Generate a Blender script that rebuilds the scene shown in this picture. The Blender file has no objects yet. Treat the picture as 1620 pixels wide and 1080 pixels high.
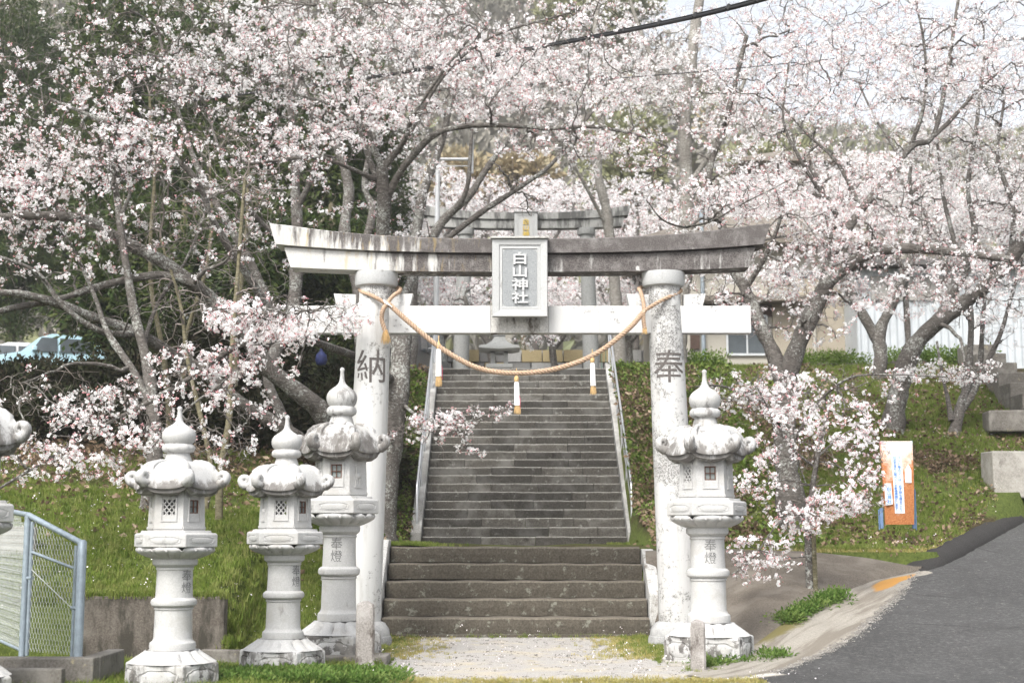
import bpy, bmesh, math, random
import numpy as np
from mathutils import Vector, Matrix, Euler
from mathutils.kdtree import KDTree

SC = bpy.context.scene
COL = SC.collection
PI = math.pi
R = math.radians

# ---------------------------------------------------------------- camera, sky, sun, exposure
PITCH = R(7.6)
CAMZ = 1.2
FOC = 2250.0                       # focal length in photograph pixels (50 mm on 36 mm)
cam_d = bpy.data.cameras.new('camera')
cam = bpy.data.objects.new('camera', cam_d); COL.objects.link(cam)
cam.location = (0, 0, CAMZ); cam.rotation_euler = (PI/2 + PITCH, 0, 0)
cam_d.lens = 50; cam_d.sensor_width = 36; cam_d.clip_start = 0.1; cam_d.clip_end = 2000
cam_d.dof.use_dof = True; cam_d.dof.focus_distance = 15.6; cam_d.dof.aperture_fstop = 2.4
SC.camera = cam

world = bpy.data.worlds.new("World"); SC.world = world; world.use_nodes = True
wn = world.node_tree; wn.nodes.clear()
SUN_EL, SUN_AZ = 48.0, 205.0       # overcast: soft light from behind and left of the camera
sky = wn.nodes.new('ShaderNodeTexSky'); sky.sky_type = 'NISHITA'; sky.sun_disc = False
sky.sun_elevation = R(SUN_EL); sky.sun_rotation = R(SUN_AZ)
sky.air_density = 1.0; sky.dust_density = 4.0; sky.ozone_density = 1.0; sky.altitude = 0
hs = wn.nodes.new('ShaderNodeHueSaturation'); hs.inputs['Saturation'].default_value = 0.27
bg = wn.nodes.new('ShaderNodeBackground'); bg.inputs['Strength'].default_value = 0.125
wo = wn.nodes.new('ShaderNodeOutputWorld')
wn.links.new(sky.outputs[0], hs.inputs['Color']); wn.links.new(hs.outputs[0], bg.inputs['Color'])
wn.links.new(bg.outputs[0], wo.inputs['Surface'])

sd = bpy.data.lights.new('sun', 'SUN'); sun = bpy.data.objects.new('sun', sd); COL.objects.link(sun)
sd.energy = 1.5; sd.angle = R(20); sd.color = (1.0, 0.97, 0.93)
_az = R(SUN_AZ)
_dir = Vector((math.sin(_az)*math.cos(R(SUN_EL)), math.cos(_az)*math.cos(R(SUN_EL)), math.sin(R(SUN_EL))))
sun.rotation_euler = _dir.to_track_quat('Z', 'Y').to_euler()

SC.view_settings.view_transform = 'Standard'; SC.view_settings.look = 'None'
SC.view_settings.gamma = 1.0; SC.view_settings.use_curve_mapping = False
SC.view_settings.exposure = 1.38
SC.cycles.use_denoising = True
SC.cycles.max_bounces = 8; SC.cycles.diffuse_bounces = 6; SC.cycles.glossy_bounces = 2
SC.cycles.transmission_bounces = 4; SC.cycles.transparent_max_bounces = 6

_cs, _sn = math.cos(PITCH), math.sin(PITCH)
def P(px, py, Y):
    """real-world point at distance Y (metres ahead) that the photograph shows at px, py"""
    u = (px-810)/FOC; v = (540-py)/FOC
    k = _cs - _sn*v
    return Vector((Y*u/k, Y, CAMZ + Y*(_sn + _cs*v)/k))
def Pa(px, py, Y):
    u = (px-810)/FOC; v = (540-py)/FOC
    k = _cs - _sn*v
    return np.stack([Y*u/k, Y, CAMZ + Y*(_sn + _cs*v)/k], -1)

# ---------------------------------------------------------------- tagging
def tag(o, label=None, cat=None, group=None, kind=None):
    if label: o['label'] = label
    if cat: o['category'] = cat
    if group: o['group'] = group
    if kind: o['kind'] = kind
    return o
def empty(name, loc=(0, 0, 0), rz=0, **kw):
    o = bpy.data.objects.new(name, None); COL.objects.link(o)
    o.location = loc; o.rotation_euler = (0, 0, rz); o.empty_display_size = 0.2
    return tag(o, **kw)
def link(name, me, parent=None, **kw):
    o = bpy.data.objects.new(name, me); COL.objects.link(o)
    if parent is not None: o.parent = parent
    return tag(o, **kw)
def children(o):
    return [c for c in COL.objects if c.parent == o]
def copy_tree(o, parent=None):
    kids = [c for c in bpy.data.objects if c.parent == o]
    c = o.copy(); COL.objects.link(c)
    if parent is not None: c.parent = parent
    for k in kids: copy_tree(k, c)
    return c

# ---------------------------------------------------------------- materials
def new_mat(name, rough=0.85, spec=0.25):
    m = bpy.data.materials.new(name); m.use_nodes = True
    nt = m.node_tree; b = nt.nodes['Principled BSDF']
    b.inputs['Roughness'].default_value = rough
    b.inputs['Specular IOR Level'].default_value = spec
    return m, nt, b
class NT:
    def __init__(s, nt): s.nt = nt
    def n(s, t, **kw):
        nd = s.nt.nodes.new(t)
        for k, v in kw.items(): setattr(nd, k, v)
        return nd
    def l(s, a, b): s.nt.links.new(a, b)
    def coord(s, kind='Object', scale=None):
        tc = s.n('ShaderNodeTexCoord')
        out = tc.outputs[kind]
        if scale is not None:
            mp = s.n('ShaderNodeMapping'); mp.inputs['Scale'].default_value = scale
            s.l(out, mp.inputs['Vector']); out = mp.outputs[0]
        return out
    def pos(s, scale=None):
        g = s.n('ShaderNodeNewGeometry'); out = g.outputs['Position']
        if scale is not None:
            mp = s.n('ShaderNodeMapping'); mp.inputs['Scale'].default_value = scale
            s.l(out, mp.inputs['Vector']); out = mp.outputs[0]
        return out
    def noise(s, vec, scale, detail=4, rough=0.6, dist=0.0):
        nd = s.n('ShaderNodeTexNoise'); nd.inputs['Scale'].default_value = scale
        nd.inputs['Detail'].default_value = detail; nd.inputs['Roughness'].default_value = rough
        nd.inputs['Distortion'].default_value = dist
        s.l(vec, nd.inputs['Vector']); return nd.outputs['Fac']
    def ramp(s, fac, stops, interp='LINEAR'):
        r = s.n('ShaderNodeValToRGB'); r.color_ramp.interpolation = interp
        el = r.color_ramp.elements
        while len(el) < len(stops): el.new(0.5)
        for e, (p, c) in zip(el, stops):
            e.position = p; e.color = (c, c, c, 1) if isinstance(c, (int, float)) else (*c, 1)
        s.l(fac, r.inputs[0]); return r.outputs[0]
    def mix(s, fac, a, b, mode='MIX'):
        m = s.n('ShaderNodeMix', data_type='RGBA', blend_type=mode)
        for sock, v in ((m.inputs[0], fac), (m.inputs[6], a), (m.inputs[7], b)):
            if isinstance(v, (int, float)): sock.default_value = v
            elif isinstance(v, tuple): sock.default_value = (*v, 1)
            else: s.l(v, sock)
        return m.outputs[2]
    def math(s, op, a, b=0.0, c=None, clamp=False):
        m = s.n('ShaderNodeMath', operation=op, use_clamp=clamp)
        for i, v in enumerate((a, b, c)):
            if v is None: continue
            if isinstance(v, (int, float)): m.inputs[i].default_value = v
            else: s.l(v, m.inputs[i])
        return m.outputs[0]
    def sep(s, vec):
        x = s.n('ShaderNodeSeparateXYZ'); s.l(vec, x.inputs[0]); return x.outputs
    def bump(s, height, strength, dist, bsdf, normal=None):
        b = s.n('ShaderNodeBump'); b.inputs['Strength'].default_value = strength
        b.inputs['Distance'].default_value = dist
        s.l(height, b.inputs['Height']); s.l(b.outputs[0], bsdf.inputs['Normal'])
    def attr(s, name):
        a = s.n('ShaderNodeAttribute', attribute_name=name); return a.outputs['Fac']
    def rnd(s):
        return s.n('ShaderNodeObjectInfo').outputs['Random']

def stone_mat(name, base, dark, light=None, grain=60, stain=0.5, stain_col=(0.05, 0.045, 0.04), stain_scale=1.6,
              stain_stretch=(1, 1, 0.5), bump=0.25, lichen=None, lichen_amt=0.35, rough=0.9, var=0.0, world=True):
    m, nt, b = new_mat(name, rough)
    T = NT(nt)
    p = T.pos() if world else T.coord('Object')
    g = T.noise(p, grain, 3, 0.7)
    col = T.mix(T.ramp(g, [(0.35, 0.0), (0.65, 1.0)]), dark, base)
    big = T.noise(p, 2.3, 5, 0.65)
    if light: col = T.mix(T.ramp(big, [(0.48, 0.0), (0.62, 0.8)]), col, light)
    mp = T.n('ShaderNodeMapping'); mp.inputs['Scale'].default_value = stain_stretch; T.l(p, mp.inputs['Vector'])
    st = T.noise(mp.outputs[0], stain_scale, 8, 0.72)
    lo = 0.72 - 0.34*stain
    col = T.mix(T.ramp(st, [(lo, 0.0), (lo+0.09, 1.0)]), col, stain_col) if stain > 0 else col
    if lichen:
        v = T.noise(p, 9, 6, 0.7)
        col = T.mix(T.ramp(v, [(0.62-0.1*lichen_amt, 0.0), (0.68-0.1*lichen_amt, 0.9)]), col, lichen)
    if var > 0:
        col = T.mix(1.0, col, T.ramp(T.rnd(), [(0, 1-var), (1, 1.0)]), 'MULTIPLY')
    T.l(col, b.inputs['Base Color'])
    T.bump(T.noise(p, grain*0.7, 6, 0.7), bump, 0.01, b)
    return m

def plain_mat(name, col, rough=0.6, metal=0.0, noise_amt=0.12, scale=8, spec=0.3):
    m, nt, b = new_mat(name, rough, spec); T = NT(nt)
    p = T.coord('Object')
    n = T.noise(p, scale, 5, 0.65)
    d = tuple(c*(1-noise_amt*2) for c in col); l_ = tuple(min(1, c*(1+noise_amt)) for c in col)
    T.l(T.mix(T.ramp(n, [(0.3, 0.0), (0.7, 1.0)]), d, l_), b.inputs['Base Color'])
    b.inputs['Metallic'].default_value = metal
    return m

M = {}
# weathered white granite of the lanterns: white with dark drip marks and black patches low down
def lantern_mat(name, stain, band=None, patch=0.0):
    m, nt, b = new_mat(name, 0.85); T = NT(nt)
    o = T.coord('Object'); p = T.pos()
    g = T.noise(p, 90, 3, 0.7)
    col = T.mix(T.ramp(g, [(0.3, 0.0), (0.7, 1.0)]), (0.39, 0.388, 0.378), (0.51, 0.507, 0.497))
    mp = T.n('ShaderNodeMapping'); mp.inputs['Scale'].default_value = (1, 1, 0.3); T.l(p, mp.inputs['Vector'])
    s1 = T.noise(mp.outputs[0], 7, 8, 0.75)
    th = 0.645-0.185*stain
    col = T.mix(T.ramp(s1, [(th-0.02, 0.0), (th+0.05, 0.55+0.3*stain)]), col, (0.125, 0.115, 0.108))
    if patch > 0:
        bp = T.noise(p, 5.5, 7, 0.72)
        col = T.mix(T.ramp(bp, [(0.60-0.13*patch, 0.0), (0.64-0.13*patch, 0.88)]), col, (0.085, 0.078, 0.072))
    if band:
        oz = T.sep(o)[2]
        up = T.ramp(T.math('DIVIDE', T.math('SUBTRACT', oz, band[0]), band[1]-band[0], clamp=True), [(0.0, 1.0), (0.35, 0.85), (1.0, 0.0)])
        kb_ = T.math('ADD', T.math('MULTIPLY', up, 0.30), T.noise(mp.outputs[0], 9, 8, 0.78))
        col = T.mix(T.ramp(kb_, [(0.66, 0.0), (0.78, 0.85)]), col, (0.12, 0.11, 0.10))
    s2 = T.noise(p, 3.1, 7, 0.7)
    col = T.mix(T.ramp(s2, [(0.50, 0.0), (0.62, 0.5)]), col, (0.36, 0.345, 0.315))
    s3 = T.noise(mp.outputs[0], 60, 4, 0.8)
    col = T.mix(T.ramp(s3, [(0.62, 0.0), (0.72, 0.30*stain+0.08)]), col, (0.16, 0.15, 0.14))
    T.l(col, b.inputs['Base Color'])
    T.bump(T.noise(p, 70, 6, 0.7), 0.25, 0.006, b)
    return m
M['lan'] = lantern_mat('white granite', 0.12)
M['lan_base'] = lantern_mat('stained white granite base', 0.55, None, 0.75)
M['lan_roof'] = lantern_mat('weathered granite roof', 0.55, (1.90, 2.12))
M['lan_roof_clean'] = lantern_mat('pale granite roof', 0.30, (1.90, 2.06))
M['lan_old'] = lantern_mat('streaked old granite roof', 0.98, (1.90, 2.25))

def white_painted(name, base, cover):
    """speckled grey concrete with white coating worn in patches"""
    m, nt, b = new_mat(name, 0.85); T = NT(nt); p = T.pos()
    x = T.sep(p)
    sp = T.noise(p, 75, 3, 0.8)
    spk = T.mix(T.ramp(sp, [(0.44, 0.0), (0.56, 1.0)]), (0.13, 0.125, 0.12), (0.47, 0.468, 0.455))
    big = T.noise(p, 2.0, 6, 0.7)
    fine = T.noise(p, 26, 4, 0.75)
    k = T.math('ADD', T.math('MULTIPLY', big, 0.75), T.math('MULTIPLY', fine, 0.42))
    col = T.mix(T.ramp(k, [(cover, 0.0), (cover+0.05, 1.0)]), base, spk)
    stq = T.n('ShaderNodeMapping'); stq.inputs['Scale'].default_value = (1, 1, 0.12); T.l(p, stq.inputs['Vector'])
    col = T.mix(T.ramp(T.noise(stq.outputs[0], 14, 6, 0.75), [(0.52, 0.0), (0.72, 0.55)]), col, (0.34, 0.325, 0.295))
    T.l(col, b.inputs['Base Color'])
    T.bump(sp, 0.2, 0.005, b)
    return m
M['torii_white'] = white_painted('white coated torii stone', (0.535, 0.535, 0.525), 0.675)
M['pillar_r'] = white_painted('speckled torii pillar stone', (0.50, 0.498, 0.488), 0.585)
M['pillar_l'] = white_painted('worn white torii pillar stone', (0.54, 0.54, 0.528), 0.635)

def lintel_mat(name, rightness):
    """white stone overgrown by brown-black crust that hangs down in drips from the top edge"""
    m, nt, b = new_mat(name, 0.9); T = NT(nt); p = T.pos(); x = T.sep(p)
    g = T.noise(p, 110, 3, 0.8)
    crust = T.mix(T.ramp(g, [(0.40, 0.0), (0.66, 1.0)]), (0.045, 0.040, 0.038), (0.185, 0.168, 0.160))
    crust = T.mix(T.ramp(T.noise(p, 7, 5, 0.75), [(0.46, 0.0), (0.70, 0.55)]), crust, (0.29, 0.275, 0.265))
    white = T.mix(T.ramp(g, [(0.3, 0.0), (0.6, 1.0)]), (0.40, 0.39, 0.365), (0.55, 0.545, 0.525))
    mp = T.n('ShaderNodeMapping'); mp.inputs['Scale'].default_value = (1.0, 1.0, 0.13); T.l(p, mp.inputs['Vector'])
    drip = T.noise(mp.outputs[0], 9.0, 6, 0.7)
    big = T.noise(p, 2.2, 3, 0.5)
    # crust grows thicker from the left tip towards the middle and right
    gx = T.ramp(T.math('MULTIPLY_ADD', x[0], 0.17, 0.5), [(0.05, 0.20), (0.20, 0.46), (0.33, 0.70), (0.46, 0.92), (0.90, 0.86), (0.98, 0.66)])
    hz = T.math('MULTIPLY_ADD', x[2], 2.4, -9.9, clamp=True)
    k = T.math('ADD', T.math('ADD', T.math('MULTIPLY', gx, 0.46), T.math('MULTIPLY', drip, 0.90)), T.math('MULTIPLY', hz, 0.16))
    k = T.math('ADD', k, T.math('MULTIPLY', big, 0.22))
    col = T.mix(T.ramp(k, [(0.79, 0.0), (0.90, 1.0)]), white, crust)
    wsp = T.noise(p, 3.4, 3, 0.6)
    col = T.mix(T.ramp(wsp, [(0.685, 0.0), (0.70, 0.95)]), col, white)
    och = T.noise(mp.outputs[0], 22, 4, 0.7)
    ochm = T.math('MULTIPLY', T.ramp(och, [(0.55, 0.0), (0.66, 1.0)]), T.ramp(T.math('MULTIPLY_ADD', x[0], 0.17, 0.5), [(0.05, 0.0), (0.12, 0.8), (0.40, 0.55), (0.5, 0.0)]))
    col = T.mix(T.math('MULTIPLY', ochm, 0.55), col, (0.42, 0.30, 0.10))
    T.l(col, b.inputs['Base Color']); T.bump(g, 0.35, 0.006, b)
    return m
M['lintel'] = lintel_mat('crusted lintel stone', 0)
M['nuki_mid'] = stone_mat('weathered middle of tie beam', (0.58, 0.57, 0.54), (0.36, 0.35, 0.33), None, 60, 0.62, (0.10, 0.085, 0.07), 4, (1, 1, 0.35), 0.25)
M['plaque'] = stone_mat('pale granite plaque', (0.50, 0.505, 0.50), (0.40, 0.405, 0.40), None, 90, 0.30, (0.20, 0.19, 0.18), 7, (1, 1, 0.4), 0.15)
M['plaque_field'] = stone_mat('stippled granite field', (0.37, 0.385, 0.39), (0.21, 0.22, 0.225), None, 130, 0, bump=0.5)
M['plaque_letter'] = plain_mat('polished granite letters', (0.50, 0.505, 0.505), 0.7, 0, 0.04, 30)
M['grey_stone'] = stone_mat('grey pedestal stone', (0.34, 0.34, 0.335), (0.20, 0.20, 0.20), (0.42, 0.42, 0.41), 70, 0.25, (0.09, 0.085, 0.08), 5)
M['carve'] = plain_mat('painted shade of carving', (0.125, 0.112, 0.105), 0.9, 0, 0.25, 60)  # dark tone painted for the shade inside cut strokes
M['ink'] = plain_mat('grey paint in letters', (0.20, 0.20, 0.197), 0.9, 0, 0.2, 60)
M['step_low'] = stone_mat('brown step slab', (0.108, 0.095, 0.075), (0.056, 0.049, 0.038), None, 45, 0.22, (0.05, 0.045, 0.035), 2.5, (1, 1, 0.5), 0.5, (0.20, 0.20, 0.165), 0.5)
M['step_up'] = stone_mat('dark grey step stone', (0.135, 0.125, 0.108), (0.048, 0.044, 0.037), (0.185, 0.178, 0.162), 60, 0.35, (0.035, 0.031, 0.026), 3.0, (1, 1, 0.6), 0.5, (0.32, 0.32, 0.29), 0.12, var=0.55)
M['step_top'] = stone_mat('paler tread edge', (0.44, 0.43, 0.39), (0.26, 0.25, 0.22), None, 60, 0.35, (0.14, 0.13, 0.10), 4)  # paler tone along the front edge of each upper tread
M['stringer'] = stone_mat('grey stringer concrete', (0.34, 0.33, 0.31), (0.22, 0.215, 0.20), (0.46, 0.455, 0.44), 50, 0.35, (0.12, 0.115, 0.10), 3)
M['pale_slab'] = stone_mat('pale side slab', (0.60, 0.60, 0.58), (0.36, 0.35, 0.33), None, 60, 0.55, (0.20, 0.175, 0.15), 6)
M['concrete'] = stone_mat('stained concrete', (0.20, 0.185, 0.165), (0.115, 0.105, 0.09), (0.27, 0.255, 0.23), 50, 0.4, (0.075, 0.068, 0.058), 1.5, (1, 1, 0.4), 0.35, (0.34, 0.30, 0.20), 0.1)
M['concrete_pale'] = stone_mat('pale worn concrete', (0.36, 0.34, 0.30), (0.24, 0.225, 0.20), (0.44, 0.42, 0.38), 50, 0.3, (0.14, 0.125, 0.11), 2.5)
M['post_stone'] = stone_mat('weathered bollard stone', (0.33, 0.31, 0.29), (0.19, 0.175, 0.16), (0.45, 0.43, 0.41), 70, 0.55, (0.085, 0.07, 0.06), 6, (1, 1, 0.35))
M['steel'] = plain_mat('brushed steel rail', (0.62, 0.63, 0.64), 0.35, 0.75, 0.04, 20)
M['galv'] = plain_mat('galvanised blue grey pipe', (0.30, 0.355, 0.40), 0.5, 0.35, 0.12, 14)
M['wire'] = plain_mat('galvanised wire', (0.44, 0.46, 0.45), 0.5, 0.4, 0.06, 30)
M['paper'] = plain_mat('white paper', (0.82, 0.81, 0.80), 0.8, 0, 0.03, 20)
M['straw'] = plain_mat('yellow straw', (0.62, 0.43, 0.21), 0.85, 0, 0.2, 60)
M['rope'] = plain_mat('tan straw rope', (0.47, 0.335, 0.235), 0.9, 0, 0.22, 90)
M['black_cable'] = plain_mat('black cable sheath', (0.016, 0.016, 0.017), 0.5, 0, 0.1, 20)
M['pole'] = plain_mat('pale grey pole', (0.55, 0.56, 0.57), 0.5, 0.2, 0.06, 6)

def asphalt():
    m, nt, b = new_mat('asphalt', 0.92, 0.3); T = NT(nt); p = T.pos()
    g = T.noise(p, 120, 3, 0.8)
    col = T.mix(T.ramp(g, [(0.35, 0.0), (0.7, 1.0)]), (0.036, 0.0355, 0.035), (0.088, 0.087, 0.085))
    big = T.noise(p, 0.55, 6, 0.6)
    col = T.mix(T.ramp(big, [(0.36, 0.0), (0.62, 0.7)]), col, (0.098, 0.097, 0.095))
    mid = T.noise(p, 34, 3, 0.9)
    col = T.mix(T.ramp(mid, [(0.36, 0.55), (0.62, 0.0)]), col, (0.030, 0.030, 0.030))
    col = T.mix(T.ramp(T.noise(p, 17, 5, 0.85), [(0.50, 0.0), (0.72, 0.75)]), col, (0.165, 0.163, 0.158))
    col = T.mix(T.ramp(T.noise(p, 1.9, 7, 0.75), [(0.52, 0.0), (0.60, 0.5)]), col, (0.050, 0.049, 0.048))
    v = T.n('ShaderNodeTexVoronoi', feature='DISTANCE_TO_EDGE'); v.inputs['Scale'].default_value = 0.42
    w = T.n('ShaderNodeMix', data_type='VECTOR'); w.inputs[0].default_value = 0.22
    nz = T.n('ShaderNodeTexNoise'); nz.inputs['Scale'].default_value = 2.2; nz.inputs['Detail'].default_value = 8; T.l(p, nz.inputs['Vector'])
    T.l(p, w.inputs[4]); T.l(nz.outputs['Color'], w.inputs[5]); T.l(w.outputs[1], v.inputs['Vector'])
    crack = T.ramp(v.outputs['Distance'], [(0.0, 1.0), (0.009, 0.0)])
    msk = T.ramp(T.noise(p, 1.1, 3), [(0.5, 0.0), (0.6, 0.8)])
    col = T.mix(T.math('MULTIPLY', crack, msk), col, (0.022, 0.021, 0.02))
    sp = T.noise(p, 38, 2, 0.9)
    col = T.mix(T.ramp(sp, [(0.70, 0.0), (0.74, 0.7)]), col, (0.33, 0.32, 0.30))
    T.l(col, b.inputs['Base Color']); T.bump(g, 0.6, 0.012, b)
    return m
M['asphalt'] = asphalt()
M['asphalt_kerb'] = stone_mat('black asphalt kerb', (0.045, 0.042, 0.040), (0.022, 0.021, 0.020), None, 90, 0, bump=0.8)

def gravel():
    m, nt, b = new_mat('pale gravel ground', 0.95, 0.1); T = NT(nt); p = T.pos()
    g = T.noise(p, 95, 3, 0.8); big = T.noise(p, 1.7, 6, 0.65)
    col = T.mix(T.ramp(g, [(0.34, 0.0), (0.62, 1.0)]), (0.23, 0.22, 0.205), (0.46, 0.44, 0.415))
    col = T.mix(T.ramp(big, [(0.50, 0.0), (0.62, 0.55)]), col, (0.47, 0.41, 0.30))
    col = T.mix(T.ramp(T.noise(p, 3.3, 7, 0.7), [(0.60, 0.0), (0.70, 0.8)]), col, (0.28, 0.25, 0.12))
    T.l(col, b.inputs['Base Color']); T.bump(g, 0.6, 0.012, b)
    return m
M['gravel'] = gravel()

def soil():
    m, nt, b = new_mat('soil and low growth', 0.95, 0.1); T = NT(nt); p = T.pos()
    n1 = T.noise(p, 22, 6, 0.75); n2 = T.noise(p, 1.3, 5, 0.6)
    green = T.mix(T.ramp(n1, [(0.35, 0.0), (0.62, 1.0)]), (0.050, 0.072, 0.016), (0.125, 0.155, 0.04))
    brown = T.mix(T.ramp(n1, [(0.38, 0.0), (0.62, 1.0)]), (0.022, 0.016, 0.011), (0.105, 0.075, 0.047))
    lit = T.attr('litter')
    k = T.math('ADD', lit, T.math('MULTIPLY_ADD', n2, 0.9, -0.45))
    col = T.mix(T.ramp(k, [(0.35, 0.0), (0.65, 1.0)]), green, brown)
    T.l(col, b.inputs['Base Color']); T.bump(n1, 0.9, 0.05, b)
    return m
M['soil'] = soil()

def ramp_mat():
    """worn concrete run-off with drag marks down the slope and a rust-orange stain"""
    m, nt, b = new_mat('worn concrete ramp', 0.92, 0.15); T = NT(nt); p = T.pos(); 
    rot = T.n('ShaderNodeMapping'); rot.inputs['Rotation'].default_value = (0, 0, R(-57)); T.l(p, rot.inputs['Vector'])
    st = T.n('ShaderNodeMapping'); st.inputs['Scale'].default_value = (0.35, 4.0, 1.0); T.l(rot.outputs[0], st.inputs['Vector'])
    s = T.noise(st.outputs[0], 1.6, 6, 0.7); g = T.noise(p, 85, 3, 0.8)
    col = T.mix(T.ramp(g, [(0.32, 0.0), (0.66, 1.0)]), (0.20, 0.185, 0.16), (0.37, 0.345, 0.30))
    col = T.mix(T.ramp(s, [(0.46, 0.0), (0.60, 0.75)]), col, (0.150, 0.130, 0.105))
    rust = T.attr('rust')
    k = T.math('ADD', rust, T.math('MULTIPLY_ADD', s, 0.7, -0.35))
    col = T.mix(T.ramp(k, [(0.45, 0.0), (0.62, 0.9)]), col, (0.46, 0.235, 0.055))
    wh = T.attr('edge')
    k2 = T.math('ADD', wh, T.math('MULTIPLY_ADD', T.noise(p, 12, 5, 0.8), 1.0, -0.5))
    col = T.mix(T.ramp(k2, [(0.5, 0.0), (0.62, 0.9)]), col, (0.50, 0.48, 0.44))
    ms = T.attr('moss')
    k3 = T.math('ADD', ms, T.math('MULTIPLY_ADD', T.noise(p, 5, 5, 0.7), 0.7, -0.35))
    col = T.mix(T.ramp(k3, [(0.45, 0.0), (0.65, 0.85)]), col, (0.155, 0.135, 0.045))
    T.l(col, b.inputs['Base Color']); T.bump(g, 0.5, 0.012, b)
    return m
M['ramp'] = ramp_mat()
M['wall_dark'] = stone_mat('damp stained concrete wall', (0.15, 0.132, 0.112), (0.080, 0.068, 0.056), (0.18, 0.162, 0.14), 60, 0.75, (0.050, 0.045, 0.036), 3.0, (1, 1, 0.3), 0.6)
M['bank_wall'] = stone_mat('brown exposed aggregate concrete', (0.175, 0.152, 0.125), (0.085, 0.072, 0.058), (0.20, 0.178, 0.15), 70, 0.3, (0.075, 0.065, 0.052), 2.0, (1, 1, 0.5), 0.7)

def bark(name, c1, c2, lich, amt):
    m, nt, b = new_mat(name, 0.95, 0.1); T = NT(nt); p = T.pos()
    mp = T.n('ShaderNodeMapping'); mp.inputs['Scale'].default_value = (1, 1, 2.6); T.l(p, mp.inputs['Vector'])
    n = T.noise(mp.outputs[0], 14, 6, 0.75)
    col = T.mix(T.ramp(n, [(0.35, 0.0), (0.66, 1.0)]), c1, c2)
    l_ = T.noise(p, 30, 4, 0.85); l2 = T.noise(p, 2.5, 3)
    k = T.math('ADD', l_, T.math('MULTIPLY_ADD', l2, 0.5, -0.25))
    col = T.mix(T.ramp(k, [(0.66-amt*0.25, 0.0), (0.74-amt*0.25, 0.9)]), col, lich)
    T.l(col, b.inputs['Base Color']); T.bump(n, 0.9, 0.03, b)
    return m
M['bark'] = bark('grey lichened cherry bark', (0.060, 0.052, 0.046), (0.175, 0.160, 0.145), (0.40, 0.41, 0.38), 0.45)
M['bark_dark'] = bark('dark cherry bark', (0.040, 0.034, 0.030), (0.135, 0.118, 0.104), (0.30, 0.30, 0.27), 0.25)
M['bark_pale'] = bark('pale far bark', (0.16, 0.145, 0.125), (0.30, 0.285, 0.26), (0.44, 0.44, 0.40), 0.4)
M['bark_olive'] = bark('olive sapling bark', (0.085, 0.075, 0.045), (0.21, 0.19, 0.125), (0.33, 0.33, 0.26), 0.2)
M['twig'] = plain_mat('twig bark', (0.25, 0.215, 0.195), 0.9, 0, 0.3, 12)
M['twig_pale'] = plain_mat('pale grey twig', (0.30, 0.275, 0.25), 0.9, 0, 0.25, 12)

def leafy(name, cols, trans=0.25, rough=0.6):
    m = bpy.data.materials.new(name); m.use_nodes = True; nt = m.node_tree; b = nt.nodes['Principled BSDF']
    b.inputs['Roughness'].default_value = rough; b.inputs['Specular IOR Level'].default_value = 0.125
    T = NT(nt); rv = T.rnd()
    c = T.ramp(rv, [(i/(max(1, len(cols)-1)), c) for i, c in enumerate(cols)])
    T.l(c, b.inputs['Base Color'])
    if trans > 0:
        tr = T.n('ShaderNodeBsdfTranslucent'); T.l(c, tr.inputs['Color'])
        mx = T.n('ShaderNodeMixShader'); mx.inputs[0].default_value = trans
        out = nt.nodes['Material Output']
        T.l(b.outputs[0], mx.inputs[1]); T.l(tr.outputs[0], mx.inputs[2]); T.l(mx.outputs[0], out.inputs['Surface'])
    return m
M['petal'] = leafy('cherry petal', [(0.95, 0.94, 0.943), (0.955, 0.95, 0.95), (0.95, 0.915, 0.922)], 0.42, 0.7)
M['petal_white'] = leafy('white cherry petal', [(0.92, 0.91, 0.91), (0.94, 0.935, 0.93), (0.90, 0.88, 0.885)], 0.42, 0.7)
M['calyx'] = leafy('red brown calyx', [(0.33, 0.15, 0.12), (0.42, 0.23, 0.18), (0.52, 0.33, 0.28)], 0.1, 0.7)
M['bud'] = leafy('pink bud', [(0.70, 0.32, 0.38), (0.78, 0.45, 0.50)], 0.15, 0.7)
M['grass'] = leafy('grass blade', [(0.10, 0.150, 0.028), (0.17, 0.235, 0.042), (0.27, 0.285, 0.095), (0.14, 0.195, 0.035)], 0.35)
M['dry_grass'] = leafy('dry yellow grass', [(0.40, 0.32, 0.11), (0.30, 0.30, 0.10), (0.50, 0.42, 0.20)], 0.3)
M['weed'] = leafy('fresh weed leaf', [(0.07, 0.135, 0.025), (0.13, 0.215, 0.05), (0.18, 0.24, 0.07)], 0.35)
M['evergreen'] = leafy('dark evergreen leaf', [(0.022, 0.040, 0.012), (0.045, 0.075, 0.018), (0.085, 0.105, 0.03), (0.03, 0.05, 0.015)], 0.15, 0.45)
M['ivy'] = leafy('ivy leaf', [(0.060, 0.100, 0.018), (0.12, 0.18, 0.035), (0.18, 0.21, 0.06)], 0.2, 0.5)
M['dead_leaf'] = leafy('fallen leaf', [(0.14, 0.095, 0.058), (0.25, 0.18, 0.12), (0.08, 0.052, 0.034), (0.38, 0.30, 0.21)], 0.15, 0.8)
M['hill_a'] = leafy('hazel brown hill wood', [(0.26, 0.245, 0.215), (0.32, 0.30, 0.26), (0.235, 0.23, 0.195)], 0.2, 0.9)
M['hill_b'] = leafy('yellow green hill foliage', [(0.24, 0.255, 0.14), (0.31, 0.31, 0.18), (0.20, 0.22, 0.13)], 0.2, 0.9)
M['hill_c'] = leafy('ochre spring foliage', [(0.40, 0.32, 0.20), (0.36, 0.32, 0.22)], 0.2, 0.9)
M['under'] = leafy('shade coloured undergrowth leaf', [(0.010, 0.016, 0.006), (0.028, 0.024, 0.014), (0.022, 0.032, 0.010), (0.045, 0.034, 0.022)], 0.1, 0.7)  # near-black greens and browns carry the shade under the trees
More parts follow.
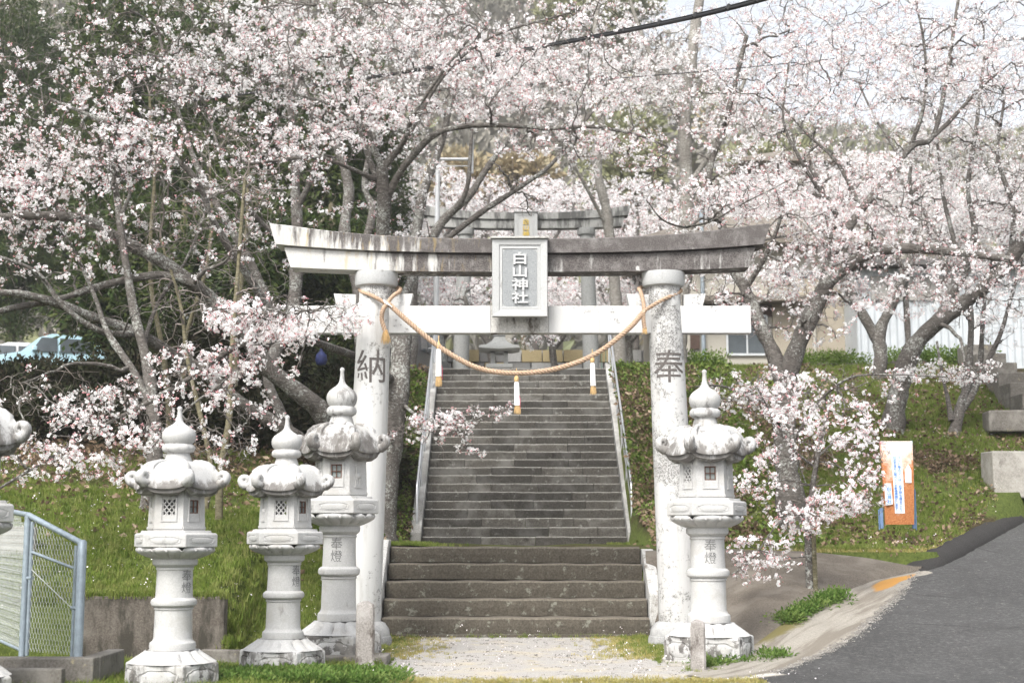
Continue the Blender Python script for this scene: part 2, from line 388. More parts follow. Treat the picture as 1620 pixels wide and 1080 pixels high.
M['hedge'] = leafy('hedge leaf', [(0.09, 0.16, 0.03), (0.17, 0.25, 0.05), (0.12, 0.18, 0.035)], 0.25)

# ---------------------------------------------------------------- mesh builder
def fast_mesh(name, V, F, mats=(), mat_idx=None, smooth=False, uniform=None):
    """V (n,3) array; F (m,k) int array (all faces with k corners) or a list of such arrays"""
    me = bpy.data.meshes.new(name)
    if not isinstance(F, list): F = [F]
    F = [np.asarray(f, dtype=np.int32) for f in F if len(f)]
    V = np.asarray(V, dtype=np.float32)
    me.vertices.add(len(V)); me.vertices.foreach_set('co', V.ravel())
    nl = sum(f.size for f in F); nf = sum(len(f) for f in F)
    me.loops.add(nl); me.polygons.add(nf)
    me.loops.foreach_set('vertex_index', np.concatenate([f.ravel() for f in F]))
    tot = np.concatenate([np.full(len(f), f.shape[1], dtype=np.int32) for f in F])
    st = np.concatenate([[0], np.cumsum(tot)[:-1]]).astype(np.int32)
    me.polygons.foreach_set('loop_start', st)
    if mat_idx is not None: me.polygons.foreach_set('material_index', np.asarray(mat_idx, dtype=np.int32))
    me.polygons.foreach_set('use_smooth', np.full(nf, bool(smooth)))
    for m_ in mats: me.materials.append(m_)
    me.update(calc_edges=True); me.validate()
    return me

class MB:
    def __init__(s): s.v = []; s.f = []
    def add(s, vs, fs, M4=None):
        o = len(s.v)
        if M4 is not None: vs = [M4 @ Vector(v) for v in vs]
        s.v += [tuple(v) for v in vs]; s.f += [tuple(i+o for i in f) for f in fs]
        return s
    def box(s, c, size, rz=0, top=None, M4=None):
        x, y, z = (d/2 for d in size); t = top or (1, 1)
        vs = [(-x, -y, -z), (x, -y, -z), (x, y, -z), (-x, y, -z), (-x*t[0], -y*t[1], z), (x*t[0], -y*t[1], z), (x*t[0], y*t[1], z), (-x*t[0], y*t[1], z)]
        m = Matrix.Translation(c) @ Matrix.Rotation(rz, 4, 'Z')
        if M4 is not None: m = M4 @ m
        return s.add(vs, [(0, 3, 2, 1), (4, 5, 6, 7), (0, 1, 5, 4), (1, 2, 6, 5), (2, 3, 7, 6), (3, 0, 4, 7)], m)
    def ring_stack(s, rings, cap=True, closed=True):
        n = len(rings[0]); o = len(s.v)
        for r_ in rings: s.v += [tuple(p) for p in r_]
        for i in range(len(rings)-1):
            a = o+i*n; b = a+n
            for j in range(n if closed else n-1):
                k = (j+1) % n
                s.f.append((a+j, a+k, b+k, b+j))
        if cap:
            s.f.append(tuple(o+j for j in reversed(range(n))))
            s.f.append(tuple(o+(len(rings)-1)*n+j for j in range(n)))
        return s
    def lathe(s, prof, n=24, c=(0, 0, 0), mod=None, phase=0):
        rings = []
        for r_, z in prof:
            ring = []
            for j in range(n):
                a = 2*PI*j/n+phase
                rr, zz = (r_, z) if mod is None else mod(a, r_, z)
                ring.append((c[0]+rr*math.cos(a), c[1]+rr*math.sin(a), c[2]+zz))
            rings.append(ring)
        return s.ring_stack(rings)
    def tube(s, pts, rad, n=8, cap=True):
        pts = [Vector(p) for p in pts]
        if isinstance(rad, (int, float)): rad = [rad]*len(pts)
        rings = []; up = Vector((0.13, 0.27, 0.95)).normalized(); prev = None
        for i, p in enumerate(pts):
            t = (pts[min(i+1, len(pts)-1)]-pts[max(i-1, 0)])
            t = t.normalized() if t.length > 1e-9 else Vector((0, 0, 1))
            if prev is None:
                u = t.cross(up)
                if u.length < 0.1: u = t.cross(Vector((1, 0, 0)))
            else: u = prev - t*prev.dot(t)
            u.normalize(); prev = u.copy(); w = t.cross(u)
            rings.append([p+(u*math.cos(2*PI*j/n)+w*math.sin(2*PI*j/n))*rad[i] for j in range(n)])
        return s.ring_stack(rings, cap)
    def prism(s, poly, y0, y1, axis='Y', M4=None):
        """poly in the XZ plane extruded along Y (or XY along Z)"""
        n = len(poly)
        if axis == 'Y': vs = [(a, y0, b) for a, b in poly]+[(a, y1, b) for a, b in poly]
        else: vs = [(a, b, y0) for a, b in poly]+[(a, b, y1) for a, b in poly]
        fs = [tuple(range(n)), tuple(range(2*n-1, n-1, -1))]+[(i, i+n, (i+1) % n+n, (i+1) % n) for i in range(n)]
        return s.add(vs, fs, M4)
    def build(s, name, mat, parent=None, smooth=None, bevel=0, seg=2, **kw):
        me = bpy.data.meshes.new(name); me.from_pydata(s.v, [], s.f)
        bm = bmesh.new(); bm.from_mesh(me); bmesh.ops.recalc_face_normals(bm, faces=bm.faces); bm.to_mesh(me); bm.free()
        for m_ in (mat if isinstance(mat, (list, tuple)) else [mat]): me.materials.append(m_)
        if smooth is not None:
            me.polygons.foreach_set('use_smooth', [True]*len(me.polygons))
            me.set_sharp_from_angle(angle=R(smooth))
        o = link(name, me, parent, **kw)
        if bevel:
            b = o.modifiers.new('bevel', 'BEVEL'); b.width = bevel; b.segments = seg; b.limit_method = 'ANGLE'; b.angle_limit = R(35)
        return o

def text_mesh(txt, size, extrude, offset=0.0, vertical=False, spacing=1.0, shear=0.0):
    """glyphs centred on the origin in the XZ plane, facing -Y; vertical = one below the other"""
    parts = []
    items = list(txt) if vertical else [txt]
    V = []; F = []
    for i, ch in enumerate(items):
        if ch in ' \u3000': continue
        cu = bpy.data.curves.new('t', 'FONT'); cu.body = ch; cu.size = size; cu.extrude = extrude; cu.offset = offset
        cu.align_x = 'CENTER'; cu.align_y = 'CENTER'; cu.resolution_u = 2; cu.shear = shear
        ob = bpy.data.objects.new('t', cu)
        COL.objects.link(ob)
        bpy.context.view_layer.update()
        me = bpy.data.meshes.new_from_object(ob.evaluated_get(bpy.context.evaluated_depsgraph_get()))
        xs = [v.co.x for v in me.vertices]; ys = [v.co.y for v in me.vertices]
        if xs:
            cx = (min(xs)+max(xs))/2; cy = (min(ys)+max(ys))/2
            if ch in '、。，．': cx -= size*0.3; cy -= -size*0.3
            dz = -i*size*spacing + (len(items)-1)*size*spacing/2 if vertical else 0
            o = len(V)
            V += [(v.co.x-cx, -v.co.z, v.co.y-cy+dz) for v in me.vertices]
            F += [tuple(o+k for k in p.vertices) for p in me.polygons]
        bpy.data.objects.remove(ob); bpy.data.meshes.remove(me); bpy.data.curves.remove(cu)
    return V, F
def text_obj(name, txt, size, extrude, mat, parent, loc=(0, 0, 0), rot=(0, 0, 0), **kw):
    tk = {k: kw.pop(k) for k in ('offset', 'vertical', 'spacing', 'shear') if k in kw}
    V, F = text_mesh(txt, size, extrude, **tk)
    me = bpy.data.meshes.new(name); me.from_pydata(V, [], F); me.materials.append(mat)
    o = link(name, me, parent, **kw); o.location = loc; o.rotation_euler = rot
    return o

# ---------------------------------------------------------------- instancing of uncountable growth
VAR = bpy.data.collections.new('growth variants')
_groups = {}
def variant_group(key, meshes):
    if key in _groups: return _groups[key]
    col = bpy.data.collections.new(key)
    for i, me in enumerate(meshes):
        o = bpy.data.objects.new('%s_%02d' % (key, i), me); col.objects.link(o)
    ng = bpy.data.node_groups.new(key+' scatter', 'GeometryNodeTree')
    ng.interface.new_socket('Geometry', in_out='INPUT', socket_type='NodeSocketGeometry')
    ng.interface.new_socket('Geometry', in_out='OUTPUT', socket_type='NodeSocketGeometry')
    N = ng.nodes; L = ng.links
    gi = N.new('NodeGroupInput'); go = N.new('NodeGroupOutput')
    ci = N.new('GeometryNodeCollectionInfo'); ci.inputs['Collection'].default_value = col
    ci.inputs['Separate Children'].default_value = True; ci.inputs['Reset Children'].default_value = True
    ip = N.new('GeometryNodeInstanceOnPoints'); ip.inputs['Pick Instance'].default_value = True
    def na(nm, ty):
        a = N.new('GeometryNodeInputNamedAttribute'); a.data_type = ty; a.inputs['Name'].default_value = nm; return a.outputs['Attribute']
    L.new(gi.outputs[0], ip.inputs['Points']); L.new(ci.outputs[0], ip.inputs['Instance'])
    L.new(na('vid', 'INT'), ip.inputs['Instance Index'])
    er = N.new('FunctionNodeEulerToRotation'); L.new(na('rot', 'FLOAT_VECTOR'), er.inputs[0]); L.new(er.outputs[0], ip.inputs['Rotation'])
    L.new(na('scl', 'FLOAT'), ip.inputs['Scale']); L.new(ip.outputs[0], go.inputs[0])
    _groups[key] = (ng, len(meshes)); return _groups[key]
def scatter(name, pts, rot, scl, grp, parent=None, rng=None, vid=None, **kw):
    ng, nv = grp
    n = len(pts)
    me = bpy.data.meshes.new(name); me.vertices.add(n)
    me.vertices.foreach_set('co', np.asarray(pts, dtype=np.float32).ravel())
    a = me.attributes.new('rot', 'FLOAT_VECTOR', 'POINT'); a.data.foreach_set('vector', np.asarray(rot, dtype=np.float32).ravel())
    a = me.attributes.new('scl', 'FLOAT', 'POINT'); a.data.foreach_set('value', np.asarray(scl, dtype=np.float32))
    if vid is None: vid = (rng or np.random.default_rng(1)).integers(0, nv, n)
    a = me.attributes.new('vid', 'INT', 'POINT'); a.data.foreach_set('value', np.asarray(vid, dtype=np.int32))
    me.update()
    o = link(name, me, parent, **kw)
    o['kind'] = 'stuff'
    md = o.modifiers.new('scatter', 'NODES'); md.node_group = ng
    return o

def sstep(a, b, x):
    t = np.clip((x-a)/(b-a), 0, 1); return t*t*(3-2*t)
def vnoise(x, y, f, seed=0):
    """cheap smooth value noise in numpy"""
    rs = np.random.default_rng(seed); tab = rs.random((64, 64))
    X = x*f; Y = y*f
    xi = np.floor(X).astype(int); yi = np.floor(Y).astype(int); fx = X-xi; fy = Y-yi
    fx = fx*fx*(3-2*fx); fy = fy*fy*(3-2*fy)
    g = lambda a, b: tab[a % 64, b % 64]
    return (g(xi, yi)*(1-fx)+g(xi+1, yi)*fx)*(1-fy)+(g(xi, yi+1)*(1-fx)+g(xi+1, yi+1)*fx)*fy
# ================================================================ THE GROUND
PL = 4.40       # plateau height of the upper precinct
def road_z(y): 
    return np.where(y > 12.2, 0.148*(y-12.2), 0.0) if isinstance(y, np.ndarray) else max(0.0, 0.148*(y-12.2))
RE = [(1.45, 11.45), (2.36, 12.4), (2.9, 13.1), (3.27, 13.7), (3.8, 14.8), (4.13, 15.45), (4.40, 16.1), (4.68, 16.8), (5.4, 18.0), (7.9, 22.0), (11.0, 27.0), (17.0, 36.0)]   # left edge of the road
def road_edge_x(y):
    ys = [p[1] for p in RE]; xs = [p[0] for p in RE]
    return np.interp(y, ys, xs)
def ground_z(x, y):
    x = np.asarray(x, dtype=float); y = np.asarray(y, dtype=float)
    # left bank
    y0l = 13.62 + 0*x
    left = np.where(y < y0l, 0.0, np.interp(y, [13.62, 13.63, 28.0, 28.4, 35, 60], [0.0, 0.52, 4.3, 4.42, 5.0, 5.2]))
    farl = np.where(y < y0l, 0.0, np.interp(y, [13.62, 13.63, 28.0, 36, 60], [0.0, 0.52, 4.25, 5.42, 5.5]))
    left = left+(farl-left)*sstep(-6.0, -9.5, x)
    gapz = np.interp(y, [14.0, 15.2, 17.0, 20.0, 22.8, 28.2, 60], [0.0, 0.28, 0.85, 1.15, 1.3, 4.38, 4.42])
    w = sstep(-2.55, -2.9, x)
    lefts = np.where(x < -2.9, left, left*w+gapz*(1-w))
    near = np.interp(y, [16.4, 17.6, 22.6, 28.2, 60], [0.0, 0.96, 1.0, 4.36, 4.40])
    w2 = sstep(-1.75, -2.3, x)
    lefts = lefts*w2+near*(1-w2)
    # right bank
    base = np.maximum(0.95, road_z(y)+0.04)
    y0 = 22.6-2.6*sstep(2.0, 4.0, x)
    t = np.clip((y-y0)/(27.9-y0), 0, 1)
    t = t-0.10*np.sin(t*PI)*sstep(5.0, 7.5, x)
    right = base+(PL-base)*t
    right = np.where(y > 27.9, PL, right)
    right = np.where(y < 17.42, np.minimum(-0.12+road_z(y), 0.1*0), right)
    right = np.where((y < 17.42) & (x > road_edge_x(y)-0.05), road_z(y)-0.10, right)
    right = np.where((x > road_edge_x(y)+0.1), road_z(y)-0.12, right)
    # stairs corridor
    cor = np.interp(y, [16.55, 16.6, 17.9, 18.0, 23.2, 28.45, 28.5, 60], [0.0, -0.1, 0.60, 0.955, 0.955, 4.10, 4.40, 4.42])
    z = np.where(x < -1.62, lefts, np.where(x > 2.0, right, cor))
    z = np.where((x > 1.55) & (x <= 2.0) & (y > 16.4) & (y < 18), np.where(y > 17.42, 0.95, -0.1), z)
    z = np.where((x > -1.62) & (x <= 2.0) & (y <= 16.5), -0.0, z)
    # rolling detail on the growth
    rough = (vnoise(x, y, 1.3, 3)-0.5)*0.16 + (vnoise(x, y, 4.0, 4)-0.5)*0.05
    m = np.where((x < -1.75) | ((x > 2.1) & (y > 17.8) & (x < road_edge_x(y)-0.7)), 1.0, 0.0)*sstep(13.7, 15.0, y)*(1-sstep(27.2, 28.4, y))
    z = z+rough*m
    # hillside beyond the precinct
    h = 66*sstep(62, 170, y)*(1-0.66*sstep(0, 24, x))*(0.9+0.25*vnoise(x, y, 0.02, 9))
    z = np.where(y > 60, z+h, z)
    return z

def axis(*segs):
    out = []
    for a, b, st in segs: out += list(np.arange(a, b-1e-6, st))
    out.append(segs[-1][1]); return np.array(out)
gx = axis((-300, -60, 12), (-60, -16, 1.5), (-16, -6, 0.4), (-6, -1.75, 0.14), (-1.75, 2.05, 0.19), (2.05, 9.5, 0.15), (9.5, 16, 0.5), (16, 60, 2), (60, 300, 12))
gy = axis((-30, 8, 3), (8, 13.5, 0.3), (13.5, 18.2, 0.1), (18.2, 29, 0.2), (29, 62, 1.0), (62, 180, 4), (180, 420, 20))
GX, GY = np.meshgrid(gx, gy)
GZ = ground_z(GX, GY)
nx, ny = len(gx), len(gy)
idx = np.arange(nx*ny).reshape(ny, nx)
F = np.stack([idx[:-1, :-1], idx[:-1, 1:], idx[1:, 1:], idx[1:, :-1]], -1).reshape(-1, 4)
def litter_at(x, y):
    """1 = brown leaf litter and bare soil, 0 = green"""
    n = vnoise(x, y, 0.9, 21)
    l = 0.25+0*x
    l = np.where(x < 0, np.interp(y, [13, 16.5, 19.5, 21.5], [0.05, 0.12, 0.55, 0.98]), l)
    l = np.where((x < 0) & (x > -2.6) & (y > 17), 0.62, l)
    l = np.where((x > 1.9) & (x < 3.4) & (y > 18), 0.62, l)
    l = np.where((x >= 3.4) & (y > 18), 0.18+0.40*(n > 0.66), l)
    l = np.where((y > 28.4), 0.6, l)
    return l
me = fast_mesh('ground', np.stack([GX, GY, GZ], -1).reshape(-1, 3), F, [M['soil']], smooth=True)
at = me.attributes.new('litter', 'FLOAT', 'POINT'); at.data.foreach_set('value', litter_at(GX, GY).ravel().astype(np.float32))
link('ground', me, kind='structure')

# road: asphalt sheet with its broken left edge
def jag(i, a=0.05): return (random.Random(i*7+3).random()-0.5)*2*a
random.seed(5)
ed = []
for k in range(len(RE)-1):
    (x0, y0), (x1, y1) = RE[k], RE[k+1]
    n = max(2, int(math.hypot(x1-x0, y1-y0)/0.07)); 
    for i in range(n):
        t = i/n; ed.append((x0+(x1-x0)*t, y0+(y1-y0)*t))
ed.append(RE[-1])
ed = [(x+(jag(i, 0.018)+jag(i//4+900, 0.022) if y < 17.3 else 0.0), y) for i, (x, y) in enumerate(ed)]
V = []; Fq = []
off = [0, 0.25, 0.6, 1.2, 2.5, 5, 10, 22]
for (x, y) in ed:
    for o_ in off: V.append((x+o_, y, float(road_z(y))+0.012))
n = len(off)
for i in range(len(ed)-1):
    for j in range(n-1):
        a = i*n+j; Fq.append((a, a+1, a+n+1, a+n))
link('road', fast_mesh('road', V, np.array(Fq), [M['asphalt']], smooth=True), kind='structure')
# the road in front of the apron, where the camera stands
V = []; Fq = []
xs = np.linspace(-30, 35, 200); 
for i, x in enumerate(xs):
    e = 11.45+jag(i+500, 0.03) if x < 1.6 else 11.46+jag(i+500, 0.0)
    if x < -1.0: e = 11.45 - min(4.5, (-1.0-x)*1.5)+jag(i, 0.04)
    V += [(x, -25, 0.008), (x, e, 0.008)]
for i in range(len(xs)-1): Fq.append((2*i, 2*i+2, 2*i+3, 2*i+1))
link('front_road', fast_mesh('front_road', V, np.array(Fq), [M['asphalt']], smooth=True), kind='structure')
# black asphalt kerb climbing beside the upper road
kb = MB(); rk = random.Random(4)
kp0 = [(4.75, 17.15), (5.1, 17.55), (5.6, 18.3), (6.4, 19.6), (7.9, 22.0), (9.8, 25.0), (11.0, 27.0)]
kp = []
for (xa, ya), (xb, yb) in zip(kp0[:-1], kp0[1:]):
    q = max(2, int(math.hypot(xb-xa, yb-ya)/0.14)); kp += [(xa+(xb-xa)*i/q, ya+(yb-ya)*i/q) for i in range(q)]
kp.append(kp0[-1])
rings = []
for i, (x, y) in enumerate(kp):
    z = float(road_z(y)); hgt = 0.03+0.11*min(1, i/5)
    d = Vector((kp[min(i+1, len(kp)-1)][0]-kp[max(i-1, 0)][0], kp[min(i+1, len(kp)-1)][1]-kp[max(i-1, 0)][1], 0)).normalized(); s_ = Vector((-d.y, d.x, 0))
    rings.append([Vector((x, y, z))+s_*(a+rk.uniform(-.012, .012))+Vector((0, 0, b*hgt+rk.uniform(-.008, .008))) for a, b in ((-0.17, -0.5), (-0.16, 0.15), (-0.10, 0.75), (0.0, 1.0), (0.12, 0.95), (0.20, 0.4), (0.21, -0.5))])
kb.ring_stack(rings)
kb.build('asphalt_kerb', M['asphalt_kerb'], smooth=60, kind='structure')

# pale gravel apron between the lanterns
V = []; Fq = []
ys = np.linspace(11.45, 16.62, 40)
for i, y in enumerate(ys):
    xl = np.interp(y, [11.4, 12.2, 13.2, 14.5, 16.62], [-1.25, -1.35, -1.15, -1.2, -1.5])+jag(i+90, 0.09)
    xr = np.interp(y, [11.4, 12.2, 13.0, 14.5, 16.62], [1.35, 2.0, 2.4, 1.75, 1.6])+jag(i+150, 0.06)
    for t in np.linspace(0, 1, 9): V.append((xl+(xr-xl)*t, y, 0.006))
for i in range(len(ys)-1):
    for j in range(8):
        a = i*9+j; Fq.append((a, a+1, a+10, a+9))
link('gravel_apron', fast_mesh('gravel_apron', V, np.array(Fq), [M['gravel']]), kind='structure')

# concrete bank: sloped face above, worn run-off below it
def ruled(name, A, B, nu, nv, mat, attrs=None, bulge=0.0, **kw):
    def samp(Pn, n):
        Pn = np.array(Pn, float); d = np.r_[0, np.cumsum(np.linalg.norm(np.diff(Pn, axis=0), axis=1))]; t = np.linspace(0, d[-1], n)
        return np.stack([np.interp(t, d, Pn[:, k]) for k in range(3)], -1)
    a = samp(A, nu); b = samp(B, nu)
    ts = np.linspace(0, 1, nv)
    V = a[:, None]*(1-ts[None, :, None])+b[:, None]*ts[None, :, None]
    V[..., 2] += bulge*np.sin(ts*PI)[None] + (vnoise(V[..., 0], V[..., 1], 3.0, 11)-0.5)*0.03*np.sin(ts*PI)[None]
    id_ = np.arange(nu*nv).reshape(nu, nv)
    Fq = np.stack([id_[:-1, :-1], id_[1:, :-1], id_[1:, 1:], id_[:-1, 1:]], -1).reshape(-1, 4)
    me = fast_mesh(name, V.reshape(-1, 3), Fq, [mat], smooth=True)
    for k, fn in (attrs or {}).items():
        at = me.attributes.new(k, 'FLOAT', 'POINT')
        S = np.linspace(0, 1, nu)[:, None]+0*ts[None]; Tt = ts[None]+0*S
        at.data.foreach_set('value', fn(S, Tt).ravel().astype(np.float32))
    return link(name, me, kind='structure', **kw)
crease = [(1.60, 16.85, -0.02), (1.85, 15.4, -0.01), (2.10, 14.4, 0.03), (2.32, 13.85, 0.13), (2.65, 14.3, 0.28), (3.15, 15.1, 0.42), (3.77, 16.05, 0.565), (4.13, 16.5, 0.64), (4.85, 17.1, 0.735)]
top = [(1.62, 17.45, 0.965), (2.0, 17.5, 0.972), (2.4, 17.52, 0.975), (2.9, 17.52, 0.975), (3.6, 17.45, 0.955), (4.3, 17.32, 0.88), (4.92, 17.2, 0.765)]
ruled('concrete_bank', crease, top, 60, 20, M['bank_wall'], bulge=0.03)
ruled('bank_cap', top, [(x, y+0.10, z+0.004) for x, y, z in top], 40, 3, M['concrete'])
low = [(x+0.15, y-0.11, max(0.003, float(road_z(y-0.11))-0.004)) for x, y in ((1.5, 11.56), (2.36, 12.4), (2.9, 13.1), (3.27, 13.7), (3.8, 14.8), (4.13, 15.45), (4.40, 16.1), (4.68, 16.8), (4.85, 17.05))]
cr2 = [(1.45, 12.15, 0.008), (1.65, 12.70, 0.012), (2.08, 13.2, 0.05), (2.32, 13.85, 0.13), (2.65, 14.3, 0.28), (3.15, 15.1, 0.42), (3.77, 16.05, 0.565), (4.13, 16.5, 0.64), (4.85, 17.1, 0.735)]
ruled('concrete_runoff', low, cr2, 80, 24, M['ramp'], {
    'rust': lambda S, t: np.exp(-((S-0.86)/0.11)**2)*np.exp(-((t-0.66)/0.20)**2)*1.15,
    'edge': lambda S, t: np.exp(-((t-0.17)/0.085)**2)*0.75,
    'moss': lambda S, t: np.exp(-((S-0.42)/0.15)**2)*np.clip((t-0.62)*2.6, 0, 1)}, bulge=0.015)

# low retaining walls and kerbs on the left, each poured in one piece
w_ = MB().box((-3.35, 13.56, 0.20), (1.34, 0.16, 0.80)); w_.build('retaining_wall', M['wall_dark'], bevel=0.02, label='low brown concrete retaining wall behind the lantern nearest the fence, grass on top', cat='wall')
w_ = MB().box((-2.32, 12.98, 0.03), (0.95, 0.12, 0.24), rz=R(-8)); w_.build('kerb_block', M['concrete'], bevel=0.01, label='low brown concrete kerb between the two smaller lanterns on the left', cat='kerb')
w_ = MB().box((-1.56, 13.3, 0.015), (0.86, 0.42, 0.14)); w_.build('footing_slab', M['concrete'], bevel=0.015, label='thin grey concrete footing slab beside the left bollard', cat='slab')
w_ = MB().box((1.93, 13.45, -0.005), (1.05, 0.95, 0.06)); w_.build('footing_slab', M['concrete_pale'], bevel=0.012, label='thin pale concrete slab under the tall lantern on the right', cat='slab')
w_ = MB().box((-4.05, 11.32, 0.03), (1.62, 0.16, 0.40)).box((-3.30, 11.75, 0.03), (0.14, 0.70, 0.399)).box((-3.72, 11.06, -0.01), (0.62, 0.10, 0.36))
w_.build('kerb_block', M['concrete'], bevel=0.012, label='brown concrete kerb carrying the chain link fence at the lower left', cat='kerb')
w_ = MB().box((-5.6, 15.0, 0.5), (1.2, 0.14, 1.5), rz=R(10)); w_.build('concrete_wall', M['concrete_pale'], bevel=0.01, label='pale grey concrete wall behind the chain link fence at the left edge', cat='wall')

# concrete ramp blocks at the far right of the bank
w_ = MB().box((8.05, 21.7, 2.05), (1.7, 0.5, 0.70), rz=R(4), top=(1, 0.9)); w_.build('concrete_block', M['concrete_pale'], bevel=0.02, label='large pale concrete block beside the road, lower of two at the right edge', cat='block')
w_ = MB().box((8.50, 23.8, 3.02), (1.1, 0.5, 0.36), rz=R(-6)); w_.build('concrete_block', M['concrete'], bevel=0.03, label='rough brown concrete block higher up the grass bank at the right edge', cat='block')
w_ = MB()
for i in range(7):
    y = 24.0+i*0.62; z = 3.05+i*0.25
    w_.box((9.0+0.02*i, y, z), (0.55, 0.66, 0.5))
w_.build('ramp_wall', M['concrete'], bevel=0.02, label='stepped brown concrete ramp wall climbing at the far right behind the blocks', cat='wall')
w_ = MB().box((10.6, 26.2, 3.35), (2.4, 6.2, 0.10), M4=Matrix.Rotation(0, 4, 'X'))
o = w_.build('concrete_path', M['concrete_pale'], kind='structure'); o.rotation_euler = (R(0), 0, 0)

# ================================================================ STAIRS
st = empty('lower_stairway', (0.04, 16.6, 0), label='short flight of five broad brown stone slabs just behind the gate', cat='stairs')
LX0, LX1 = -1.50, 1.58
rnd = random.Random(3)
MB().box((0.0, 0.04, 0.0), (2.72, 0.30, 0.07)).build('plinth_slab', M['step_low'], st, bevel=0.008)
M['tread_low'] = stone_mat('paler brown tread', (0.175, 0.155, 0.125), (0.095, 0.083, 0.066), None, 45, 0.3, (0.07, 0.06, 0.05), 3)  # lighter brown for the top faces of the slabs
for k in range(5):
    z1 = 0.02+0.197*(k+1); y = 0.3*k
    m_ = MB()
    n = 34; ring = []
    rings = []
    for i in range(n+1):      # front edge chipped and slightly wavy
        x = -1.54+3.08*i/n
        e = 0.008*math.sin(i*1.7+k)+0.006*rnd.uniform(-1, 1)
        tl = 0.012*(1-i/n)*(1 if k > 2 else 0)
        zt = z1+0.004*math.sin(i*0.9+k*2)+tl*0.5
        zb = z1-0.190+(0.012 if k > 2 else 0)*(1-i/n)
        rings.append([(x, y+e, zb), (x, y+e-0.006, (zt+zb)/2), (x, y+e+0.002, zt-0.018), (x, y+e+0.016, zt), (x, y+0.42, zt+0.002), (x, y+0.42, zb)])
    m_.ring_stack(rings)
    o = m_.build('step_slab', [M['step_low'], M['tread_low']], st)
    for p in o.data.polygons:
        if p.normal.z > 0.5: p.material_index = 1
# flanking slabs of the lower flight
def side_slab(x, w, pts, mat, label, cat='stair edge'):
    m_ = MB()
    n = len(pts)
    vs = [(x-w/2, y, z) for y, z in pts]+[(x+w/2, y, z) for y, z in pts]
    fs = [tuple(range(n)), tuple(range(2*n-1, n-1, -1))]+[(i, i+n, (i+1) % n+n, (i+1) % n) for i in range(n)]
    m_.add(vs, fs)
    return m_.build('stair_side_slab', mat, bevel=0.012, label=label, cat=cat)
side_slab(-1.585, 0.13, [(16.35, -0.02), (16.35, 0.20), (17.75, 1.10), (18.05, 1.10), (18.05, -0.02)], M['pale_slab'], 'pale sloping side slab on the left edge of the lower brown steps, behind the left pillar')
side_slab(1.665, 0.14, [(16.75, 0.0), (16.75, 0.48), (17.65, 0.985), (17.95, 0.985), (17.95, 0.0)], M['pale_slab'], 'lichened sloping side slab on the right edge of the lower brown steps')
MB().box((1.80, 16.72, 0.25), (0.22, 0.30, 0.52)).build('edge_block', M['stringer'], bevel=0.012, label='small grey concrete block at the foot of the right side slab', cat='block')

# landing
V = []; Fq = []
for i, y in enumerate(np.linspace(17.95, 23.3, 20)):
    for x in np.linspace(-1.62, 2.02, 12): V.append((x, y, 0.985+0.02*math.sin(x*3+y)+ 0.03*math.exp(-((x+1.5)/0.5)**2)))
for i in range(19):
    for j in range(11):
        a = i*12+j; Fq.append((a, a+1, a+13, a+12))
me = fast_mesh('landing', V, np.array(Fq), [M['soil']], smooth=True)
at = me.attributes.new('litter', 'FLOAT', 'POINT'); at.data.foreach_set('value', np.full(len(V), 0.5, dtype=np.float32))
link('landing', me, kind='structure')

up = empty('upper_stairway', (0.20, 23.2, 0.965), label='long dark grey stone stairway of many narrow steps climbing to the upper shrine precinct', cat='stairs')
RISE, TREAD, NST = 0.15, 0.226, 23
blk_cache = {}
def step_block(w):
    key = round(w, 2)
    if key not in blk_cache:
        m_ = MB(); rn = random.Random(int(key*100)); n = 8; rings = []
        for i in range(n+1):
            x = -w/2+0.004+(w-0.008)*i/n; e = 0.005*rn.uniform(-1, 1); zz = 0.003*rn.uniform(-1, 1)
            rings.append([(x, e, -0.148), (x, e-0.003, -0.03), (x, e+0.003, -0.007+zz), (x, e+0.010, zz), (x, 0.30, 0.0), (x, 0.30, -0.148)])
        m_.ring_stack(rings)
        me = bpy.data.meshes.new('step_stone'); me.from_pydata(m_.v, [], m_.f)
        bm = bmesh.new(); bm.from_mesh(me); bmesh.ops.recalc_face_normals(bm, faces=bm.faces); bm.to_mesh(me); bm.free()
        me.materials.append(M['step_up']); me.materials.append(M['step_top'])
        for p in me.polygons:
            if p.normal.z > 0.6 and p.center.y > -1: p.material_index = 1 if p.center.y < 0.03 else 0
        blk_cache[key] = me
    return blk_cache[key]
rnd = random.Random(12)
for k in range(NST):
    x = -1.66; W = 3.32
    cuts = []
    c = rnd.choice([0.62, 0.72, 0.84, 0.96, 1.1])
    while x < 1.66-0.01:
        w = rnd.choice([0.72, 0.80, 0.88, 0.96]) if cuts else c
        if 1.66-(x+w) < 0.45: w = 1.66-x
        w = round(w, 2)
        o = link('step_stone', step_block(w), up)
        o.location = (x+w/2, TREAD*k+rnd.uniform(-0.006, 0.006), RISE*(k+1)+rnd.uniform(-0.004, 0.004))
        cuts.append(w); x += w
m_ = MB()
m_.prism([(0.05, -0.2), (0.05, 0.0), (TREAD*NST, RISE*NST-0.20), (TREAD*NST+0.2, RISE*NST-0.20), (TREAD*NST+0.2, -0.2)], -1.65, 1.65, axis='Z', M4=Matrix(((0, 0, 1, 0), (1, 0, 0, 0), (0, 1, 0, 0), (0, 0, 0, 1))))
m_.build('stair_core', M['concrete'], up)
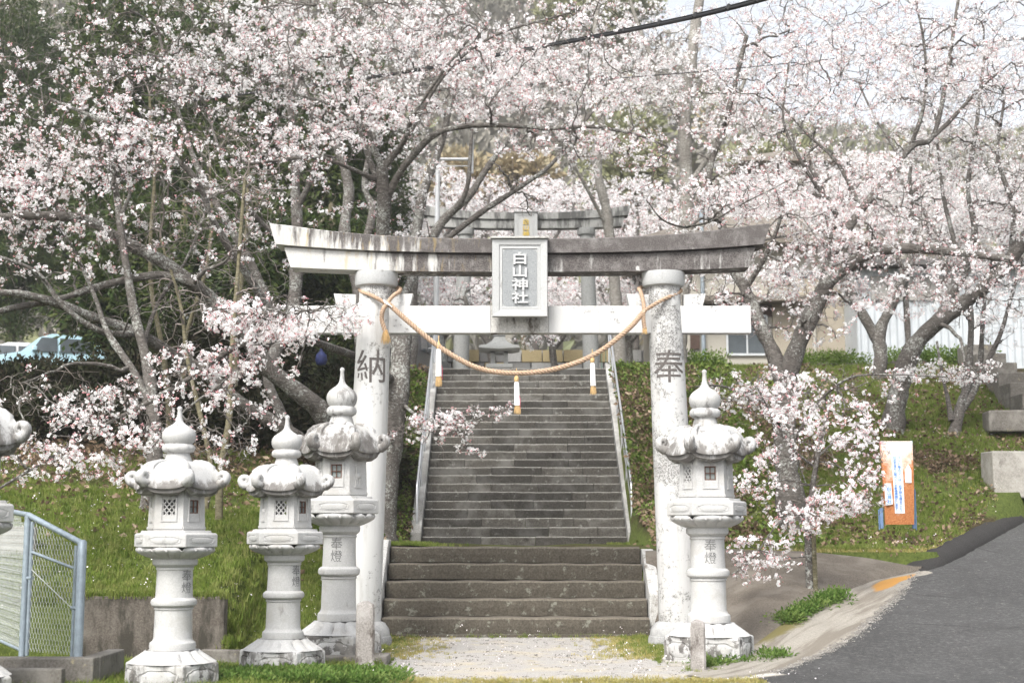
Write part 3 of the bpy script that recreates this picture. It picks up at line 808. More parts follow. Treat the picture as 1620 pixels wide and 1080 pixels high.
for sx, lab in ((-1, 'left'), (1, 'right')):
    m_ = MB(); x = sx*1.75
    m_.prism([(-0.12, -0.1), (-0.12, 0.22), (0.02, 0.30), (TREAD*NST-0.1, RISE*NST+0.13), (TREAD*NST+0.15, RISE*NST+0.13), (TREAD*NST+0.15, -0.1)], x-0.085, x+0.085, axis='Z', M4=Matrix(((0, 0, 1, 0), (1, 0, 0, 0), (0, 1, 0, 0), (0, 0, 0, 1))))
    m_.build('stringer', M['stringer'], up, bevel=0.01)
# precinct paving behind the top step
MB().box((0.2, 31.6, PL+0.015), (3.6, 6.0, 0.04)).build('precinct_path', M['concrete_pale'], kind='structure')

# handrails
for sx, lab in ((-1, 'steel handrail with upright posts on the left edge of the upper stairs'), (1, 'steel handrail with upright posts on the right edge of the upper stairs')):
    hr = empty('handrail', (0.20+sx*1.75, 23.2, 0.965), label=lab, cat='handrail', group='handrails of the upper stairs')
    def zs(y): return 0.22+RISE/TREAD*(y+0.05)+0.02
    sl = [(0, 0.12, 0.30), (0, 0.12, zs(0.12)+0.66)]
    rail = [(0, 0.12, 0.26), (0, 0.12, zs(0.12)+0.60), (0, 0.17, zs(0.15)+0.66), (0, 5.1, zs(5.1)+0.66), (0, 5.2, zs(5.15)+0.66), (0, 5.6, zs(5.15)+0.66)]
    MB().tube(rail, 0.021, 8).build('top_rail', M['steel'], hr, smooth=50)
    MB().tube([(0, 0.12, zs(0.12)+0.3), (0, 5.2, zs(5.2)+0.3)], 0.012, 6).build('mid_rail', M['steel'], hr, smooth=50)
    for i in range(5):
        y = 1.1+i*1.02
        MB().tube([(0, y, zs(y)-0.12), (0, y, zs(y)+0.66)], 0.018, 8).build('post', M['steel'], hr, smooth=50)
# ================================================================ FIRST TORII
def bend_text(txt, size, extrude, offset, fn, step=0.012, **kw):
    """cut the glyphs into narrow strips, then lay them on a curved surface with fn(x, y, z)"""
    V, Fc = text_mesh(txt, size, extrude, offset=offset, **kw)
    me = bpy.data.meshes.new('carved_letter'); me.from_pydata(V, [], Fc)
    bm = bmesh.new(); bm.from_mesh(me); bmesh.ops.remove_doubles(bm, verts=bm.verts, dist=1e-4)
    bmesh.ops.triangulate(bm, faces=bm.faces)
    x = -size*0.7
    while x < size*0.7:
        bmesh.ops.bisect_plane(bm, geom=bm.verts[:]+bm.edges[:]+bm.faces[:], plane_co=(x, 0, 0), plane_no=(1, 0, 0)); x += step
    for v in bm.verts: v.co = fn(*v.co)
    bm.to_mesh(me); bm.free(); return me
YZX = Matrix(((0, 0, 1, 0), (1, 0, 0, 0), (0, 1, 0, 0), (0, 0, 0, 1)))
def pillar_mesh(p0, p1, r0, r1, n=40, rings=30):
    m_ = MB(); p0 = Vector(p0); p1 = Vector(p1); rg = []
    for i in range(rings+1):
        t = i/rings; c = p0.lerp(p1, t); r_ = r0+(r1-r0)*t
        r_ *= 1+0.012*math.sin(PI*t)
        rg.append([(c.x+r_*math.cos(2*PI*j/n), c.y+r_*math.sin(2*PI*j/n), c.z) for j in range(n)])
    return m_.ring_stack(rg)
def beam(xs, zt, zb, y0, y1, endslant=0.0, zoff=None):
    """a beam along X from lists of x and functions for its top and bottom"""
    m_ = MB(); rg = []
    for i, x in enumerate(xs):
        a, b_ = zt(x), zb(x)
        rg.append([(x, y0, b_), (x, y0, a-0.012), (x, y0+0.02, a), (x, y1-0.02, a), (x, y1, a-0.012), (x, y1, b_)])
    # slant the two ends so the top runs further out than the bottom
    def sl(ring, d): 
        zb_ = ring[0][2]; zt_ = ring[2][2]
        return [(p[0]+d*(p[2]-zb_)/(zt_-zb_), p[1], p[2]) for p in ring]
    rg[0] = sl(rg[0], -endslant); rg[-1] = sl(rg[-1], endslant)
    return m_.ring_stack(rg)
TY = 15.4
TCX = 0.085
def torii(name, origin, s, label, mats, detail=True):
    """origin = ground point between the pillars; s = scale"""
    t = empty(name, origin, label=label, cat='torii gate')
    zc = [3.86, 4.00, 4.20, 4.36]     # cap bottom, lintel bottom, joint, top
    L = 2.70
    cur = lambda x: 0.100*abs(x/L)**2.6
    for sx in (-1, 1):
        pl = pillar_mesh((sx*1.70, 0, 0.16), (sx*1.575, 0, zc[1]), 0.215, 0.176).build('pillar', mats['pl'] if sx < 0 else mats['pr'], t, smooth=40)
        if detail:
            ch = '納' if sx < 0 else '奉'
            zz = 2.965; f_ = (zz-0.16)/(zc[1]-0.16); Rr = 0.215+(0.176-0.215)*f_; Rr *= 1+0.012*math.sin(PI*f_); xc = sx*(1.70-0.125*f_)
            # raised letters follow the round shaft, dark colour stands in for carved shade
            me = bend_text(ch, 0.385, 0.012, 0.0, lambda x, y, z: (xc+math.sin(x/Rr)*(Rr+0.004-max(0, y)), -math.cos(x/Rr)*(Rr+0.004-max(0, y)), z+zz)); me.materials.append(M['carve']); link('carved_letter', me, pl)
        MB().lathe([(0.17, zc[0]-0.015), (0.222, zc[0]), (0.236, zc[0]+0.03), (0.236, zc[0]+0.15), (0.22, zc[1]-0.002), (0.15, zc[1]-0.002)], 32, (sx*1.576, 0, 0)).build('capital', mats['cap'], t, smooth=35)
        MB().lathe([(0.34, -0.05), (0.345, 0.06), (0.335, 0.10), (0.325, 0.105), (0.315, 0.17), (0.27, 0.235), (0.225, 0.255), (0.1, 0.255)], 32, (sx*1.705, 0, 0)).build('pedestal', M['grey_stone'] if detail else mats['cap'], t, smooth=40)
    xs = np.linspace(-L+0.10, L-0.10, 41)
    beam([x for x in np.linspace(-2.50, 2.50, 41)], lambda x: zc[2]+cur(x)-0.002, lambda x: zc[1]+cur(x)*0.62, -0.15, 0.15, 0.075).build('lower_lintel', mats['lin'], t, smooth=30)
    beam([x for x in np.linspace(-2.66, 2.66, 41)], lambda x: zc[3]+cur(x)*1.75, lambda x: zc[2]+cur(x)+0.002, -0.20, 0.20, 0.07).build('upper_lintel', mats['lin'], t, smooth=30)
    # tie beam: two white lengths and a weathered middle
    for a, b_, mt in ((-2.52, -0.315, mats['nuki']), (-0.315, 0.315, mats['mid']), (0.315, 2.52, mats['nuki'])):
        MB().box(((a+b_)/2, 0, 3.487), (b_-a-0.002, 0.155 if mt is not mats['mid'] else 0.150, 0.300)).build('tie_beam', mt, t, bevel=0.006)
    for sx in (-1, 1):
        for q in (-1, 1):
            x0 = sx*1.60+q*0.19; x1 = sx*1.60+q*0.40; e = q*0.035
            MB().prism([(x0, 3.640), (x1, 3.640), (x1+e, 3.775), (x0, 3.765)], -0.06, 0.06).build('wedge', mats['nuki'], t, bevel=0.004)
    MB().box((0, 0.02, 3.82), (0.30, 0.14, 0.352)).build('strut', mats['mid'], t)
    # plaque
    pq = empty('plaque'); pq.parent = t
    # (an Empty would be an extra level: the plaque frame is the part, its field and letters are sub-parts)
    bpy.data.objects.remove(pq)
    W, H = 0.60, 0.845
    pz = 3.91
    fr = MB()
    fr.box((0, 0, 0), (W, 0.10, H))
    frm = fr.build('plaque', mats['plaque'], t, bevel=0.008); frm.location = (0, -0.245, pz); frm.rotation_euler = (R(4), 0, 0)
    # raised rim made of four mitred mouldings
    fm = MB(); o = 0.5
    def rim(w0, h0, w1, h1, y0, y1, ca=0.0):
        a = [(-w0, -h0), (w0, -h0), (w0, h0), (-w0, h0)]; b2 = [(-w1, -h1), (w1, -h1), (w1, h1), (-w1, h1)]
        vs = [(x, y0, z) for x, z in a]+[(x, y1, z) for x, z in b2]
        fm.add(vs, [(i, (i+1) % 4, (i+1) % 4+4, i+4) for i in range(4)])
    w, h = W/2, H/2
    rim(w, h, w-0.008, h-0.008, -0.05, -0.078); rim(w-0.008, h-0.008, w-0.075, h-0.065, -0.078, -0.070)
    rim(w-0.075, h-0.065, w-0.082, h-0.072, -0.070, -0.056); rim(w-0.082, h-0.072, w-0.108, h-0.105, -0.056, -0.060); rim(w-0.108, h-0.105, w-0.115, h-0.112, -0.060, -0.0505)
    fm.build('frame_moulding', mats['plaque'], frm)
    cw, chh, c = w-0.116, h-0.113, 0.03
    MB().prism([(-cw+c, -chh), (cw-c, -chh), (cw, -chh+c), (cw, chh-c), (cw-c, chh), (-cw+c, chh), (-cw, chh-c), (-cw, -chh+c)], -0.0545, -0.050).build('stippled_field', M['plaque_field'] if detail else mats['plaque'], frm)
    MB().box((0, -0.02, h+0.012), (W+0.03, 0.17, 0.022)).build('top_ledge', mats['ledge'], frm, bevel=0.004)
    text_obj('lettering', '白山神社', 0.138, 0.012, mats['let'], frm, (0, -0.066, 0.0), vertical=True, spacing=1.02, offset=0.0035).scale = (1.32, 1, 1)
    t.scale = (s, s, s) if detail else (0.99, 1.0, 1.13)
    return t
def TM(a): return dict(pl=M['pillar_l'], pr=M['pillar_r'], cap=M['plaque'], lin=M['lintel'], nuki=M['torii_white'], mid=M['nuki_mid'], plaque=M['plaque'], let=M['plaque_letter'], ledge=M['nuki_mid'])
front = torii('torii_gate', (TCX, TY, 0), 1.0, 'large stone torii gate in front with dark stained lintel and straw rope between its pillars', TM(0))
M['far_stone'] = stone_mat('grey far torii stone', (0.33, 0.335, 0.325), (0.25, 0.255, 0.245), None, 30, 0.15, (0.2, 0.2, 0.19), 3)
M['far_lintel'] = stone_mat('streaked far lintel', (0.36, 0.36, 0.34), (0.26, 0.26, 0.25), None, 40, 0.75, (0.10, 0.10, 0.095), 3.0, (1.0, 1, 0.2))
M['gold'] = plain_mat('faded gold letters', (0.62, 0.46, 0.12), 0.6, 0.1, 0.1, 20)
fm_ = dict(pl=M['far_stone'], pr=M['far_stone'], cap=M['far_stone'], lin=M['far_lintel'], nuki=M['far_stone'], mid=M['far_stone'], plaque=M['plaque'], let=M['gold'], ledge=M['far_stone'])
back = torii('torii_gate', (P(832, 500, 36.0).x, 36.0, PL), 1.13, 'grey stone torii with gold lettered plaque standing beyond the top of the stairs', fm_, detail=False)

# ---------------------------------------------------------------- straw rope
def smooth_path(pts, n):
    pts = [Vector(p) for p in pts]; out = []
    ext = [pts[0]*2-pts[1]]+pts+[pts[-1]*2-pts[-2]]
    seg = len(pts)-1
    for i in range(n+1):
        t = i/n*seg; k = min(int(t), seg-1); u = t-k
        a, b_, c, d = ext[k:k+4]
        out.append(0.5*((2*b_)+(c-a)*u+(2*a-5*b_+4*c-d)*u*u+(3*b_-a-3*c+d)*u**3))
    return out
def rope(name, pts, rad, parent, pitch=0.11, mat=None, **kw):
    L = sum((Vector(pts[i+1])-Vector(pts[i])).length for i in range(len(pts)-1))
    n = max(10, int(L/pitch*9)); c = smooth_path(pts, n)
    m_ = MB(); prev = None; fr = []
    for i, p in enumerate(c):
        t = (c[min(i+1, n)]-c[max(i-1, 0)]).normalized()
        u = t.cross(Vector((0, 1, 0.01))) if prev is None else prev-t*prev.dot(t)
        u.normalize(); prev = u; fr.append((u, t.cross(u)))
    for s_ in range(3):
        pt = []
        for i, p in enumerate(c):
            a = 2*PI*(s_/3+i/n*L/pitch); u, w = fr[i]
            pt.append(p+(u*math.cos(a)+w*math.sin(a))*rad*0.60)
        m_.tube(pt, rad*0.52, 7)
    # straw ends sticking out
    rn = random.Random(len(pts))
    for i in range(int(L*40)):
        k = rn.randrange(n); d = Vector((rn.uniform(-1, 1), rn.uniform(-1, 1), rn.uniform(-1, 1))).normalized()
        p = c[k]+d*rad*0.8; m_.tube([p, p+d*rn.uniform(0.01, 0.035)], [0.0012, 0.0005], 3, cap=False)
    return m_.build(name, mat or M['rope'], parent, smooth=60, **kw)
rp = empty('straw_rope', (TCX, TY-0.27, 3.3), label='twisted tan straw rope hanging in a curve between the two front gate pillars', cat='rope')
def Q(px, py, Y=TY-0.28): return P(px, py, Y)-Vector(rp.location)
rope('rope_span', [Q(612, 478, TY-0.24), Q(650, 512, TY-0.27), Q(700, 552), Q(757, 582), Q(817, 590), Q(880, 583), Q(940, 561), Q(990, 524, TY-0.27), Q(1018, 494, TY-0.25)], 0.027, rp)
cxl, cxr = P(602, 470, TY).x-rp.location.x, P(1043, 470, TY).x-rp.location.x
def loop(cx, za, zb, r_=0.215):
    pts = []
    for i in range(25):
        a = -PI/2+2*PI*i/24
        pts.append(Vector((cx+r_*math.cos(a), 0.27+r_*math.sin(a), za+(zb-za)*(0.5+0.5*math.cos(a)))))
    return pts
zl = Q(573, 462).z
rope('pillar_loop', [Q(612, 481, TY-0.235), Q(590, 468, TY-0.22), Q(573, 461, TY-0.10), Q(572, 456, TY+0.08), Q(600, 452, TY+0.22), Q(630, 455, TY+0.08), Q(632, 461, TY-0.10), Q(622, 468, TY-0.20), Q(612, 480, TY-0.245)], 0.021, rp)
rope('pillar_loop', [Q(1018, 492, TY-0.24), Q(1045, 476, TY-0.23), Q(1073, 463, TY-0.08), Q(1074, 458, TY+0.08), Q(1045, 452, TY+0.22), Q(1013, 455, TY+0.05), Q(1014, 462, TY-0.1), Q(1018, 478, TY-0.2), Q(1019, 494, TY-0.25)], 0.021, rp)
rope('hanging_end', [Q(613, 480, TY-0.26), Q(606, 490, TY-0.27), Q(604, 505, TY-0.24), Q(610, 525, TY-0.23)], 0.024, rp, 0.08)
rope('hanging_end', [Q(1018, 492, TY-0.26), Q(1018, 505, TY-0.25), Q(1020, 520, TY-0.24)], 0.022, rp, 0.08)
def fray(p, r0, r1, L, n, seed):
    m_ = MB(); rn = random.Random(seed)
    for i in range(n):
        a = rn.uniform(0, 2*PI); q = rn.random()**0.5
        d0 = Vector((math.cos(a), math.sin(a), 0))*r0*q; d1 = Vector((math.cos(a), math.sin(a), 0))*r1*q*rn.uniform(0.7, 1.3)
        l_ = L*rn.uniform(0.75, 1.05)
        m_.tube([p+d0, p+d0.lerp(d1, 0.5)+Vector((0, 0, -l_*0.5)), p+d1+Vector((0, 0, -l_))], [0.003, 0.0028, 0.0012], 3, cap=False)
    return m_
fray(Q(610, 522, TY-0.235), 0.02, 0.055, 0.15, 90, 1).build('frayed_end', M['straw'], rp)
fray(Q(1020, 517, TY-0.24), 0.018, 0.03, 0.08, 60, 2).build('frayed_end', M['straw'], rp)
m_ = MB()
for k in range(3): m_.tube([Q(606+k, 474+k*2, TY-0.285), Q(613, 479+k, TY-0.295), Q(620-k, 486-k, TY-0.28)], 0.006, 6)
m_.build('paper_cord', M['paper'], rp)

# tassels hanging from the rope
for (px, py, py2, rr, lab) in ((694, 545, 611, 0.034, 'white paper sleeved straw tassel hanging nearest the left pillar'), (817, 597, 655, 0.032, 'white paper sleeved straw tassel hanging from the lowest middle of the rope'), (937, 567, 624, 0.030, 'white paper sleeved straw tassel hanging nearest the right pillar')):
    a = P(px, py, TY-0.28); b_ = P(px+2 if px != 694 else px, py2, TY-0.28); H = a.z-b_.z
    t = empty('paper_tassel', a, label=lab, cat='tassel', group='tassels on the straw rope')
    MB().lathe([(0.004, 0.05), (0.010, 0.02), (0.024, 0.0), (0.027, -0.02), (0.020, -0.045), (0.012, -0.055)], 12).build('straw_knob', M['straw'], t, smooth=60)
    MB().tube([(0, 0, 0.10), (0, 0, 0.01)], 0.005, 6).build('hanging_cord', M['straw'], t)
    lean = Vector((b_.x-a.x, 0, 0))
    m2 = MB().lathe([(0.016, -0.045), (rr*0.82, -0.06), (rr*0.95, -H*0.5), (rr, -H*0.76), (rr*0.8, -H*0.76+0.004)], 12)
    m2.v = [(x+(-z/H)*lean.x, y, z) for x, y, z in m2.v]
    m2.build('paper_sleeve', M['paper'], t, smooth=50)
    f_ = fray(Vector((lean.x*0.74, 0, -H*0.72)), rr*0.75, rr*1.0, H*0.28, 90, px); f_.build('straw_fringe', M['straw'], t)
    if px != 937:
        MB().tube([(rr, -0.02, -H*0.5), (rr+0.012, -0.02, -H*0.62), (rr+0.006, -0.02, -H*0.78), (rr+0.010, -0.02, -H*0.84)], 0.0022, 5).build('red_thread', plain_mat('red thread', (0.55, 0.05, 0.12), 0.8), t)

# ================================================================ STONE LANTERNS
def hexp(r_, z, ph=0.0, n=6): return [(r_*math.cos(PI/3*j+ph), r_*math.sin(PI/3*j+ph), z) for j in range(n)]
def cloud_poly(w, h, n=40, lob=4):
    """outline of the scalloped oval cartouche"""
    pts = []
    for i in range(n):
        a = 2*PI*i/n
        x = math.copysign(abs(math.cos(a))**0.7, math.cos(a))*w/2; z = math.copysign(abs(math.sin(a))**0.8, math.sin(a))*h/2
        k = 1+0.09*abs(math.sin(a*lob))*(1 if math.sin(a) > 0 else 0.4)-0.05
        pts.append((x*k, z*k))
    return pts
def cartouche(m_, w, h, M4, prot=0.012):
    out = cloud_poly(w, h); n = len(out)
    def rg(f, y): return [(x*f, y, z*f) for x, z in out]
    levels = [rg(1.06, 0.012), rg(1.04, -0.004), rg(0.97, -0.002), rg(0.92, 0.008), rg(0.86, -0.004), rg(0.6, -prot), rg(0.2, -prot*1.15)]
    vs = [p for L_ in levels for p in L_]
    fs = []
    for i in range(len(levels)-1):
        for j in range(n):
            fs.append((i*n+j, i*n+(j+1) % n, (i+1)*n+(j+1) % n, (i+1)*n+j))
    fs.append(tuple((len(levels)-1)*n+j for j in range(n)))
    m_.add(vs, fs, M4)
def face_M(k, r_, z, tilt=0.0):
    """frame of hexagon face k, outward = -Y of the local frame; face k's middle is at angle k*60-90"""
    a = R(60*k)
    return Matrix.Rotation(a, 4, 'Z') @ Matrix.Translation((0, -r_*math.cos(PI/6), z)) @ Matrix.Rotation(tilt, 4, 'X')
def carved_lotus(r0, r1, z0, z1, npet, flip=False, n=96, rings=9, top=False):
    """ring of carved petals bulging between (r0,z0) and (r1,z1)"""
    m_ = MB(); rg = []
    for i in range(rings+1):
        t = i/rings; ring = []
        for j in range(n):
            a = 2*PI*j/n; c = abs(math.cos(a*npet/2)); 
            pet = c**0.45
            base = r0+(r1-r0)*(math.sin(t*PI/2) if not flip else 1-math.cos(t*PI/2))
            r_ = base*(1-0.13*(1-pet)*max(0, math.sin(min(1, t*1.25)*PI))**0.6)+0.030*math.sin(t*PI)*pet
            z = z0+(z1-z0)*t
            if not flip: z -= 0.034*(1-pet)*t*(1 if z1 > z0 else -1)
            ring.append((r_*math.cos(a), r_*math.sin(a), z))
        rg.append(ring)
    return m_.ring_stack(rg)
def make_lantern(loc, rz, s, sz, label, roof_mat, name='stone_lantern', text_face=0, full=True):
    t = empty(name, loc, rz, label=label, cat='stone lantern', group='stone lanterns of the approach')
    W = M['lan']
    PH = -PI/2+PI/6     # a flat face looks along -Y
    # base block with carved cartouches
    m_ = MB().ring_stack([hexp(0.415, -0.03, PH), hexp(0.425, 0.02, PH), hexp(0.420, 0.235, PH), hexp(0.405, 0.25, PH)])
    b = m_.build('base', M['lan_base'], t, bevel=0.01)
    c = MB()
    for k in range(6): cartouche(c, 0.33, 0.15, face_M(k, 0.4245, 0.125), 0.010)
    c.build('base_cartouche', M['lan_base'], b, smooth=50)
    carved_lotus(0.385, 0.235, 0.25, 0.365, 14, flip=False).build('lotus_base', M['lan'], t, smooth=60)
    # shaft
    prof = [(0.14, 0.36), (0.198, 0.365), (0.203, 0.40), (0.198, 0.432), (0.176, 0.452), (0.168, 0.475), (0.165, 0.60), (0.162, 0.745), (0.171, 0.750), (0.171, 0.766), (0.163, 0.770),
            (0.178, 0.775), (0.197, 0.792), (0.202, 0.815), (0.197, 0.838), (0.178, 0.855), (0.163, 0.860), (0.158, 0.98), (0.157, 1.125), (0.165, 1.130), (0.166, 1.146), (0.158, 1.150), (0.170, 1.160), (0.195, 1.180), (0.199, 1.215), (0.190, 1.240), (0.15, 1.245)]
    sh = MB().lathe(prof, 40).build('shaft', W, t, smooth=35)
    a = R(60*text_face)
    Rr = 0.1595
    me = bend_text('奉燈', 0.120, 0.003, 0.0, lambda x, y, z: Matrix.Rotation(a, 3, 'Z') @ Vector((math.sin(x/Rr)*(Rr+0.0012-max(0, y)), -math.cos(x/Rr)*(Rr+0.0012-max(0, y)), z+1.016)), 0.010, vertical=True, spacing=0.98)
    me.materials.append(M['ink']); link('lettering', me, sh)
    # platform
    carved_lotus(0.205, 0.335, 1.235, 1.345, 16).build('lotus_cup', M['lan'], t, smooth=60)
    pf = MB().ring_stack([hexp(0.365, 1.345, PH), hexp(0.378, 1.35, PH), hexp(0.378, 1.468, PH), hexp(0.36, 1.480, PH), hexp(0.325, 1.482, PH), hexp(0.318, 1.505, PH), hexp(0.20, 1.506, PH)]).build('platform', W, t, bevel=0.006)
    c = MB()
    for k in range(6): cartouche(c, 0.285, 0.068, face_M(k, 0.3782, 1.410), 0.007)
    c.build('platform_cartouche', W, pf, smooth=50)
    # fire box: six walls with real openings
    fb = MB(); rb, rt = 0.262, 0.247; z0, z1 = 1.506, 1.90
    inner = 0.20
    def wall(k, op):
        """op = (halfwidth, zlow, zhigh) opening"""
        Mk = Matrix.Rotation(R(60*k), 4, 'Z')
        def fw(z, r_=None): 
            r_ = rb+(rt-rb)*(z-z0)/(z1-z0) if r_ is None else r_
            return -r_*math.cos(PI/6), r_/2
        zs = [z0, op[1], op[2], z1]
        vs = []
        for lay in (0, 1):
            for z in zs:
                y, hw = fw(z) if lay == 0 else fw(z, inner)
                xs_ = [-hw, -op[0], op[0], hw]
                for x in xs_: vs.append((x, y, z))
        fs = []
        for i in range(3):
            for j in range(3):
                if i == 1 and j == 1: continue
                q = i*4+j; fs.append((q, q+1, q+5, q+4)); fs.append((q+16, q+20, q+21, q+17))
        for (a_, b_) in ((5, 6), (6, 10), (10, 9), (9, 5)): fs.append((a_, b_, b_+16, a_+16))
        fb.add(vs, fs, Mk)
    wall(0, (0.052, 1.67, 1.80)); wall(5, (0.052, 1.655, 1.805)); wall(1, (0.001, 1.7, 1.71)); wall(2, (0.052, 1.67, 1.80)); wall(3, (0.052, 1.67, 1.80)); wall(4, (0.001, 1.7, 1.71))
    fb.add(hexp(0.25, z1, PH), [(0, 1, 2, 3, 4, 5)])
    box = fb.build('fire_box', W, t)
    fm = MB()
    for k in (0, 2, 3, 5):
        A = face_M(k, 0.2565, 1.70)
        for (cx, cz, w, h) in ((-0.068, 0.015, 0.012, 0.235), (0.068, 0.015, 0.012, 0.235), (0, 0.128, 0.148, 0.010), (0, -0.105, 0.148, 0.008)): fm.box((cx, -0.0035, cz), (w, 0.012, h), M4=A)
    for k in range(6):
        A = face_M(k, 0.264, 1.53); fm.box((0, 0, 0), (0.255, 0.012, 0.02), M4=A)
    fm.build('opening_frame', W, box)
    # lattice in face 5 and 2, timber window in face 0 and 3
    for k in (5, 2):
        lt = MB()
        A = face_M(k, 0.246, 1.73)
        lt.box((0, 0, 0.098), (0.11, 0.016, 0.012), M4=A).box((0, 0, -0.098), (0.11, 0.016, 0.012), M4=A)
        for s_ in (-1, 1):
            for q in (-1.5, -0.5, 0.5, 1.5):
                lt.box((q*0.036, 0.0, 0), (0.010, 0.014, 0.20), M4=A @ Matrix.Rotation(s_*R(38), 4, 'Y'))
        lt.build('stone_lattice', W, box)
    for k in (0, 3):
        wd = MB(); A = face_M(k, 0.243, 1.735)
        for (cx, cz, w, h) in ((0, 0.060, 0.106, 0.010), (0, -0.060, 0.106, 0.010), (-0.048, 0, 0.010, 0.125), (0.048, 0, 0.010, 0.125), (0, 0, 0.007, 0.12), (0, 0, 0.10, 0.007)): wd.box((cx, 0, cz), (w, 0.012, h), M4=A)
        wd.build('window_frame', plain_or('timber window'), box)
    gl = MB()
    for k in (0, 3): gl.box((0, 0.012, 0), (0.10, 0.003, 0.12), M4=face_M(k, 0.243, 1.735))
    gl.build('window_pane', plain_or('grey pane'), box)
    # deer relief on faces 1 and 4
    dr = MB()
    for k in (1, 4):
        A = face_M(k, 0.2585, 1.70)
        A = A
        dr.add([(x, y, z) for x, y, z in deer()[0]], deer()[1], A)
    dr.build('deer_relief', W, box, smooth=60)
    # roof: six sweeping fields with curled corners
    rf = MB(); n = 72; NR = 16; rg = []
    def roof_pt(t_, a):
        # t 0 = neck, 1 = eave ; a = angle, corner every 60 deg
        aa = (a-PH) % (PI/3); d = min(aa, PI/3-aa)/(PI/6)      # 0 at the corner, 1 mid face
        hexr = math.cos(PI/6)/math.cos((aa-PI/6))              # hex radius factor
        cor = (1-d)**2.2
        r_ = 0.118+(0.262*(0.62*hexr+0.38))*t_**0.68+0.022*cor*t_**3
        z = 2.180-0.205*t_**2.6-0.045*t_+0.045*cor*t_**4
        # shallow rib along each corner and hollow field between
        r_ += 0.022*math.exp(-(d/0.15)**2)*max(0, math.sin(PI*min(1, t_)))**0.5 - 0.006*math.sin(d*PI*0.5)*math.sin(PI*t_)
        z += 0.024*math.exp(-(d/0.15)**2)*t_**0.6
        return r_, z
    angs = [2*PI*j/n+PH for j in range(n)]
    for i in range(NR+1):
        t_ = i/NR
        rg.append([(lambda rz_: (rz_[0]*math.cos(a), rz_[0]*math.sin(a), rz_[1]))(roof_pt(t_, a)) for a in angs])
    # eave thickness and underside
    for (dr_, dz) in ((0.006, -0.012), (0.004, -0.030), (-0.026, -0.036), (-0.024, -0.070), (-0.060, -0.092), (-0.13, -0.098)):
        rg.append([(lambda rz_: ((rz_[0]+dr_)*math.cos(a), (rz_[0]+dr_)*math.sin(a), rz_[1]+dz-0.010*(((1-min((a-PH) % (PI/3), PI/3-(a-PH) % (PI/3))/(PI/6)))**2)))(roof_pt(1, a)) for a in angs])
    rg.append([(0.20*math.cos(a), 0.20*math.sin(a), 1.905) for a in angs])
    rf.ring_stack(rg)
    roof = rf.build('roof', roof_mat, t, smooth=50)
    # curled corner scrolls, a rolled bracken tip on every corner
    for k in range(6):
        a = PH+PI/3*k; m_ = MB(); dirv = Vector((math.cos(a), math.sin(a), 0))
        pts = []; rad = []
        r0, zz0 = roof_pt(1.0, a)
        for tq, qr in ((0.04, 0.018), (0.2, 0.021), (0.4, 0.024), (0.58, 0.028)):
            rr, zz = roof_pt(tq, a); pts.append(dirv*(rr-0.012)+Vector((0, 0, zz-0.004))); rad.append(qr)
        ctrl = [(r0-0.105, zz0-0.02, 0.040), (r0-0.05, zz0-0.040, 0.046), (r0-0.005, zz0-0.038, 0.047), (r0+0.030, zz0-0.014, 0.043)]
        for (rr, zz, q) in ctrl: pts.append(dirv*rr+Vector((0, 0, zz))); rad.append(q)
        c0 = Vector((0, 0, zz0+0.028))+dirv*(r0+0.004)
        for i in range(15):
            u = i/14; th = -0.6+u*5.4; q = 0.042*(1-0.62*u)
            pts.append(c0+dirv*q*math.cos(th)*1.0+Vector((0, 0, q*math.sin(th)))); rad.append(0.039-0.016*u)
        m_.tube(pts, rad, 10)
        side = Vector((-dirv.y, dirv.x, 0))
        m_.v = [tuple(Vector(v)+side*(Vector(v).dot(side)*0.25)) for v in m_.v]
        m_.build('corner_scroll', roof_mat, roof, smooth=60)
    # finial
    fin = [(0.09, 2.165), (0.122, 2.17), (0.120, 2.195), (0.104, 2.245), (0.100, 2.262), (0.118, 2.266), (0.138, 2.278), (0.148, 2.300), (0.146, 2.325), (0.134, 2.343), (0.126, 2.348), (0.118, 2.352), (0.136, 2.375), (0.149, 2.410), (0.150, 2.440),
           (0.143, 2.470), (0.122, 2.500), (0.090, 2.525), (0.060, 2.545), (0.040, 2.565), (0.028, 2.590), (0.023, 2.620), (0.020, 2.655), (0.019, 2.685), (0.024, 2.70), (0.022, 2.712), (0.012, 2.722), (0.004, 2.725)]
    def md(a, r_, z):
        if 2.268 < z < 2.35: r_ *= 1-0.05*(1-abs(math.cos(a*5))**0.5)
        return r_, z
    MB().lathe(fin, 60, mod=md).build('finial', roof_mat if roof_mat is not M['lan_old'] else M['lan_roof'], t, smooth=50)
    t.scale = (s, s, sz)
    return t
_pm = {}
def plain_or(k):
    if k not in _pm:
        _pm[k] = {'timber window': lambda: plain_mat('brown timber window', (0.15, 0.075, 0.05), 0.7, 0, 0.2, 30),
                  'grey pane': lambda: plain_mat('grey frosted pane', (0.27, 0.30, 0.29), 0.35, 0, 0.05, 8)}[k]()
    return _pm[k]
_deer = None
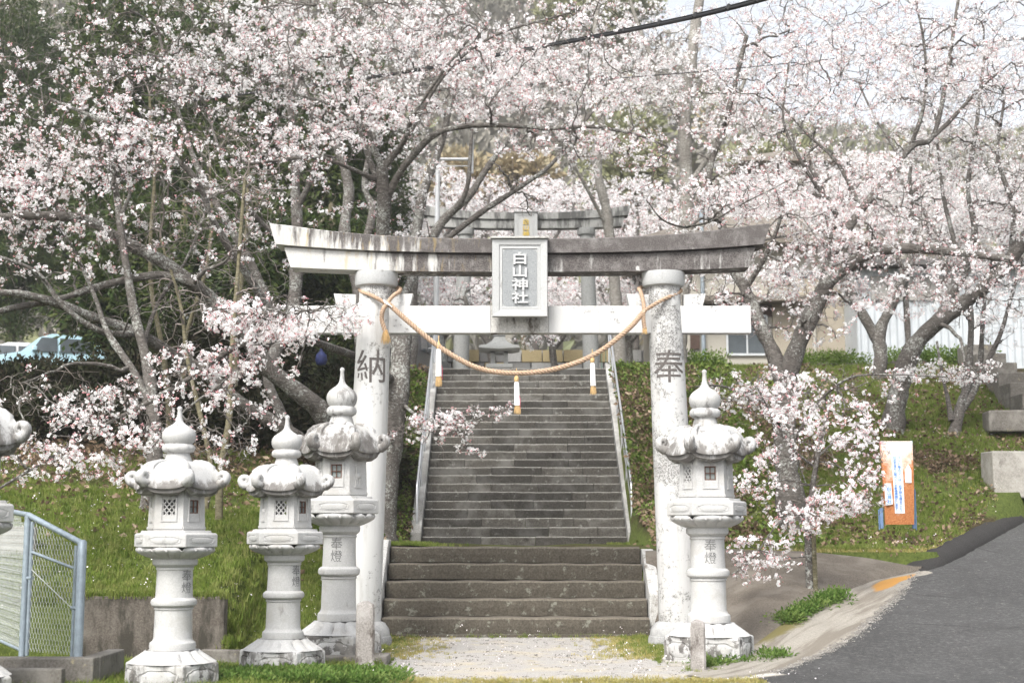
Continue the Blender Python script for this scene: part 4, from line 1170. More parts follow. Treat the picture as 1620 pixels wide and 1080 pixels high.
def deer():
    """small standing deer in low relief: body, neck, head, four legs"""
    global _deer
    if _deer is None:
        m_ = MB()
        def el(c, r_, n=8):
            rg = []
            for i in range(1, 6):
                th = PI*i/6; rg.append([(c[0]+r_[0]*math.sin(th)*math.cos(2*PI*j/n), c[1]+r_[1]*math.sin(th)*math.sin(2*PI*j/n), c[2]+r_[2]*math.cos(th)) for j in range(n)])
            m_.ring_stack(rg)
        el((0, 0, -0.005), (0.045, 0.014, 0.030)); el((-0.030, 0, 0.045), (0.014, 0.010, 0.042)); el((-0.034, 0, 0.095), (0.022, 0.010, 0.013))
        for x in (-0.034, -0.018, 0.020, 0.036): m_.tube([(x, 0, -0.02), (x*1.05, 0, -0.06), (x, 0, -0.10)], [0.009, 0.006, 0.005], 5)
        m_.tube([(-0.025, 0, 0.10), (-0.015, 0, 0.125), (-0.02, 0, 0.14)], [0.004, 0.003, 0.002], 4)
        m_.box((0, 0, -0.108), (0.11, 0.02, 0.012))
        _deer = (m_.v, m_.f)
    return _deer
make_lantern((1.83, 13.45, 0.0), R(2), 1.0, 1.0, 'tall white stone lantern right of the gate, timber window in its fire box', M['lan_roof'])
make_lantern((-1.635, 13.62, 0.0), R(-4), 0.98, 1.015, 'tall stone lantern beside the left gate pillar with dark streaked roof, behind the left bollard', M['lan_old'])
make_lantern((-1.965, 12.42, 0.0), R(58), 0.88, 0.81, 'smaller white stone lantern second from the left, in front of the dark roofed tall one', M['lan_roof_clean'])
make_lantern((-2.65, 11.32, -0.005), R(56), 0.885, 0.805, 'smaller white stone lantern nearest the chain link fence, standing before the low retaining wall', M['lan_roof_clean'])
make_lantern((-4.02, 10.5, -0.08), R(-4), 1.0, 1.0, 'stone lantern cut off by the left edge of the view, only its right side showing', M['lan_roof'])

# bollards
for (px, y, hgt, w, lab) in ((577, 12.6, 0.60, 0.165, 'weathered square stone bollard with pointed top in front of the left tall lantern'), (1105, 12.62, 0.44, 0.135, 'short brown stone bollard with a drilled hole in front of the right lantern')):
    c = P(px, 1055, y); m_ = MB(); h = w/2
    rg = []
    rn = random.Random(px)
    for i in range(9):
        z = (hgt-0.05)*i/8-(0.04 if i == 0 else 0); k = 1-0.06*i/8
        rg.append([(x*h*k+rn.uniform(-.003, .003), y_*h*k+rn.uniform(-.003, .003), z) for x, y_ in ((-1, -0.75), (-0.75, -1), (0.75, -1), (1, -0.75), (1, 0.75), (0.75, 1), (-0.75, 1), (-1, 0.75))])
    rg.append([(x*h*0.86, y_*h*0.86, hgt-0.025) for x, y_ in ((-1, -0.75), (-0.75, -1), (0.75, -1), (1, -0.75), (1, 0.75), (0.75, 1), (-0.75, 1), (-1, 0.75))])
    rg.append([(x*h*0.25, y_*h*0.25, hgt) for x, y_ in ((-1, -0.75), (-0.75, -1), (0.75, -1), (1, -0.75), (1, 0.75), (0.75, 1), (-0.75, 1), (-1, 0.75))])
    m_.ring_stack(rg)
    o = m_.build('stone_bollard', M['post_stone'], smooth=30, label=lab, cat='bollard', group='stone bollards at the apron'); o.location = (c.x, y, 0.0); o.rotation_euler = (0, 0, R(8 if px < 800 else -6))
    if px > 800:
        hl = MB().tube([(0.01, -h*0.955, hgt*0.60), (0.01, -h*0.90, hgt*0.60)], 0.011, 10); hl.build('hole_shade', M['black_cable'], o)  # black plug stands in for the shade inside the hole

# ================================================================ CHAIN LINK FENCE
fn = empty('chain_link_fence', (-3.41, 11.4, 0.21), label='blue grey chain link fence panels on the kerb at the lower left', cat='fence')
fo = Vector(fn.location)
A0 = Vector((-3.41, 11.40, 0.21)); A1 = Vector((-4.00, 11.85, 0.21)); A2 = Vector((-5.45, 14.6, 0.3))
tops = {0: 1.125, 1: 1.345, 2: 1.50}
def L3(v, z): return Vector((v.x, v.y, z))-fo
MB().tube([L3(A0, 0.15), L3(A0, 1.12), L3(A0, 1.135)], [0.036, 0.036, 0.020], 14).build('post', M['galv'], fn, smooth=50)
MB().tube([L3(A1, 0.15), L3(A1, 1.33)], 0.030, 12).build('post', M['galv'], fn, smooth=50)
e = (A1-A0).normalized()
MB().tube([L3(A0+e*0.075, 0.20), L3(A0+e*0.075, 1.09)], 0.016, 8).build('stile', M['galv'], fn, smooth=50)
MB().tube([L3(A1-e*0.065, 0.20), L3(A1-e*0.065, 1.28)], 0.016, 8).build('stile', M['galv'], fn, smooth=50)
MB().tube([L3(A2, 0.15), L3(A2, 1.47)], 0.030, 12).build('post', M['galv'], fn, smooth=50)
for i in range(3):
    z = 1.15-i*0.37-0.05*i
for (a, b_, za, zb, r_, nm, mt) in ((A0, A1, 1.105, 1.335, 0.024, 'top_rail', M['galv']), (A1, A2, 1.335, 1.47, 0.022, 'top_rail', M['galv']), (A0+e*0.07, A1-e*0.06, 0.905, 1.035, 0.012, 'mid_rail', M['galv']),
                                (A0+e*0.07, A1-e*0.06, 0.58, 0.90, 0.004, 'tension_wire', M['wire']), (A1, A2, 0.86, 0.90, 0.004, 'tension_wire', M['wire']), (A1, A2, 0.235, 0.235, 0.014, 'bottom_rail', M['galv'])):
    MB().tube([L3(a, za), L3(b_, zb)], r_, 8).build(nm, mt, fn, smooth=50)
for (v, z) in ((A0, 0.60), (A1, 0.82)):
    MB().tube([L3(v-e*0.03, z), L3(v+e*0.10 if v is A0 else v-e*0.09, z)], 0.018, 8).build('clamp', M['galv'], fn, smooth=50)
def chain(a, b_, z0, za, zb, pitch, name):
    m_ = MB(); d = b_-a; d.z = 0; L = d.length; d.normalize(); nrm = Vector((-d.y, d.x, 0)); n = int(L/pitch)
    dz = pitch*1.05
    for i in range(n+1):
        for sgn in (1,):
            pts = []; k = 0
            x0 = i*pitch
            while True:
                z = z0+k*dz/1.0
                x = x0+(pitch/2 if k % 2 else 0)+0.0
                ztop = za+(zb-za)*(x/L)
                if z > ztop-0.01: break
                if 0 <= x <= L: pts.append(L3(a+d*x, z)+nrm*(0.003 if k % 2 else -0.003))
                k += 1
            if len(pts) > 1: m_.tube(pts, 0.0019, 3, cap=False)
            pts = []; k = 0
            while True:
                z = z0+k*dz; x = x0-(pitch/2 if k % 2 else 0)
                ztop = za+(zb-za)*(x/L)
                if z > ztop-0.01: break
                if 0 <= x <= L: pts.append(L3(a+d*x, z)+nrm*(-0.003 if k % 2 else 0.003))
                k += 1
            if len(pts) > 1: m_.tube(pts, 0.0019, 3, cap=False)
    o = m_.build(name, M['wire'], fn); o['kind'] = 'stuff'; return o
chain(A0+e*0.06, A1-e*0.05, 0.235, 1.10, 1.32, 0.040, 'wire_mesh')
chain(A1, A2, 0.235, 1.335, 1.47, 0.062, 'wire_mesh')

# ================================================================ RUSTY NOTICE BOARD
sg_b = P(1421, 828, 18.3); sz_ = 1.2
def rust_mat():
    m, nt, b = new_mat('rusting painted board', 0.8); T = NT(nt); p = T.coord('Object')
    x = T.sep(p)
    n = T.noise(p, 4.2, 8, 0.72); f = T.noise(p, 60, 3, 0.8)
    lowz = T.math('MULTIPLY_ADD', x[2], -0.42, 0.38)
    side = T.math('MULTIPLY', T.math('ABSOLUTE', T.math('ADD', x[0], 0.01)), 1.05)
    k = T.math('ADD', T.math('ADD', T.math('MULTIPLY', n, 0.85), lowz), side)
    rust = T.mix(T.ramp(f, [(0.35, 0.0), (0.65, 1.0)]), (0.30, 0.095, 0.030), (0.50, 0.22, 0.09))
    pale = T.mix(T.ramp(f, [(0.35, 0.0), (0.65, 1.0)]), (0.62, 0.50, 0.40), (0.70, 0.68, 0.64))
    col = T.mix(T.ramp(k, [(0.48, 0.0), (0.70, 1.0)]), pale, rust)
    T.l(col, b.inputs['Base Color']); T.bump(n, 0.3, 0.01, b)
    return m
nb = empty('notice_board', (sg_b.x, 18.3, sg_b.z-0.04), R(-3), label='rusty orange and white notice board with blue writing in the grass by the road', cat='sign')
m_ = MB(); n = 14; rg = []
for i in range(n+1):
    t_ = i/n; z = 0.03+1.06*t_; w = 0.195+0.012*t_; bow = -0.05*math.sin(t_*PI*0.9)-0.02
    rg.append([(-w-0.0+0.016*(1-t_)*2, bow, z), (-w*0.5, bow-0.012, z), (0.01, bow-0.015, z), (w*0.5, bow-0.012, z), (w, bow, z), (w, bow+0.05, z), (-w+0.03*(1-t_), bow+0.05, z)])
m_.ring_stack(rg); bd = m_.build('board', rust_mat(), nb, smooth=40)
M['blue_pipe'] = plain_mat('blue painted tube', (0.16, 0.25, 0.42), 0.6, 0, 0.15, 12)
for x, hh in ((-0.190, 0.26), (0.215, 0.52)): MB().box((x, 0.09, hh/2-0.02), (0.040, 0.04, hh)).box((x+(0.033 if x > 0 else -0.03), 0.10, hh/2-0.04), (0.012, 0.03, hh)).build('frame_post', M['blue_pipe'], nb, bevel=0.004)
MB().box((0.215, 0.045, 0.60), (0.022, 0.03, 1.0)).build('edge_strip', plain_mat('faded teal edge', (0.12, 0.25, 0.32), 0.7), nb)
def bowy(z): t_ = (z-0.03)/1.06; return -0.05*math.sin(t_*PI*0.9)-0.02-0.017
strip = MB(); rg = []
for i in range(15):
    t_ = i/14; z = 0.17+0.79*t_; xc = 0.015*(1-t_)+(-0.012)*t_
    rg.append([(xc-0.062, bowy(z)-0.001, z), (xc+0.062, bowy(z)-0.001, z), (xc+0.062, bowy(z)+0.006, z), (xc-0.062, bowy(z)+0.006, z)])
strip.ring_stack(rg); M['sticker'] = plain_mat('pale blue sticker', (0.66, 0.72, 0.76), 0.5, 0, 0.06, 9)
strip.build('text_strip', M['sticker'], bd)
def board_text(s_, x0, size, ztop, step, mat):
    V = []; Fq = []
    for i, ch in enumerate(s_):
        if ch == ' ': continue
        v, f = text_mesh(ch, size, 0.0012, offset=0.0006); z0 = ztop-i*step; o = len(V)
        xo = x0+0.022*max(0, (0.6-z0))
        V += [(x+xo, bowy(z+z0)-0.0035+y, z+z0) for x, y, z in v]; Fq += [tuple(k+o for k in q) for q in f]
    me = bpy.data.meshes.new('blue_text'); me.from_pydata(V, [], Fq); me.materials.append(mat); link('blue_text', me, bd)
M['blue_ink'] = plain_mat('blue ink', (0.10, 0.24, 0.62), 0.6, 0, 0.1, 30)
board_text('ペット等のフンは 必ず持ち帰ること！', 0.020, 0.042, 0.875, 0.0400, M['blue_ink'])
board_text('付近を含み人間ペットの散歩厳禁とします！', -0.034, 0.040, 0.875, 0.0355, M['blue_ink'])
MB().prism([(-0.165, 0.27), (-0.075, 0.285), (-0.09, 0.55), (-0.175, 0.55)], bowy(0.4)-0.004, bowy(0.4)+0.008).build('name_sticker', M['sticker'], bd)
text_obj('blue_text', '白山神社', 0.056, 0.001, M['blue_ink'], bd, (-0.118, bowy(0.4)-0.006, 0.40), vertical=True, spacing=0.95, offset=0.001)
MB().prism([(0.09, 0.56), (0.165, 0.555), (0.17, 0.72), (0.135, 0.79), (0.09, 0.72)], bowy(0.6)-0.003, bowy(0.6)+0.008).build('torn_paper', M['paper'], bd)

# ================================================================ FAR STONE LANTERN, POLE, CABLE, WALL
fl = P(790, 585, 33.0)
t = empty('small_stone_lantern', (fl.x, 33.0, PL), label='small grey stone lantern seen under the gate at the top of the stairs', cat='stone lantern')
MB().box((0, 0, 0.12), (0.62, 0.62, 0.24)).build('base', M['far_stone'], t, bevel=0.02)
MB().lathe([(0.20, 0.24), (0.17, 0.30), (0.16, 0.42), (0.20, 0.46), (0.30, 0.50), (0.30, 0.56)], 12).build('shaft', M['far_stone'], t, smooth=40)
MB().box((0, 0, 0.60), (0.62, 0.62, 0.10)).build('platform', M['far_stone'], t, bevel=0.02)
m_ = MB()
for (x, y) in ((-0.15, -0.15), (0.15, -0.15), (-0.15, 0.15), (0.15, 0.15)): m_.box((x, y, 0.80), (0.10, 0.10, 0.30))
m_.box((0, 0, 0.93), (0.40, 0.40, 0.05)); m_.build('fire_box', M['far_stone'], t)
rg = []
for (w, z, c) in ((0.12, 1.30, 0), (0.17, 1.20, 0), (0.30, 1.10, 0.0), (0.46, 1.03, 0.03), (0.475, 0.975, 0.03), (0.30, 0.955, 0)):
    rg.append([(x*w, y*w, z+(c if abs(x)+abs(y) > 1.5 else 0)) for x, y in ((-1, -1), (0, -1), (1, -1), (1, 0), (1, 1), (0, 1), (-1, 1), (-1, 0))])
MB().ring_stack(rg).build('roof', M['far_stone'], t)
MB().lathe([(0.12, 1.30), (0.15, 1.33), (0.13, 1.37), (0.15, 1.42), (0.11, 1.50), (0.03, 1.58), (0.01, 1.62)], 12).build('finial', M['far_stone'], t, smooth=50)

pb = P(688, 560, 31.5)
t = empty('utility_pole', (pb.x, 31.5, PL-0.1), label='slim pale grey metal pole with a crossarm left of the far gate', cat='pole')
MB().tube([(0, 0, 0), (0.02, 0, 2.5), (0.04, 0, 5.35)], [0.07, 0.062, 0.05], 12).build('mast', M['pole'], t, smooth=50)
MB().tube([(-0.05, 0, 5.28), (0.82, 0, 5.28)], 0.035, 8).build('crossarm', M['pole'], t, smooth=50)
MB().tube([(0.05, 0, 5.12), (0.80, 0, 5.12)], 0.012, 6).build('brace', M['pole'], t, smooth=50)
MB().tube([(0.80, 0, 4.95), (0.80, 0, 5.75)], 0.05, 8).build('insulator', M['pole'], t, smooth=50)

# overhead cable bundle
a = P(1330, -35, 15.5); b_ = P(1100, 27, 17.0); c = P(830, 80, 22.0); d = P(590, 123, 27.0); e_ = P(300, 160, 34.0)
pts = smooth_path([a, b_, c, d, e_], 80)
o = MB().tube(pts, 0.024, 8); o.tube([p+Vector((0, 0, 0.034)) for p in pts], 0.012, 6)
rnk = random.Random(2)
for i in range(0, 80, 4): 
    p = pts[i]; o.tube([p+Vector((-0.02, 0, -0.01)), p+Vector((0.02, 0, 0.05))], 0.032, 6)
o.build('power_cable', M['black_cable'], smooth=50, label='thick black overhead cable bundle crossing the blossoms towards the upper right', cat='cable')
o = MB()
for (py, dz) in ((170, 0),):
    pts = smooth_path([P(1620, 62, 24), P(1200, 105, 26), P(900, 130, 29), P(600, 150, 34)], 40); o.tube(pts, 0.010, 5)
o.build('thin_wire', M['black_cable'], label='thin black wire running below the thick cable through the branches', cat='wire')
# ================================================================ BUILDINGS AND CARS
M['cream'] = stone_mat('cream plaster wall', (0.47, 0.445, 0.385), (0.41, 0.385, 0.33), None, 40, 0.1, (0.36, 0.32, 0.25), 1.5, bump=0.1)
M['beige'] = stone_mat('beige plaster wall', (0.38, 0.34, 0.27), (0.33, 0.29, 0.23), None, 40, 0.1, (0.3, 0.25, 0.18), 1.5, bump=0.1)
M['corr'] = plain_mat('white corrugated sheet', (0.50, 0.53, 0.55), 0.5, 0.05, 0.06, 2)
M['dark_glass'] = plain_mat('dark window glass', (0.085, 0.10, 0.11), 0.15, 0, 0.1, 3, 0.6)
M['alu'] = plain_mat('pale aluminium frame', (0.60, 0.62, 0.63), 0.4, 0.3, 0.05, 5)
M['brown'] = plain_mat('brown shutter', (0.085, 0.055, 0.042), 0.7, 0, 0.15, 8)
M['roof_tile'] = plain_mat('dark grey roof', (0.12, 0.115, 0.11), 0.8, 0, 0.15, 5)
M['tan_roof'] = plain_mat('tan roof sheet', (0.20, 0.175, 0.145), 0.8, 0, 0.12, 3)

def house(x0, x1, y, z0, z1, depth, wall, label, windows=(), doors=(), roof='hip'):
    h = empty('house', ((x0+x1)/2, y, z0), label=label, cat='house')
    w = x1-x0
    MB().box((0, depth/2, (z1-z0)/2), (w, depth, z1-z0)).build('wall', wall, h)
    for (px0, px1, zb, zt) in windows:
        cx = (px0+px1)/2-(x0+x1)/2; ww = px1-px0; hh = zt-zb; cz = (zb+zt)/2-z0
        f = MB().box((cx, -0.03, cz+hh/2), (ww, 0.08, 0.05)).box((cx, -0.03, cz-hh/2), (ww, 0.08, 0.06)).box((cx-ww/2, -0.03, cz), (0.05, 0.08, hh)).box((cx+ww/2, -0.03, cz), (0.05, 0.08, hh)).box((cx, -0.03, cz), (0.04, 0.07, hh)).build('window', M['alu'], h)
        MB().box((cx, -0.012, cz), (ww-0.04, 0.02, hh-0.04)).build('pane', M['dark_glass'], f)
    if roof == 'hip':
        e = 0.7; hh = 1.5
        MB().add([(-w/2-e, -e, z1-z0), (w/2+e, -e, z1-z0), (w/2+e, depth+e, z1-z0), (-w/2-e, depth+e, z1-z0), (-w/2-e, -e, z1-z0+0.14), (w/2+e, -e, z1-z0+0.14), (w/2+e, depth+e, z1-z0+0.14), (-w/2-e, depth+e, z1-z0+0.14), (-w/2+1.6, depth/2, z1-z0+hh), (w/2-1.6, depth/2, z1-z0+hh)],
                 [(0, 3, 2, 1), (0, 1, 5, 4), (1, 2, 6, 5), (2, 3, 7, 6), (3, 0, 4, 7), (4, 5, 9, 8), (5, 6, 9), (6, 7, 8, 9), (7, 4, 8)]).build('roof', M['tan_roof'], h)
    return h
X = lambda px, Y: P(px, 540, Y).x
Z = lambda py, Y: P(810, py, Y).z
hY = 36.5
h = house(X(1052, hY), X(1350, hY), hY, PL-0.05, Z(392, hY), 6.0, M['cream'], 'cream plastered house behind the blossoms to the right of the front gate',
      windows=[(X(1150, hY), X(1213, hY), Z(561, hY), Z(500, hY)), (X(1232, hY), X(1300, hY), Z(470, hY), Z(430, hY))])
cx0 = (X(1052, hY)+X(1350, hY))/2
MB().box((X(1190, hY)-cx0, -0.35, Z(478, hY)-PL+0.05), (3.2, 0.7, 0.14)).build('canopy', M['tan_roof'], h)
MB().box((X(1099, hY)-cx0, -0.05, Z(537, hY)-PL+0.05), (0.24, 0.06, 0.50)).build('shutter', M['brown'], h)
MB().box((X(1185, hY)-cx0, -0.03, Z(484, hY)-PL+0.05-0.12), (2.6, 0.05, 0.32)).build('recess_shade', M['brown'], h)  # flat dark strip stands in for the shaded recess under the eave
MB().box((X(1283, hY)-cx0, -0.06, Z(520, hY)-PL+0.05), (2.0, 0.08, 2.6)).build('beige_panel', M['beige'], h)
MB().tube([(X(1112, hY)-cx0, -0.10, 0), (X(1112, hY)-cx0, -0.10, 5.3)], 0.055, 8).build('downpipe', plain_mat('grey blue downpipe', (0.30, 0.35, 0.39), 0.6), h, smooth=50)
MB().tube([(X(1287, hY)-cx0, -0.14, 0), (X(1287, hY)-cx0, -0.14, 3.4)], 0.05, 8).build('downpipe', M['cream'], h, smooth=50)
hY2 = 50.0
house(X(1205, hY2), X(1345, hY2), hY2, PL, Z(262, hY2), 7.0, M['beige'], 'tall tan walled building rising behind the cream house, right of the gate', windows=[(X(1225, hY2), X(1262, hY2), Z(330, hY2), Z(300, hY2))])

# corrugated shed: the sheet is real corrugation
sY = 35.0
x0, x1 = X(1358, sY), X(1690, sY); z0, z1 = PL-0.1, Z(425, sY)
sh = empty('shed', ((x0+x1)/2, sY, z0), label='long white corrugated metal shed behind the trees at the right', cat='shed')
w = x1-x0; n = int(w/0.045); Vv = []; Fq = []
for i in range(n+1):
    x = -w/2+w*i/n; y = -0.018 if (i % 4) in (0, 1) else 0.018
    Vv += [(x, y, 0), (x, y, z1-z0)]
for i in range(n): Fq.append((2*i, 2*i+2, 2*i+3, 2*i+1))
link('corrugated_wall', fast_mesh('corrugated_wall', Vv, np.array(Fq), [M['corr']]), sh)
MB().box((0, 2.5, (z1-z0)/2), (w, 4.8, z1-z0-0.02)).build('shed_body', M['corr'], sh)
MB().box((0, 2.3, z1-z0+0.08), (w+0.5, 5.6, 0.14)).build('roof', M['roof_tile'], sh)
MB().box((-w/2+X(1545, sY)-x0, -0.05, 1.1), (0.13, 0.1, 2.2)).build('corner_trim', M['paper'], sh)
MB().box((-w/2+X(1450, sY)-x0, -0.035, (z1-z0)-0.5), (2.2, 0.05, 0.6)).build('grey_panel', plain_mat('grey louvre panel', (0.32, 0.31, 0.29), 0.7), sh)

# block wall seen under the gate, stone by stone
bw = empty('block_wall', (P(850, 560, 44.0).x, 44.0, PL), label='low wall of grey and tan stone blocks behind the small lantern at the top of the stairs', cat='wall')
M['blk'] = stone_mat('mixed wall block', (0.42, 0.42, 0.41), (0.30, 0.30, 0.29), None, 30, 0.2, (0.15, 0.15, 0.14), 3, var=0.45)
M['blk_tan'] = stone_mat('tan wall block', (0.46, 0.38, 0.22), (0.36, 0.29, 0.16), None, 30, 0.2, (0.15, 0.14, 0.12), 3, var=0.3)
bx = {}
rn = random.Random(8)
for r_ in range(6):
    x = -4.6+(0.2 if r_ % 2 else 0)
    while x < 4.0:
        w = rn.choice([0.5, 0.65, 0.8]); tan = rn.random() < 0.3; key = (w, tan)
        if key not in bx:
            me = bpy.data.meshes.new('wall_stone'); m_ = MB().box((0, 0, 0), (w-0.03, 0.35, 0.37), top=(0.98, 0.9)); me.from_pydata(m_.v, [], m_.f); me.materials.append(M['blk_tan'] if tan else M['blk']); bx[key] = me
        o = link('wall_stone', bx[key], bw); o.location = (x+w/2, rn.uniform(-0.04, 0.04), 0.2+r_*0.40)
        x += w
MB().box((-0.2, 0.25, 1.2), (8.9, 0.2, 2.4)).build('mortar_core', M['blk'], bw)
gr = P(955, 560, 40.0)
g_ = empty('mesh_gate', (gr.x, 40, PL), label='small green wire gate beside the right pillar of the far torii', cat='gate')
m_ = MB()
for i in range(8): m_.tube([(-0.4+0.115*i, 0, 0.1), (-0.4+0.115*i, 0, 1.9)], 0.012, 5)
m_.build('bars', plain_mat('green wire', (0.12, 0.26, 0.19), 0.6), g_)['kind'] = 'stuff'
for x in (-0.42, 0.42): MB().tube([(x, 0, 0), (x, 0, 1.95)], 0.03, 6).build('frame_post', plain_mat('green frame', (0.12, 0.28, 0.20), 0.6), g_)

def car(loc, rz, paint, label, L=3.5, W=1.5, H=1.5, van=False, name='parked_car'):
    c = empty(name, loc, rz, label=label, cat='car' if not van else 'van')
    hw = W/2
    if van: prof = [(-L/2, 0.35), (-L/2, 0.85), (-L/2+0.10, 1.05), (-L/2+0.55, H-0.12), (-L/2+0.9, H), (L/2-0.15, H), (L/2-0.02, H-0.2), (L/2, 0.9), (L/2, 0.35)]
    else: prof = [(-L/2, 0.35), (-L/2-0.03, 0.62), (-L/2+0.06, 0.78), (-L/2+0.72, 0.93), (-L/2+1.22, H-0.14), (-L/2+1.55, H-0.02), (0.35, H), (L/2-0.75, H-0.10), (L/2-0.28, 0.98), (L/2, 0.85), (L/2+0.02, 0.35)]
    m_ = MB(); n = len(prof); rg = []
    for t_, s_ in ((-1, 0.90), (-0.92, 0.985), (-0.6, 1.0), (0.6, 1.0), (0.92, 0.985), (1, 0.90)):
        ring = []
        for x, z in prof:
            inw = 1-0.16*max(0, (z-0.92))/(H-0.9)
            ring.append((x*(0.99 if abs(t_) == 1 else 1), t_*hw*inw, 0.35+(z-0.35)*(1 if abs(t_) < 1 else 0.985)))
        rg.append(ring)
    body = m_.ring_stack(rg).build('body', paint, c, smooth=38)
    # side windows
    for s_ in (-1, 1):
        def wy(z): return s_*hw*(1-0.16*max(0, z-0.92)/(H-0.9))+s_*0.004
        zs0, zs1 = 0.96, H-0.14
        spans = ((-L/2+1.0, -0.02), (0.06, L/2-0.62)) if not van else ((-L/2+0.5, -L/2+1.25), (-L/2+1.35, 0.3), (0.4, L/2-0.2))
        for i, (a, b2) in enumerate(spans):
            sa = 0.26 if i == 0 else 0.0; sb = 0.22 if i == len(spans)-1 and not van else 0.0
            V = [(a, wy(zs0), zs0), (b2, wy(zs0), zs0), (b2-sb, wy(zs1), zs1), (a+sa, wy(zs1), zs1)]
            V += [(x, y-s_*0.03, z) for x, y, z in V]
            MB().add(V, [(0, 1, 2, 3), (4, 5, 6, 7), (0, 1, 5, 4), (1, 2, 6, 5), (2, 3, 7, 6), (3, 0, 4, 7)]).build('side_window', M['dark_glass'], c)
        MB().box((-L/2+1.05, s_*(hw+0.09), 1.02), (0.12, 0.16, 0.12)).build('mirror', paint, c, bevel=0.02)
        for x in (-L/2+0.65, L/2-0.6):
            w_ = MB().lathe([(0.18, -0.09), (0.27, -0.09), (0.285, -0.05), (0.285, 0.05), (0.27, 0.09), (0.18, 0.09)], 20).build('wheel', M['black_cable'], c, smooth=40); w_.location = (x, s_*(hw-0.07), 0.28); w_.rotation_euler = (PI/2, 0, 0)
            MB().lathe([(0.17, -0.095), (0.17, 0.095)], 12).build('rim', M['alu'], w_)
        hl = MB().box((-L/2+0.03, s_*(hw-0.22), 0.72), (0.14, 0.26, 0.13)).build('headlight', M['alu'], c, bevel=0.02)
        MB().box((L/2+0.0, s_*(hw-0.10), 0.85), (0.05, 0.12, 0.24)).build('tail_light', plain_mat('red lamp lens', (0.4, 0.03, 0.02), 0.3), c, bevel=0.01)
    # windscreens
    if not van:
        V = [(-L/2+0.70, -hw*0.84, 0.955), (-L/2+0.70, hw*0.84, 0.955), (-L/2+1.19, hw*0.76, H-0.16), (-L/2+1.19, -hw*0.76, H-0.16)]
        V = [(x-0.03, y, z+0.01) for x, y, z in V]
    else:
        V = [(-L/2+0.10, -hw*0.86, 1.08), (-L/2+0.10, hw*0.86, 1.08), (-L/2+0.52, hw*0.78, H-0.16), (-L/2+0.52, -hw*0.78, H-0.16)]; V = [(x-0.02, y, z) for x, y, z in V]
    MB().add(V, [(0, 1, 2, 3)]).build('windscreen', M['dark_glass'], c)
    V = [(L/2-0.27, -hw*0.8, 1.0), (L/2-0.27, hw*0.8, 1.0), (L/2-0.70, hw*0.74, H-0.13), (L/2-0.70, -hw*0.74, H-0.13)] if not van else [(L/2+0.004, -hw*0.8, 1.0), (L/2+0.004, hw*0.8, 1.0), (L/2-0.04, hw*0.74, H-0.25), (L/2-0.04, -hw*0.74, H-0.25)]
    MB().add([(x+0.02, y, z+0.01) for x, y, z in V], [(0, 1, 2, 3)]).build('rear_window', M['dark_glass'], c)
    gl = MB()
    for i in range(3): gl.box((-L/2-0.035, 0, 0.50+i*0.07), (0.04, W*0.55, 0.025))
    gl.build('grille', M['black_cable'], c)
    MB().box((-L/2-0.04, 0, 0.40), (0.02, 0.33, 0.13)).build('number_plate', M['paper'], c)
    MB().box((L/2+0.03, 0, 0.62), (0.02, 0.33, 0.15)).build('number_plate', plain_mat('yellow plate', (0.75, 0.55, 0.08), 0.6), c)
    return c
M['blue_paint'] = plain_mat('pale blue car paint', (0.50, 0.72, 0.82), 0.3, 0.1, 0.02, 3, 0.5)
M['grey_paint'] = plain_mat('dark grey car paint', (0.10, 0.105, 0.11), 0.35, 0.3, 0.04, 3, 0.5)
M['white_paint'] = plain_mat('white car paint', (0.72, 0.73, 0.74), 0.3, 0, 0.02, 3, 0.5)
c0 = P(84, 560, 40.0)
car((c0.x, 40.0, P(88, 584, 40.0).z-0.55), R(28), M['blue_paint'], 'pale blue small car parked on the dark bank at the left edge', L=3.4, W=1.48, H=1.50)
c1 = P(15, 560, 45.0)
car((c1.x, 45.5, P(15, 584, 45.0).z-0.55), R(22), M['white_paint'], 'white car parked behind the pale blue car at the left edge', L=3.6, W=1.6, H=1.42)
c2 = P(672, 560, 33.5)
car((c2.x-0.55, 34.0, PL), R(80), M['grey_paint'], 'dark grey van parked beyond the big trunk at the top left of the stairs', L=3.4, W=1.48, H=1.75, van=True, name='parked_van')
c3 = P(160, 562, 41.0)
car((c3.x+0.6, 43.0, P(160, 584, 41.0).z-0.6), R(100), M['grey_paint'], 'dark car half hidden in shade to the right of the pale blue car', L=3.4, W=1.5, H=1.5)

# blue cloth bundle hanging by the trunk
bb = P(508, 563, 21.0)
m_ = MB().lathe([(0.01, 0.17), (0.025, 0.12), (0.03, 0.08), (0.10, 0.02), (0.115, -0.06), (0.09, -0.13), (0.03, -0.15)], 16, mod=lambda a, r_, z: (r_*(1+0.12*math.sin(a*5)), z))
o = m_.build('blue_bag', plain_mat('deep blue cloth', (0.03, 0.04, 0.13), 0.7, 0, 0.3, 15), smooth=60, label='small deep blue cloth bag hanging among the blossoms left of the left gate pillar', cat='bag'); o.location = bb; o.scale = (0.75, 0.75, 0.95)
